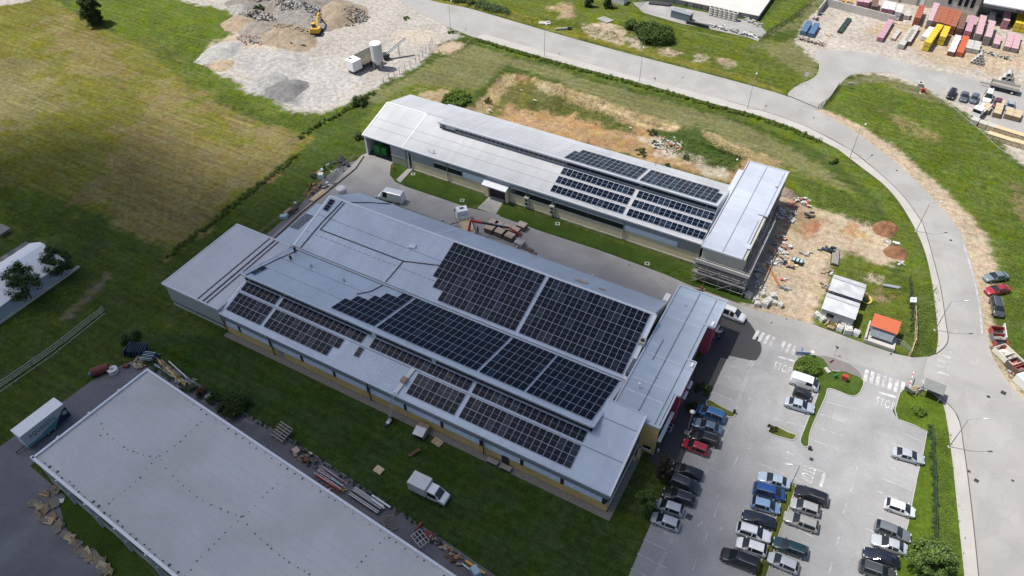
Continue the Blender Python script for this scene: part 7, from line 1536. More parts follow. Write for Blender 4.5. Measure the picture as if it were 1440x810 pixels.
for a, b in [((434, 268), (438, 258)), ((438, 258), (455, 266)), ((382, 340), (424, 300)), ((424, 300), (500, 238)), ((500, 238), (512, 220)), ((455, 266), (470, 258))]:
    A_, B_ = G(*a), G(*b); k.bar((A_.x, A_.y, .12), (B_.x, B_.y, .12), .14, .26)
k.solo("bed_edging", "rusty timber edging round the storage beds along the apron", "edging")
# ------------------------------------------------------------------ behind the warehouse
T = thing("oil_drum_tank", "rust red cylindrical tank with blue end lying in the warehouse yard", "tank", tuple(G(143, 524)), R(90 - 32))
mb = MB().use(mat("red_oxide", (.17, .045, .035), .7, 0, .2, 2)); mb.tube([(-1.35, 0, .75), (1.35, 0, .75)], .75, 18); mb.build("tank", T, True); mb = MB().use(mat("dull_blue", (.06, .19, .27), .6)); mb.tube([(-1.75, 0, .55), (-1.35, 0, .6)], .4, 12); mb.build("end_cap", T, True)
for x in (-.8, .8): mb = MB().use(DARKMETAL); mb.box((x, 0, .1), (.2, 1.2, .2)); mb.build("cradle", T, True)
p = G(160, 523); T = thing("spool_table", "round white cable reel lying flat beside the rust red tank", "cable reel", (p.x, p.y, .02)); mb = MB().use(PALEWOOD); mb.use(WHITEPL); mb.tube([(0, 0, .65), (0, 0, .75)], .8, 20); mb.tube([(0, 0, 0), (0, 0, .08)], .8, 20); mb.build("flange", T, True); mb = MB().use(WOOD); mb.tube([(0, 0, .08), (0, 0, .65)], .4, 12); mb.tube([(0, 0, .75), (0, 0, .765)], .25, 12); mb.build("core", T, True)
p = G(193, 496); T = thing("tarp_stack", "dark blue ribbed sheets standing under a tarpaulin at the yard corner", "tarpaulin", (p.x, p.y, 0), R(25))
for k in range(9): mb = MB().use(mat("navy_sheet", (.035, .06, .10), .5, 0, .3, 2)); mb.box((-1.5 + k * .4, 0, .8), (.12, 2.2, 1.5), R(random.uniform(-8, 8)), 0, R(15)); mb.build("sheet", T, True)
p = G(213, 505); T = thing("glass_rack", "rack of pale blue glazed frames at the yard corner", "rack", (p.x, p.y, 0), R(20))
for k in range(6): mb = MB().use(CYAN if k % 2 else mat("blue_glaze", (.14, .22, .26), .2)); mb.box((0, -1 + k * .34, .75), (2.0, .1, 1.3), 0, R(24)); mb.build("pane", T, True)
mb = MB().use(DARKMETAL); mb.box((0, 0, .08), (2.3, 2.4, .14)); mb.build("frame", T, True)
scrap((197, 512), "tangle of pale twigs and wire beside the glazed frames", [PALEWOOD, MATS["rusty_scrap"], GREYWOOD], 26, (1.3, .9), (.3, 1.1), .4); mb = MB().use(MATS["red_oxide"]); p = G(178, 516); mb.box((p.x, p.y, .25), (.9, .7, .5), .4); mb.bar((p.x - .3, p.y, .5), (p.x + .3, p.y, .62), .08); mb.solo("toolbox", "small dark red box near the cable reel", "box")
mb = MB(); 
for (x0, y0, x1, y1, w, m) in [(222, 507, 255, 540, .3, PALEWOOD), (226, 512, 250, 534, .35, mat("ochre_timber", (.42, .27, .09), .8, 0, .3, 3)), (232, 514, 262, 545, .25, MATS["ochre_timber"] if "ochre_timber" in MATS else WOOD), (218, 514, 244, 532, .14, WHITEPL), (239, 511, 264, 533, .16, WHITEPL), (228, 508, 258, 536, .2, WOOD), (230, 519, 262, 541, .3, WOOD)]:
    a, b = G(x0, y0), G(x1, y1); mb.use(m); mb.bar((a.x, a.y, .3 + random.uniform(0, .3)), (b.x, b.y, .25 + random.uniform(0, .3)), w, .2)
mb.solo("timber_pile", "long ochre and white timbers behind the warehouse's back corner", "timber")
mb = MB().use(mat("white_frame", (.5, .5, .48), .6))
for k in range(26):
    p = G(262 + random.uniform(-14, 14), 540 + random.uniform(-7, 9)); a = random.uniform(0, 6.3); l = random.uniform(.4, 1.1); z = random.uniform(.1, .8); mb.bar((p.x, p.y, z), (p.x + l * math.cos(a), p.y + l * math.sin(a), z + random.uniform(-.3, .3)), .07)
mb.solo("frame_heap", "tangled heap of white metal frames behind the warehouse", "frames")
mb = MB().use(mat("rust_sheet", (.15, .05, .03), .85, 0, .3, 3)); p = G(285, 552)
for k in range(4): mb.box((p.x + .3 * k - .4, p.y, .6), (.1, 1.6, 1.2), R(20), 0, R(30))
mb.solo("rusty_sheets", "rust brown sheets leaning beside the white frame heap", "sheets")
p = G(297, 564); mb = MB().use(PALECON); a, b = G(289, 558), G(303, 567); mb.bar((a.x, a.y, .2), (b.x, b.y, .2), .5, .4); mb.bar((a.x, a.y + .5, .12), (b.x - .8, b.y + .6, .12), .3, .2); mb.solo("stone_beam", "pale stone beam on the ground behind the warehouse", "beam")
T = thing("pipe_trestle", "bent steel tube trestle behind the warehouse", "trestle", tuple(G(352, 598)))
mb = MB().use(mat("tan_steel", (.36, .28, .2), .6)); c0 = Vector(T.location)
for dx in (-.8, .8): mb.tube([c0 + Vector((dx, -.6, 0)), c0 + Vector((dx, -.5, .9)), c0 + Vector((dx, .5, .9)), c0 + Vector((dx, .6, 0))], .05, 6)
mb.bar(c0 + Vector((-.8, 0, .9)), c0 + Vector((.8, 0, .9)), .08); mb.build("frame", T)
for i, (px, l) in enumerate([((398, 612), "large weathered slatted pallet rack leaning behind the warehouse")]):
    p = G(*px); mb = MB().use(GREYWOOD)
    for k in range(6): mb.box((p.x, p.y - 1.1 + k * .45, .75 + .08 * k), (2.6, .22, .06), R(-6))
    for k in (-1.1, 0, 1.1): mb.box((p.x + k, p.y, .6), (.12, 2.5, .1), R(-6), R(10)); mb.box((p.x + k, p.y - 1, .3), (.1, .1, .6)); mb.box((p.x + k, p.y + 1, .4), (.1, .1, .8))
    mb.solo("slat_rack", l, "rack")
scrap((424, 640), "brown trestles with a tan board on top behind the warehouse", [WOOD, DARKMETAL, MATS["rusty_scrap"], PALEWOOD], 16, (2.0, .8), (.5, 1.4), .8, 0, R(-5))
p = G(418, 638); mb = MB().use(TANTOP); mb.box((p.x, p.y, 1.0), (1.1, .9, .08), R(-15)); mb.use(WOOD); mb.bar((p.x - .4, p.y, 0), (p.x - .4, p.y, .96), .1); mb.bar((p.x + .4, p.y, 0), (p.x + .4, p.y, .96), .1); mb.solo("tan_table", "tan board on trestle legs behind the warehouse", "table")
scrap((440, 652), "dark machine parts and green box behind the warehouse", [DARKMETAL, BLK_T, mat("mid_green", (.05, .16, .07), .6)], 10, (1.3, .6), (.4, 1.0), .6, 0, R(-5))
T = thing("formwork_rack", "red and grey formwork supports stacked along the warehouse wall", "formwork", tuple(G(466, 676)), R(-5))
for k in range(12): mb = MB().use(REDP if k % 3 == 0 else (STEEL if k % 3 == 1 else CYAN)); mb.bar((-2.6 + random.uniform(-.3, .3), -.8 + k * .14, .5 + random.uniform(-.2, .4)), (2.6 + random.uniform(-.3, .3), -.8 + k * .14 + random.uniform(-.2, .2), .5 + random.uniform(-.2, .4)), .11); mb.build("beam", T, True)
for k in range(6): mb = MB().use(REDP); mb.bar((-2.4 + k * .9, -1.3, .1), (-2.0 + k * .9, .2, .7), .08); mb.build("prop", T, True)
mb = MB().use(WHITEPL); mb.tube([(.9, -1.5, .3), (.9, -1.5, .55)], [.45, .05], 3); mb.use(REDP); mb.tube([(.9, -1.5, .28), (.9, -1.5, .3)], .52, 3); mb.build("warning_sign", T, True)
mb = MB().use(YELLOWP); p = G(484, 691); mb.bar((p.x - .5, p.y - .3, .1), (p.x + .4, p.y + .4, .3), .14); mb.bar((p.x - .3, p.y + .2, .1), (p.x + .2, p.y - .4, .5), .1); mb.solo("yellow_clamp", "yellow clamp at the end of the red formwork rack", "clamp")
T = thing("pipe_stack", "stack of shiny grey profiles and white pipes along the warehouse wall", "pipes", tuple(G(517, 706)), R(-5))
for k in range(12): mb = MB().use(STEEL if k % 4 else DARKMETAL); mb.tube([(-2.8, -.7 + (k % 6) * .26, .25 + .28 * (k // 6)), (2.6, -.7 + (k % 6) * .26, .25 + .28 * (k // 6))], .12, 8); mb.build("pipe", T, True)
mb = MB().use(WHITE); mb.tube([(.2, .9, .75), (3.6, .9, .75)], .14, 8); mb.tube([(.6, .4, .8), (3.0, .3, .8)], .12, 8); mb.build("pipe", T, True)
mb = MB().use(GREYWOOD); p = G(552, 735)
for k in range(7): mb.bar((p.x - 1.6 + .3 * k, p.y - .2 - .2 * k, .3), (p.x - .4 + .3 * k, p.y + .9 - .2 * k, .4), .1)
mb.bar((p.x - 1.8, p.y - .3, .2), (p.x + .4, p.y - 1.6, .2), .14); mb.solo("mesh_rack", "grey steel mesh panels lying after the pipe stack", "mesh")
p = G(592, 760); T = thing("steel_frame", "empty pale steel grid frame behind the warehouse", "frame", (p.x, p.y, 0), R(-20)); mb = MB().use(STEEL)
for k in range(4): mb.bar((-1.1, -.8 + k * .5, .7), (1.1, -.8 + k * .5, .7), .07); mb.bar((-1.1 + k * .73, -.8, .7), (-1.1 + k * .73, .7, .7), .07)
for i in (-1.1, 1.1):
    for j in (-.8, .7): mb.bar((i, j, 0), (i, j, .7), .07)
mb.build("frame", T, True)
scrap((601, 754), "dark red stacked beams beside the steel grid frame", [MATS["red_oxide"], DARKMETAL], 12, (1.8, .6), (1.0, 2.0), .5, 0, R(-5)); scrap((620, 768), "ochre and grey stone lumps in a row by the yard edge", [MATS["ochre_timber"], PALECON, DARKMETAL], 22, (2.2, .4), (.3, .6), .5, 0, R(-5)); scrap((640, 785), "brown crates at the lower end of the yard clutter", [WOOD, MATS["rusty_scrap"], PEACH], 12, (1.2, .6), (.4, 1.0), .6, 0, R(-5))
mb = MB().use(YELLOWP); a, b = G(655, 790), G(682, 808); mb.bar((a.x, a.y, .25), (b.x, b.y, .25), .3, .3); mb.use(WHITEPL); a, b = G(650, 794), G(661, 803); mb.bar((a.x, a.y, .3), (b.x, b.y, .35), .2); mb.solo("yellow_beam", "long yellow beam at the bottom edge beside the warehouse", "beam")
mb = MB().use(CYAN); p = G(669, 806); mb.box((p.x, p.y, .5), (1.6, 1.1, .9), -.5, taper=.85); mb.box((p.x, p.y, 1.0), (1.2, .8, .12), -.5); mb.solo("covered_machine", "pale blue covered machine at the bottom edge of the yard", "machine")
# ------------------------------------------------------------------ building site clutter
BAGW = mat("bulk_bag_white", (.50, .49, .455), .8, 0, .2, 2)
def bag(px, s, label, group=None, z=0):
    p = G(px[0], px[1], z); T = thing("bulk_bag", label, "bulk bag", (p.x, p.y, z), random.uniform(0, 1.5), group)
    mb = MB().use(BAGW); mb.box((0, 0, .4 * s), (.85 * s, .85 * s, .8 * s), 0, .04, -.04, .93); mb.box((.03, 0, .82 * s), (.6 * s, .62 * s, .16 * s), .2, 0, 0, .7); mb.build("sack", T, True)
    for k in range(4): mb = MB().use(BAGW); a = k * math.pi / 2; mb.tube([(.3 * s * math.cos(a), .3 * s * math.sin(a), .8 * s), (.38 * s * math.cos(a + .3), .38 * s * math.sin(a + .3), 1.15 * s), (.3 * s * math.cos(a + .6), .3 * s * math.sin(a + .6), .9 * s)], .03, 5); mb.build("lifting_loop", T, True)
lb = "white bulk bag in the cluster at the site entrance beside the lane"
for px in [(1062, 423), (1072, 416), (1086, 419), (1080, 426), (1088, 428), (1064, 430), (1052, 418), (1075, 430), (1097, 431)]: bag(px, random.uniform(.95, 1.35), lb, "bulk bags at the site entrance")
lb = "white bag or box on the grass between lower site hut and lane"
for px in [(1151, 447), (1156, 451), (1148, 445)]: bag(px, 1.1, lb, "white bags below the lower hut")
for px, l in [((1180, 464), "white square block left of the pebble bag on the kerb"), ((1203, 471), "white square block nearest the kiosk on the kerb")]: p = G(*px); mb = MB().use(WHITEPL); mb.box((p.x, p.y, .5), (1.0, 1.0, .9), -.1); mb.use(PALECON); mb.box((p.x, p.y, 1.0), (.8, .8, .1), -.1); mb.solo("block_pack", l, "block pack")
bag((1191, 468), 1.5, "grey pebble filled bulk bag between two white blocks")
scrap((1165, 458), "brown sheet heap on the kerb by the site huts", [WOOD, MATS["rusty_scrap"]], 10, (1.2, .7), (.5, 1.2), .5); scrap((1186, 457), "white boards and pipes stacked behind the square blocks", [WHITEPL, PALECON], 9, (1.4, .6), (1.0, 2.0), .7, 0, R(-10))
def soilheap(px, r, h, col, label, name="soil_heap", cat="heap", z=0, lump=.25, flat=(1, 1), rz=0):
    p = G(px[0], px[1], z); n = 22; V = []; F = []
    for i in range(n):
        for j in range(n):
            u, v = -1.15 + 2.3 * i / (n - 1), -1.15 + 2.3 * j / (n - 1); d = math.hypot(u, v)
            nz = float(fbm(np.array([u * 2.2 + px[0]]), np.array([v * 2.2 + px[1]]), 4)[0]); d *= 1 + .9 * (float(fbm(np.array([u * 1.3 + px[1]]), np.array([v * 1.3 + px[0]]), 3)[0]) - .42)
            zz = h * max(0, (1 - d ** 1.5)) * (1 + lump * 2.4 * (nz - .5)) + (nz - .5) * lump * h * .8 * (1 if d < 1 else 0)
            if d > 1.0: zz = -.08
            V.append((u * r * flat[0], v * r * flat[1], zz))
    for i in range(n - 1):
        for j in range(n - 1): k = i * n + j; F.append((k, k + n, k + n + 1, k + 1))
    mb = MB().use(mat("heap_%d_%d" % (int(col[0] * 100), int(col[2] * 100)), col, .95, 0, .3, 1.5, 1.0, 3.0, stain=.25, sscale=.5)); mb.raw(V, F, True)
    me = mb.mesh(name); o = bpy.data.objects.new(name, me); COL.objects.link(o); o.location = (p.x, p.y, z); o.rotation_euler = (0, 0, rz); return tag(o, label, cat)
soilheap((1244, 323), 2.6, 1.5, (.215, .105, .052), "upper brown soil heap beside the footpath grass", lump=.5); soilheap((1261, 356), 2.2, 1.2, (.21, .10, .05), "lower brown soil heap beside the footpath grass", lump=.5)
soilheap((1109, 273), 1.8, .9, (.22, .17, .13), "grey brown mound at the corner of the rear head block")
scrap((1249, 341), "white frame and boards lying between the two brown heaps", [WHITEPL, PALECON], 5, (.9, .5), (.7, 1.3), .25); scrap((1261, 342), "single white board beside the white frame", [WHITEPL], 2, (.3, .3), (1.0, 1.3), .2); scrap((1268, 370), "pale plank lying in the grass below the lower brown heap", [PALECON], 2, (.2, .1), (1.4, 2.0), .1)
p = G(1174, 362); mb = MB().use(GREYWOOD)
for k in range(5): mb.box((p.x - .5 + k * .25, p.y, .4 + .12 * (k % 2)), (.22, 5.0, .25), R(8))
mb.use(DARKMETAL); mb.box((p.x, p.y, .12), (1.4, 5.0, .2), R(8)); mb.solo("beam_stack", "long grey timber beams lying on the grass above the huts", "timber")
scrap((1161, 352), "dark navy tarpaulin heap beside the grey beams", [BLK_T, mat("navy_tarp", (.03, .045, .07), .6)], 9, (1.2, .8), (.8, 1.5), .8); scrap((1138, 304), "dark machine on the upper site soil", [DARKMETAL, GREYCLAD], 6, (.6, .8), (.6, 1.4), .9)
RUB = [WHITEPL, PALECON, CONCRETE, mat("pale_foil", (.55, .58, .62), .4, .2)]
scrap((1106, 303), "pale foil and rubble heap beside the rear head block", RUB, 46, (1.7, 2.2), (.2, .8), .5); scrap((1129, 284), "white sheets and red bags dumped at the corner of the rear block", RUB + [mat("red_bag", (.5, .12, .10), .6)], 24, (1.8, 1.3), (.3, 1.0), .5); scrap((1114, 288), "red plastic bags beside the pale dump", [MATS["red_bag"], PALECON], 8, (.9, .7), (.4, .9), .5)
scrap((1100, 335), "orange machine and pale sheets on the sandy site", [mat("orange_plastic", (.6, .14, .04), .5), WHITEPL, PALECON], 7, (1.0, .6), (.6, 1.2), .7); scrap((1097, 352), "dense pile of timber, rubble and white bags by the scaffolding", RUB + [WOOD, PEACH, GREYWOOD], 46, (1.6, 2.2), (.3, 1.3), .6); scrap((1091, 368), "scattered grey rubble beside the scaffolded corner", RUB, 30, (1.5, 1.2), (.2, .7), .35)
p = G(1122, 370); mb = MB().use(DARKMETAL); 
for k in range(3): mb.box((p.x - .9 + .7 * k, p.y, .4), (.6, 1.3, .7), -.1); mb.use(CYAN); mb.box((p.x - .9 + .7 * k, p.y, .77), (.4, 1.0, .05), -.1); mb.use(DARKMETAL)
mb.solo("grid_box", "dark steel container with pale inserts on the sandy site", "container"); scrap((1110, 374), "tan board and tools next to the steel container", [WOOD, DARKMETAL, PALEWOOD], 7, (1.1, .6), (.6, 1.4), .4); scrap((1131, 357), "grey pallets and boards on the site ground", [GREYWOOD, PALECON], 8, (1.0, .8), (.6, 1.3), .3)
mb = MB().use(mat("red_brown_board", (.30, .13, .06), .8, 0, .2)); a, b = G(1080, 374), G(1096, 402)
for k in (-.15, .15): mb.bar((a.x + k, a.y, .1), (b.x + k, b.y, .1), .22, .12)
mb.solo("plank", "long red brown planks lying on the concrete pad of the site", "planks"); scrap((1101, 394), "red and white drill on the site ground", [MATS["red_bag"], WHITEPL], 5, (.6, .4), (.3, .8), .4); scrap((1103, 408), "crumpled grey sheet on the sandy site", [GREYCLAD, DKCLAD], 5, (.7, .6), (.5, 1.0), .4); scrap((1069, 402), "pale rubble at the foot of the scaffolding", RUB, 20, (1.0, 1.2), (.2, .6), .3); scrap((1066, 380), "pale boards along the scaffolding's lane side", [PALECON, PALEWOOD], 10, (.6, 2.0), (.6, 1.5), .3)
scrap((1160, 405), "brown and grey scrap at the corner of the upper site hut", [MATS["rusty_scrap"], CONCRETE, WOOD], 14, (.8, 1.0), (.3, .8), .6); scrap((1163, 383), "pale wire spools and bags above the upper site hut", [PALECON, WOOD, GREYWOOD], 12, (1.0, .8), (.3, .9), .4)
p = G(1218, 422); mb = MB().use(mat("yellow_hose", (.60, .48, .08), .5))
for k in range(3):
    mb.tube([(p.x + (.7 + .12 * k) * math.cos(t), p.y + (.9 + .1 * k) * math.sin(t), .08 + .07 * k) for t in [j * .35 + k for j in range(19)]], .06, 6)
mb.solo("coiled_hose", "coiled yellow hose on the grass beside the lower hut", "hose")
mb = MB().use(GREYCLAD); p = G(1253, 405); mb.tube([(p.x - 1.5, p.y - .2, .25), (p.x + 1.2, p.y + .3, .25)], .28, 10); mb.tube([(p.x - .9, p.y + .25, .2), (p.x + 1.5, p.y + .7, .2)], .2, 10); mb.solo("grey_pipes", "grey pipes lying in the grass right of the huts", "pipes")
p = G(1279, 432); T = thing("site_board", "tilted white site board on a dark post", "sign board", (p.x, p.y, 0), R(25)); mb = MB().use(BLACKP); mb.bar((0, 0, 0), (0, 0, 2.0), .1); mb.build("post", T, True); mb = MB().use(WHITE); mb.box((0, 0, 1.9), (1.1, .9, .06), 0, R(50)); mb.build("board", T, True)
scrap((985, 408), "small cabinet and timber beside the scaffolding in the grass", [WOOD, MATS["rust_sheet"], GREYWOOD], 7, (.8, .6), (.4, 1.0), .8)
# rubble and white sheets in the excavation
scrap((940, 205), "grey and white rubble heap on the excavation floor", RUB + [GREYWOOD, PEACH], 60, (3.0, 2.4), (.25, .9), .6, -1.2)
for px, l in [((733, 127), "white sheet on the grass at the top of the excavation"), ((752, 142), "white sheet in the middle of the excavation grass"), ((888, 181), "white sheet near the ring of rubble"), ((946, 193), "tiny white object beside the excavation thicket"), ((689, 155), "pale slab at the left of the excavation floor"), ((1036, 225), "white rubble pile at the far corner of the rear head block"), ((748, 158), "small pale scrap on the excavation soil")]: scrap(px, l, [WHITEPL, PALECON], 1, (.35, .25), (.5, 1.0), .25, -1.2 if px[0] < 1000 else 0)
# ------------------------------------------------------------------ open skips along the road's right edge
def skip(px, rz, d, m, inner, label, cells=1):
    p = G(*px); T = thing("waste_skip", label, "skip", (p.x, p.y, .03), rz); L_, W_, H_ = d
    mb = MB().use(m)
    for s in (-1, 1): mb.box((0, s * W_ / 2, H_ / 2 + .1), (L_, .09, H_)); mb.box((s * L_ / 2, 0, H_ / 2 + .1), (.09, W_, H_))
    mb.box((0, 0, .14), (L_, W_, .1))
    for k in range(1, cells): mb.box((-L_ / 2 + L_ * k / cells, 0, H_ / 2 + .1), (.12, W_, H_))
    mb.build("hull", T, True); mb = MB().use(inner); 
    for k in range(16): mb.box((random.uniform(-.4, .4) * L_, random.uniform(-.38, .38) * W_, .25 + random.uniform(0, .35) * H_), (random.uniform(.3, .9), random.uniform(.2, .6), random.uniform(.1, .4)), random.uniform(0, 3), random.uniform(-.4, .4))
    mb.build("waste", T, True)
skip((1400.5, 471), R(20), (2.1, 1.7, 1.1), mat("skip_red", (.30, .05, .04), .6, 0, .25, 2), BLK_T, "small red skip at the upper end of the skip row"); skip((1402, 479), R(20), (2.1, 1.5, 1.0), DKCLAD, GREYWOOD, "small dark grey skip below the upper red one"); skip((1405, 487), R(20), (1.9, 1.4, .9), MATS["skip_red"], DARKMETAL, "small dark red skip above the white two bay skip")
skip((1415, 504), R(-42), (4.0, 2.3, 1.0), mat("skip_cream", (.62, .59, .50), .6, 0, .15, 2), PALECON, "cream white skip divided in two bays", 2); skip((1427, 519), R(-42), (2.5, 2.1, 1.1), mat("skip_brown", (.10, .075, .06), .7, 0, .25, 2), MATS["red_bag"], "dark brown skip with red waste inside"); skip((1438, 528), R(-42), (2.3, 2.1, 1.1), MATS["skip_red"], DKCLAD, "deep red skip at the right picture edge")
p = G(1442, 543); mb = MB().use(WHITEPL); mb.box((p.x, p.y, .9), (3.2, 2.4, 1.6), R(-42)); mb.use(CYAN); mb.box((p.x, p.y, 1.72), (2.6, 1.8, .06), R(-42)); mb.solo("white_container", "white container with pale turquoise top at the right edge", "container"); scrap((1426, 532), "pale brick rubble at the foot of the skips", [PEACH, PALECON], 14, (1.3, .5), (.2, .6), .3, 0, R(-42))
mb = MB().use(WHITEPL); a, b = G(1408, 462), G(1411, 482); mb.bar((a.x, a.y, .7), (b.x, b.y, .7), .12, 1.4); mb.bar((a.x, a.y, .1), (b.x, b.y, .1), .3, .2); mb.solo("screen_wall", "thin white screen behind the small red skips", "screen")
# ------------------------------------------------------------------ gravel yard heaps
def rocks(px, r, n, cols, label, name="rubble_heap", size=(.25, .9), h=1.5, z=0):
    p = G(px[0], px[1], z); mb = MB()
    for k in range(n):
        a = random.uniform(0, 6.3); q = math.sqrt(random.random()); s = random.uniform(*size); mb.use(random.choice(cols))
        mb.box((p.x + r[0] * q * math.cos(a), p.y + r[1] * q * math.sin(a), z + h * (1 - q ** 1.5) * random.uniform(.85, 1.12) + .1), (s, s * random.uniform(.5, 1), s * random.uniform(.3, .8)), random.uniform(0, 3), random.uniform(-.7, .7), random.uniform(-.7, .7), random.uniform(.5, .9))
    return mb.solo(name, label, "rubble")
HC = (.27, .215, .15); HG = (.22, .205, .185); HL = (.31, .295, .27)
ROCK = [mat("rock_grey", (.30, .29, .27), .9, 0, .25, 2), mat("rock_dark", (.10, .095, .09), .9, 0, .3, 2), mat("rock_pale", (.36, .345, .32), .9, 0, .25, 2), mat("rock_tan", (.34, .28, .2), .9, 0, .25, 2)]
soilheap((404, 50), 9, 2.4, HC, "broad tan soil heap in front of the excavator's left", flat=(1.2, .8)); soilheap((480, 22), 9, 3.4, HC, "large tan soil heap right of the excavator", flat=(1.0, 1.1)); soilheap((366, 44), 6, 2.2, (.24, .21, .18), "grey brown heap left of the tan soil heap"); soilheap((338, 34), 6, 1.8, (.31, .24, .165), "sandy heap at the grass edge of the gravel yard"); soilheap((340, 16), 4.5, 2.0, HL, "pale rounded heap at the left of the rubble", flat=(1, .8)); soilheap((418, 58), 5, 1.2, HG, "small grey gravel heap before the tan soil heap")
soilheap((410, 8), 13, 3.0, (.20, .18, .155), "long dark rubble ridge at the top edge", flat=(1.5, .8)); soilheap((425, 22), 10, 2.6, HG, "grey stone ridge behind the excavator", flat=(1.4, .7)); soilheap((357, 24), 5, 1.6, (.14, .13, .115), "dark rubble mound beside the shrub on the heap")
rocks((425, 20), (15, 6), 620, ROCK[:3], "field of broken grey stones behind the excavator", size=(.2, 1.0), h=2.9); rocks((400, 8), (17, 6), 560, ROCK[:2] + [ROCK[1], WOOD], "dark broken stone and wood field at the top edge", size=(.2, 1.0), h=3.2); rocks((362, 26), (7, 4), 240, ROCK, "grey and white stone scatter left of the tan heap", size=(.3, 1.1), h=1.8); rocks((355, 55), (5, 3.5), 80, [ROCK[0], ROCK[2], PEACH], "reddish brick rubble at the left foot of the heaps", size=(.2, .8), h=.8); rocks((487, 24), (7, 6), 300, [ROCK[3], ROCK[0]], "tan clods on the large soil heap", size=(.2, .7), h=3.2); rocks((405, 48), (9, 5), 300, [ROCK[3]], "tan clods on the broad soil heap", size=(.2, .7), h=2.2)
for px, l in [((409, 63), "left black tarmac patch heap on the pale gravel"), ((426, 67), "right black tarmac patch heap on the pale gravel")]: soilheap(px, 2.3, .8, (.025, .025, .027), l, flat=(1.2, .7))
soilheap((403, 126), 5.5, 1.6, (.165, .16, .155), "dark grey gravel heap at the lower rim of the gravel yard", lump=.12); soilheap((384, 113), 4.5, 1.2, (.29, .28, .265), "pale grey gravel heap left of the dark one", lump=.12); soilheap((400, 88), 7, 1.0, (.33, .315, .295), "low light grey gravel mound in the yard", lump=.1); soilheap((309, 75), 7, 1.4, (.34, .33, .31), "pale gravel bank along the grass at the left", lump=.15, flat=(.7, 1.3)); soilheap((312, 92), 4, .8, (.35, .28, .19), "sandy spill at the left corner of the gravel yard")
# ------------------------------------------------------------------ storage yard under the concrete platform
for k in range(6):
    p = G(1000 + k * 6.5, 21 + k * 1.6)
    mb = MB().use(PALECON)
    for z in range(4): mb.ring((p.x, p.y, .02 + z * .62), (p.x, p.y, .58 + z * .62), .85, .68, 16)
    mb.solo("ring_stack", "stack of grey concrete shaft rings against the stained wall", "concrete rings", "shaft ring stacks")
mb = MB().use(DARKMETAL); a, b = G(912, 6), G(942, 9); 
for k in range(3): mb.tube([(a.x, a.y + .5 * k, .3 + .1 * k), (b.x, b.y + .5 * k, .3 + .1 * k)], .28, 10)
mb.solo("dark_pipes", "dark pipes lying in the upper storage yard", "pipes")
mb = MB().use(WHITEPL); a, b = G(946, 13), G(974, 18)
for k in range(4): mb.use((WHITEPL, mat("pink_pipe", (.6, .35, .32), .6))[k % 2]); mb.bar((a.x, a.y - .4 * k, .2), (b.x, b.y - .4 * k, .2), .25, .2)
mb.solo("white_beams", "white and pink beams laid in the upper storage yard", "beams")
mb = MB().use(mat("blue_grey_box", (.12, .15, .18), .6)); p = G(958, 26); mb.box((p.x, p.y, 1.0), (6.0, 2.0, 2.0), R(-8)); mb.use(GREYCLAD); mb.box((p.x, p.y, 2.05), (6.1, 2.1, .12), R(-8)); mb.use(BLACKP); mb.box((p.x + 2.9, p.y - .4, 1.0), (.3, 1.4, 1.6), R(-8)); mb.solo("storage_container", "dark blue grey container beside the large thicket", "container")
mb = MB().use(DARKMETAL); a, b = G(965, 33), G(996, 40); mb.bar((a.x, a.y, .4), (b.x, b.y, .4), .6, .8); mb.bar((a.x, a.y, .85), (b.x, b.y, .85), .7, .1); mb.solo("dark_beam", "long dark steel box beside the pale block row", "beam")
for i, x in enumerate(range(0, 9)):
    px = (1002 + i * 7.5, 37 + i * 1.9); scrap(px, "pale concrete kerb blocks in the row along the storage yard edge", [PALECON, WHITEPL, CONCRETE], 7, (.9, .8), (.6, 1.3), .8, name="block_row", cat="concrete blocks")["group"] = "kerb block row"
for i in range(4): scrap((1048 + i * 6, 27 + i * 3.0), "loose pale stones near the corner of the concrete platform", [PALECON, CONCRETE], 9, (1.0, .9), (.4, 1.1), .6, name="stone_scatter", cat="stones")["group"] = "stones by the platform corner"
mb = MB().use(CONCRETE); p = G(852, 28)
for k in range(6): mb.box((p.x - 1.5 + .6 * k, p.y - .6 * k * .3, .2 + .0 * k), (.7, 2.6, .3), R(-30))
mb.solo("culvert_slab", "grey concrete culvert slabs set into the verge bank", "slab")
mb = MB().use(PALECON); p = G(766, 33); mb.box((p.x, p.y, .15), (3.4, 1.6, .3), R(20)); mb.box((p.x + .8, p.y + .6, .4), (1.0, .6, .4), R(40)); mb.solo("broken_slab", "broken concrete slab lying in the verge bank", "slab")
mb = MB().use(CONCRETE); p = G(792, 42); mb.box((p.x, p.y, .3), (4.5, .5, .6), R(35)); mb.use(DARKMETAL); mb.box((p.x + 1.5, p.y + 1.0, .3), (1.2, .8, .6), R(35)); mb.solo("culvert_wall", "concrete culvert headwall with dark mouth by the yellow verge", "culvert")
mb = MB().use(WHITEPL); p = G(872, 3); mb.box((p.x, p.y, 1.0), (4, 3, 2.0), -.1); mb.use(HR); mb.box((p.x, p.y, 2.05), (4.2, 3.2, .12), -.1); mb.solo("white_shed", "white shed at the top edge behind the conifers", "shed")
mb = MB().use(WOOD); p = G(868, 6); 
for k in (-.8, .8): mb.box((p.x + k, p.y - 2.6, .4), (.1, .8, .8))
mb.box((p.x, p.y - 2.6, .8), (2.0, .9, .08)); mb.solo("garden_table", "brown table in front of the white shed at the top", "table")
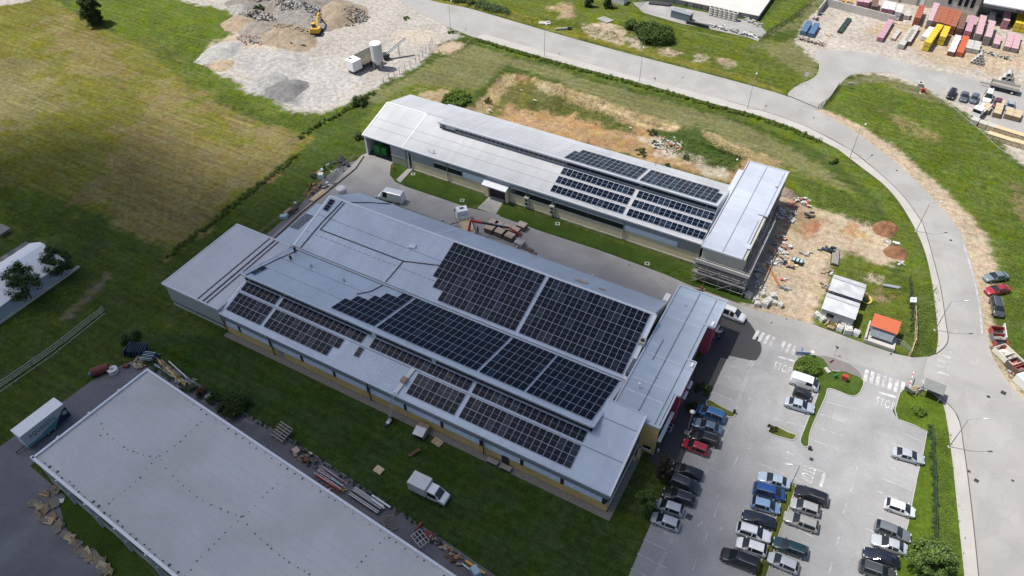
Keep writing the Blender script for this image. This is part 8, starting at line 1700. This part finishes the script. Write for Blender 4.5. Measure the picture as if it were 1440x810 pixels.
# ------------------------------------------------------------------ builders' depot
DW = thing("yard_wall", "pale concrete wall round the depot's loose goods bays", "wall", tuple(G(1160, 10)))
mb = MB().use(PALECON); w0, w1, w2 = G(1149, 22), G(1160, 8), G(1256, 33)
mb.bar((w0.x, w0.y, 1.1), (w1.x, w1.y, 1.1), .3, 2.2); mb.build("side_wall", DW); mb = MB().use(PALECON); mb.bar((w1.x, w1.y, 1.1), (w2.x, w2.y, 1.1), .3, 2.2); mb.build("back_wall", DW)
BM = {"pink": mat("pack_pink", (.36, .17, .19), .8, 0, .35, 2.5), "brick": mat("pack_brick", (.30, .09, .05), .85, 0, .3, 2.5), "orange": mat("pack_orange", (.29, .10, .055), .85, 0, .25, 2.5), "dark": mat("pack_dark", (.15, .085, .065), .85, 0, .3, 2.5), "grey": mat("pack_grey", (.24, .20, .19), .85, 0, .25, 2.5), "yellow": mat("pack_yellow", (.56, .42, .035), .6, 0, .12, 2), "white": mat("pack_white", (.55, .55, .55), .6, 0, .25, 2.5), "red": mat("pack_red", (.45, .10, .045), .7, 0, .15, 2), "mauve": mat("pack_mauve", (.34, .15, .19), .8, 0, .3, 2.5), "tan": mat("pack_tan", (.45, .36, .235), .85, 0, .2, 2), "con": PALECON, "brown": mat("pack_brown", (.20, .14, .085), .85, 0, .25, 2), "green": mat("pack_green", (.025, .045, .04), .7, 0, .3, 2), "blue": mat("pack_blue", (.075, .14, .24), .6, 0, .4, 2.5)}
WRAP = {"pink": mat("wrap_pink", (.48, .31, .33), .6, 0, .3, 3), "mauve": mat("wrap_mauve", (.42, .25, .29), .6, 0, .3, 3), "grey": mat("wrap_rose", (.46, .33, .34), .6, 0, .4, 3)}
PK = {}
def pack_mesh(side, top, d):
    k = (side, top, d)
    if k not in PK:
        mb = MB().use(BM[side]); mb.box((0, 0, .12 + d[2] / 2), (d[0], d[1], d[2] - .02)); mb.use(WRAP.get(top, BM.get(top))); mb.box((0, 0, .11 + d[2] + .015), (d[0] + .03, d[1] + .03, .03)); mb.use(WOOD)
        for y in (-.4, 0, .4): mb.box((0, y * d[1], .055), (d[0], .1, .11))
        mb.use(BLACKP); mb.box((0, 0, .12 + d[2] / 2), (d[0] + .012, .03, d[2] - .02)); mb.box((0, 0, .12 + d[2] / 2), (.03, d[1] + .012, d[2] - .02))
        PK[k] = mb.mesh("goods_pack")
    return PK[k]
def row(a, b, nz, wide, side, top, label, d=(1.75, 1.6, 1.1), across=1):
    """a row of wrapped pallet loads from a (near) to b (far); each load is its own thing"""
    A_ = G(*a); B_ = G(*b); v = B_ - A_; L_ = v.length; ang = math.atan2(v.y, v.x); n = max(1, round(L_ / (d[0] + .12))); dirn = v.normalized(); side_ = Vector((dirn.y, -dirn.x, 0))
    me = pack_mesh(side, top, d)
    for i in range(n):
        for j in range(across):
            for z in range(nz):
                q = A_ + dirn * ((i + .5) * (d[0] + .12)) + side_ * (j * (d[1] + .12)); o = bpy.data.objects.new("goods_pack", me); COL.objects.link(o); o.location = (q.x + random.uniform(-.03, .03), q.y + random.uniform(-.03, .03), .02 + z * (d[2] + .14)); o.rotation_euler = (0, 0, ang + random.uniform(-.02, .02))
                tag(o, label, "pallet load", label + " row")
row((1206, 14), (1209, 0), 2, 1, "pink", "pink", "pink brick pack in the tall block behind the depot wall at the left", across=2)
row((1226, 21), (1229, 6), 2, 1, "dark", "dark", "dark brown brick pack behind the depot wall", across=1); row((1240, 24), (1244, 12), 2, 1, "mauve", "white", "crimson pack with white top behind the depot wall", across=2); row((1259, 29), (1263, 17), 2, 1, "white", "white", "white wrapped pack at the right end of the depot wall", across=1)
row((1273, 28), (1276, 20), 1, 1, "con", "con", "low pale grey pack behind the right end of the depot wall"); row((1236, 59), (1252, 32), 1, 1, "mauve", "mauve", "mauve pack in the low row inside the loose goods bay")
row((1286, 37), (1293, 18), 2, 1, "brick", "brick", "rust red pack in the lone narrow stack left of the long rows"); row((1304, 41), (1313, 16), 2, 1, "grey", "grey", "grey pack with rosy wrap in the leftmost long row"); row((1311, 42.5), (1320, 20), 2, 1, "dark", "orange", "brown pack with orange top in the second long row"); row((1319, 44), (1328, 23), 2, 1, "orange", "orange", "orange brick pack in the third long row"); row((1327, 46.5), (1336, 25), 2, 1, "orange", "brick", "orange red pack in the middle rows of the depot"); row((1335, 49), (1344, 27), 2, 1, "brick", "orange", "brick red pack in the fifth long row")
row((1345, 52.5), (1352, 31), 2, 1, "dark", "dark", "dark brown pack in the sixth long row", across=1); row((1356, 56), (1364, 34), 2, 1, "mauve", "mauve", "mauve brown pack in the seventh long row"); row((1371, 60), (1378, 34), 2, 1, "grey", "pink", "grey pack with pink top in the eighth row"); row((1384, 64), (1391, 40), 2, 1, "grey", "grey", "dim grey pack with rosy wrap right of the eighth row"); row((1398, 68), (1402, 56), 1, 1, "grey", "pink", "low grey pack with pink wrap in the ninth row", across=1); row((1414, 72), (1420, 52), 1, 1, "grey", "pink", "rose topped pack in the rightmost block", across=2)
row((1391, 37), (1394, 24), 1, 1, "brown", "white", "brown pack with whitish top near the dark depot opening", across=1); row((1410, 41), (1413, 22), 2, 1, "pink", "pink", "pink pack under the depot eave"); row((1427, 45), (1431, 28), 2, 1, "yellow", "yellow", "yellow pack under the depot eave at the right edge", across=2)
row((1300, 72), (1318, 46), 2, 1, "yellow", "yellow", "bright yellow pack in the long yellow row"); row((1321, 64), (1327, 50), 2, 1, "yellow", "yellow", "bright yellow pack in the short yellow row"); row((1298, 58), (1308, 45), 1, 1, "white", "white", "white pack left of the long yellow row")
row((1274, 64), (1287, 43), 1, 1, "dark", "con", "dark grey slab pack left of the white packs"); row((1265, 69), (1282, 46), 1, 1, "con", "con", "pale concrete slab pack in the right low row"); row((1255, 57), (1264, 44), 1, 1, "con", "con", "pale concrete slab pack in the left low row", d=(1.15, 1.15, .5))
row((1335, 79), (1345, 57), 1, 1, "dark", "white", "dark pack with grey white top beside the orange row"); row((1347, 80), (1356, 58), 1, 1, "red", "red", "vermilion pack in the short vermilion row"); row((1360, 74), (1363, 63), 1, 1, "con", "con", "grey concrete crate right of the vermilion row", across=2)
row((1180, 47), (1194, 28), 1, 1, "green", "green", "dark green tile pack laid flat in the loose goods bay", d=(1.3, 1.3, .45), across=1); row((1128, 50), (1138, 34), 1, 1, "blue", "blue", "blue crate in the left column of the blue stack"); row((1139, 53), (1148, 37), 1, 1, "blue", "blue", "blue crate in the right column of the blue stack")
for i in range(5): scrap((1124 + i * 8, 55 + i * 2.2), "grey timber crates in the row at the depot's left corner", [GREYWOOD, WOOD, PALECON], 8, (.9, .6), (.6, 1.2), .8, name="crate_row", cat="crates")["group"] = "grey timber crates"
scrap((1147, 28), "small red machine in the loose goods bay", [MATS["red_oxide"], DARKMETAL], 6, (.8, .6), (.5, 1.1), .6); scrap((1155, 20), "white tub against the depot wall corner", [WHITEPL], 3, (.4, .3), (.8, 1.2), .5); scrap((1165, 50), "yellowish boards at the right of the grey crates", [MATS["pack_tan"], PALECON], 7, (1.0, .6), (.6, 1.2), .5); scrap((1190, 4), "yellow brown digger parts behind the depot wall", [YELLOWP, WOOD], 9, (1.8, .8), (.6, 1.6), 1.2)
for (px, r, rows_, L_, lab, g) in [((1404, 119), .62, 3, 3.0, "large pale concrete pipe in the pyramid beside the flatbed trailer", "large concrete pipes"), ((1366, 90), .40, 4, 2.2, "small pale concrete pipe in the pyramid left of the flatbed trailer", "small concrete pipes")]:
    p = G(*px); dx = Vector((math.cos(R(-3)), math.sin(R(-3)), 0)); dy = Vector((-dx.y, dx.x, 0)) 
    for k in range(rows_):
        for i in range(rows_ - k):
            q = p + dx * ((i + k * .5) * 2 * r) ; z = r + k * r * 1.74; mb = MB().use(PALECON); mb.ring((q.x, q.y, z), (q.x + dy.x * L_, q.y + dy.y * L_, z), r, r * .68, 16); mb.solo("concrete_pipe", lab, "pipe", g)
for i in range(6): scrap((1376 + i * 8.2, 72 + i * 2.3), "small dark holed concrete blocks in the row behind the pipes", [PALECON, BLACKP, CONCRETE, WHITEPL], 9, (.9, .7), (.3, .8), .6, name="block_row", cat="concrete blocks")["group"] = "small concrete block row"
row((1399, 186 - 20), (1405, 148), 1, 1, "brown", "tan", "brown timber crate with pale lid in front of the maroon car", across=1); row((1383, 161), (1389, 150), 1, 1, "brown", "tan", "brown timber crate with pale lid nearest the white truck", across=1); row((1415, 168), (1420, 156), 1, 1, "brown", "tan", "brown timber crate with pale lid at the right of the crate group", across=2)
row((1367, 176), (1372, 170), 1, 1, "con", "con", "grey crate at the corner of the depot bank", across=1); row((1379, 181), (1384, 174), 1, 1, "tan", "con", "tan crate beside the grey one on the depot bank", across=2)
def beam_stack(px, rz, d, label):
    p = G(*px); T = thing("timber_stack", label, "timber", (p.x, p.y, .02), rz)
    for k in range(5): mb = MB().use(BM["tan"]); mb.box((-d[0] / 2 + d[0] * (k + .5) / 5, 0, d[2] / 2 + .1), (d[0] / 5 - .1, d[1], d[2])); mb.build("timber_pack", T, True)
    mb = MB().use(PALEWOOD); mb.box((0, 0, d[2] + .14), (d[0] + .1, d[1] + .1, .06)); mb.build("top_board", T, True)
beam_stack((1418, 192), R(-10), (6.5, 1.3, 1.3), "upper long pale timber stack at the right of the depot bank"); beam_stack((1409, 199), R(-10), (6.5, 1.4, 1.0), "lower long pale timber stack at the right of the depot bank"); beam_stack((1438, 208), R(-10), (4.5, 1.4, 1.1), "pale timber stack at the right picture edge")
p = G(1376, 160); T = thing("white_truck", "white low truck with flat bed nosing at the depot bank", "truck", (p.x, p.y, .02), R(72))
mb = MB().use(WHITE); mb.box((-1.6, 0, 1.3), (2.0, 2.1, 1.9), taper=.9); mb.build("cab", T, True); mb = MB().use(WHITE); mb.box((1.6, 0, 1.0), (4.4, 2.2, .25)); mb.box((1.6, 1.1, 1.25), (4.4, .08, .4)); mb.box((1.6, -1.1, 1.25), (4.4, .08, .4)); mb.build("load_bed", T, True); mb = MB().use(GLASS); mb.box((-2.5, 0, 1.7), (.3, 1.8, .7), 0, 0, R(-15)); mb.build("windscreen", T, True)
for sx in (-1.5, 2.6):
    for s in (-1, 1): mb = MB().use(RUBBER); mb.tube([(sx, s * .8, .4), (sx, s * 1.05, .4)], .4, 12); mb.build("wheel", T, True)
p = G(1297, 131); mb = MB().use(REDP); mb.box((p.x, p.y, .7), (.9, .7, 1.2), .3); mb.use(PALECON); mb.box((p.x, p.y, .06), (1.3, 1.1, .12), .3); mb.solo("red_cabinet", "small red cabinet at the edge of the depot drive", "cabinet")
p = G(1293, 121); mb = MB().use(PALECON); mb.box((p.x, p.y, .5), (1.2, 1.6, 1.0), .2); mb.use(DARKMETAL); mb.tube([(p.x, p.y, 1.0), (p.x, p.y, 1.1)], .35, 10); mb.solo("meter_box", "pale meter box at the depot drive's edge", "box")
p = G(1195, 124); mb = MB().use(WHITEPL); mb.box((p.x, p.y, 1.2), (1.2, .08, .8), .3, .3); mb.use(STEEL); mb.bar((p.x - .4, p.y, 0), (p.x - .4, p.y, 1.2), .08); mb.bar((p.x + .4, p.y, 0), (p.x + .4, p.y, 1.2), .08); mb.solo("notice_board", "white notice board on the dry grass inside the depot entrance", "sign board")
# bikes and bins in the shaded forecourt
for px, l, m in [((1011, 470), "scooter with pale fairing parked by the crimson wall's far end", WHITEPL), ((1006, 478), "dark motorbike beside the pale scooter", mat("bike_blue", (.03, .05, .12), .4))]:
    p = G(*px); T = thing("motorbike", l, "motorbike", (p.x, p.y, .05), R(40))
    for x in (-.65, .65): mb = MB().use(RUBBER); mb.tube([(x, -.06, .3), (x, .06, .3)], .3, 12); mb.build("wheel", T, True)
    mb = MB().use(m); mb.box((0, 0, .65), (.9, .3, .35), taper=.8); mb.box((-.35, 0, .85), (.6, .28, .12)); mb.build("body", T, True); mb = MB().use(STEEL); mb.bar((.6, 0, .3), (.42, 0, 1.0), .07); mb.bar((.42, -.33, 1.0), (.42, .33, 1.0), .05); mb.build("handlebar", T, True)
p = G(941, 602); mb = MB().use(STEEL); mb.box((p.x, p.y, .15), (.9, 1.6, .2), 0); mb.use(BLACKP); mb.box((p.x, p.y + .4, .27), (.7, .6, .04)); mb.box((p.x, p.y - .4, .27), (.7, .6, .04)); mb.solo("light_well", "steel framed light well grate beside the yellow wall", "grate")
mb = MB().use(PALEWOOD); p = G(898, 640); mb.box((p.x, p.y, .4), (.5, 1.6, .7), .2); mb.box((p.x - .3, p.y - 1.0, .25), (.4, .8, .4), .4); mb.use(WOOD); mb.box((p.x + .1, p.y + 1.2, .35), (.4, .7, .6)); mb.solo("crate_pile", "tan crates tucked at the corner under the yellow wall", "crates")
mb = MB().use(WHITEPL); p = G(925, 636); mb.tube([(p.x, p.y, .05), (p.x, p.y, .7)], .12, 10); mb.tube([(p.x, p.y, .7), (p.x, p.y, .85)], [.18, .08], 10); mb.solo("bollard", "short white bollard at the foot of the yellow wall", "bollard")
mb = MB().use(BLACKP); p = G(1032, 581); mb.box((p.x, p.y, .35), (.35, .35, .6)); mb.box((p.x, p.y, .68), (.42, .42, .06)); mb.solo("litter_bin", "black litter bin at the tip of the small green island", "bin")
mb = MB().use(BLACKP); p = G(1138, 632); mb.box((p.x, p.y, .3), (.4, .4, .45)); mb.box((p.x, p.y, .55), (.46, .46, .06)); mb.solo("litter_bin", "black litter bin at the lower tip of the middle island", "bin")
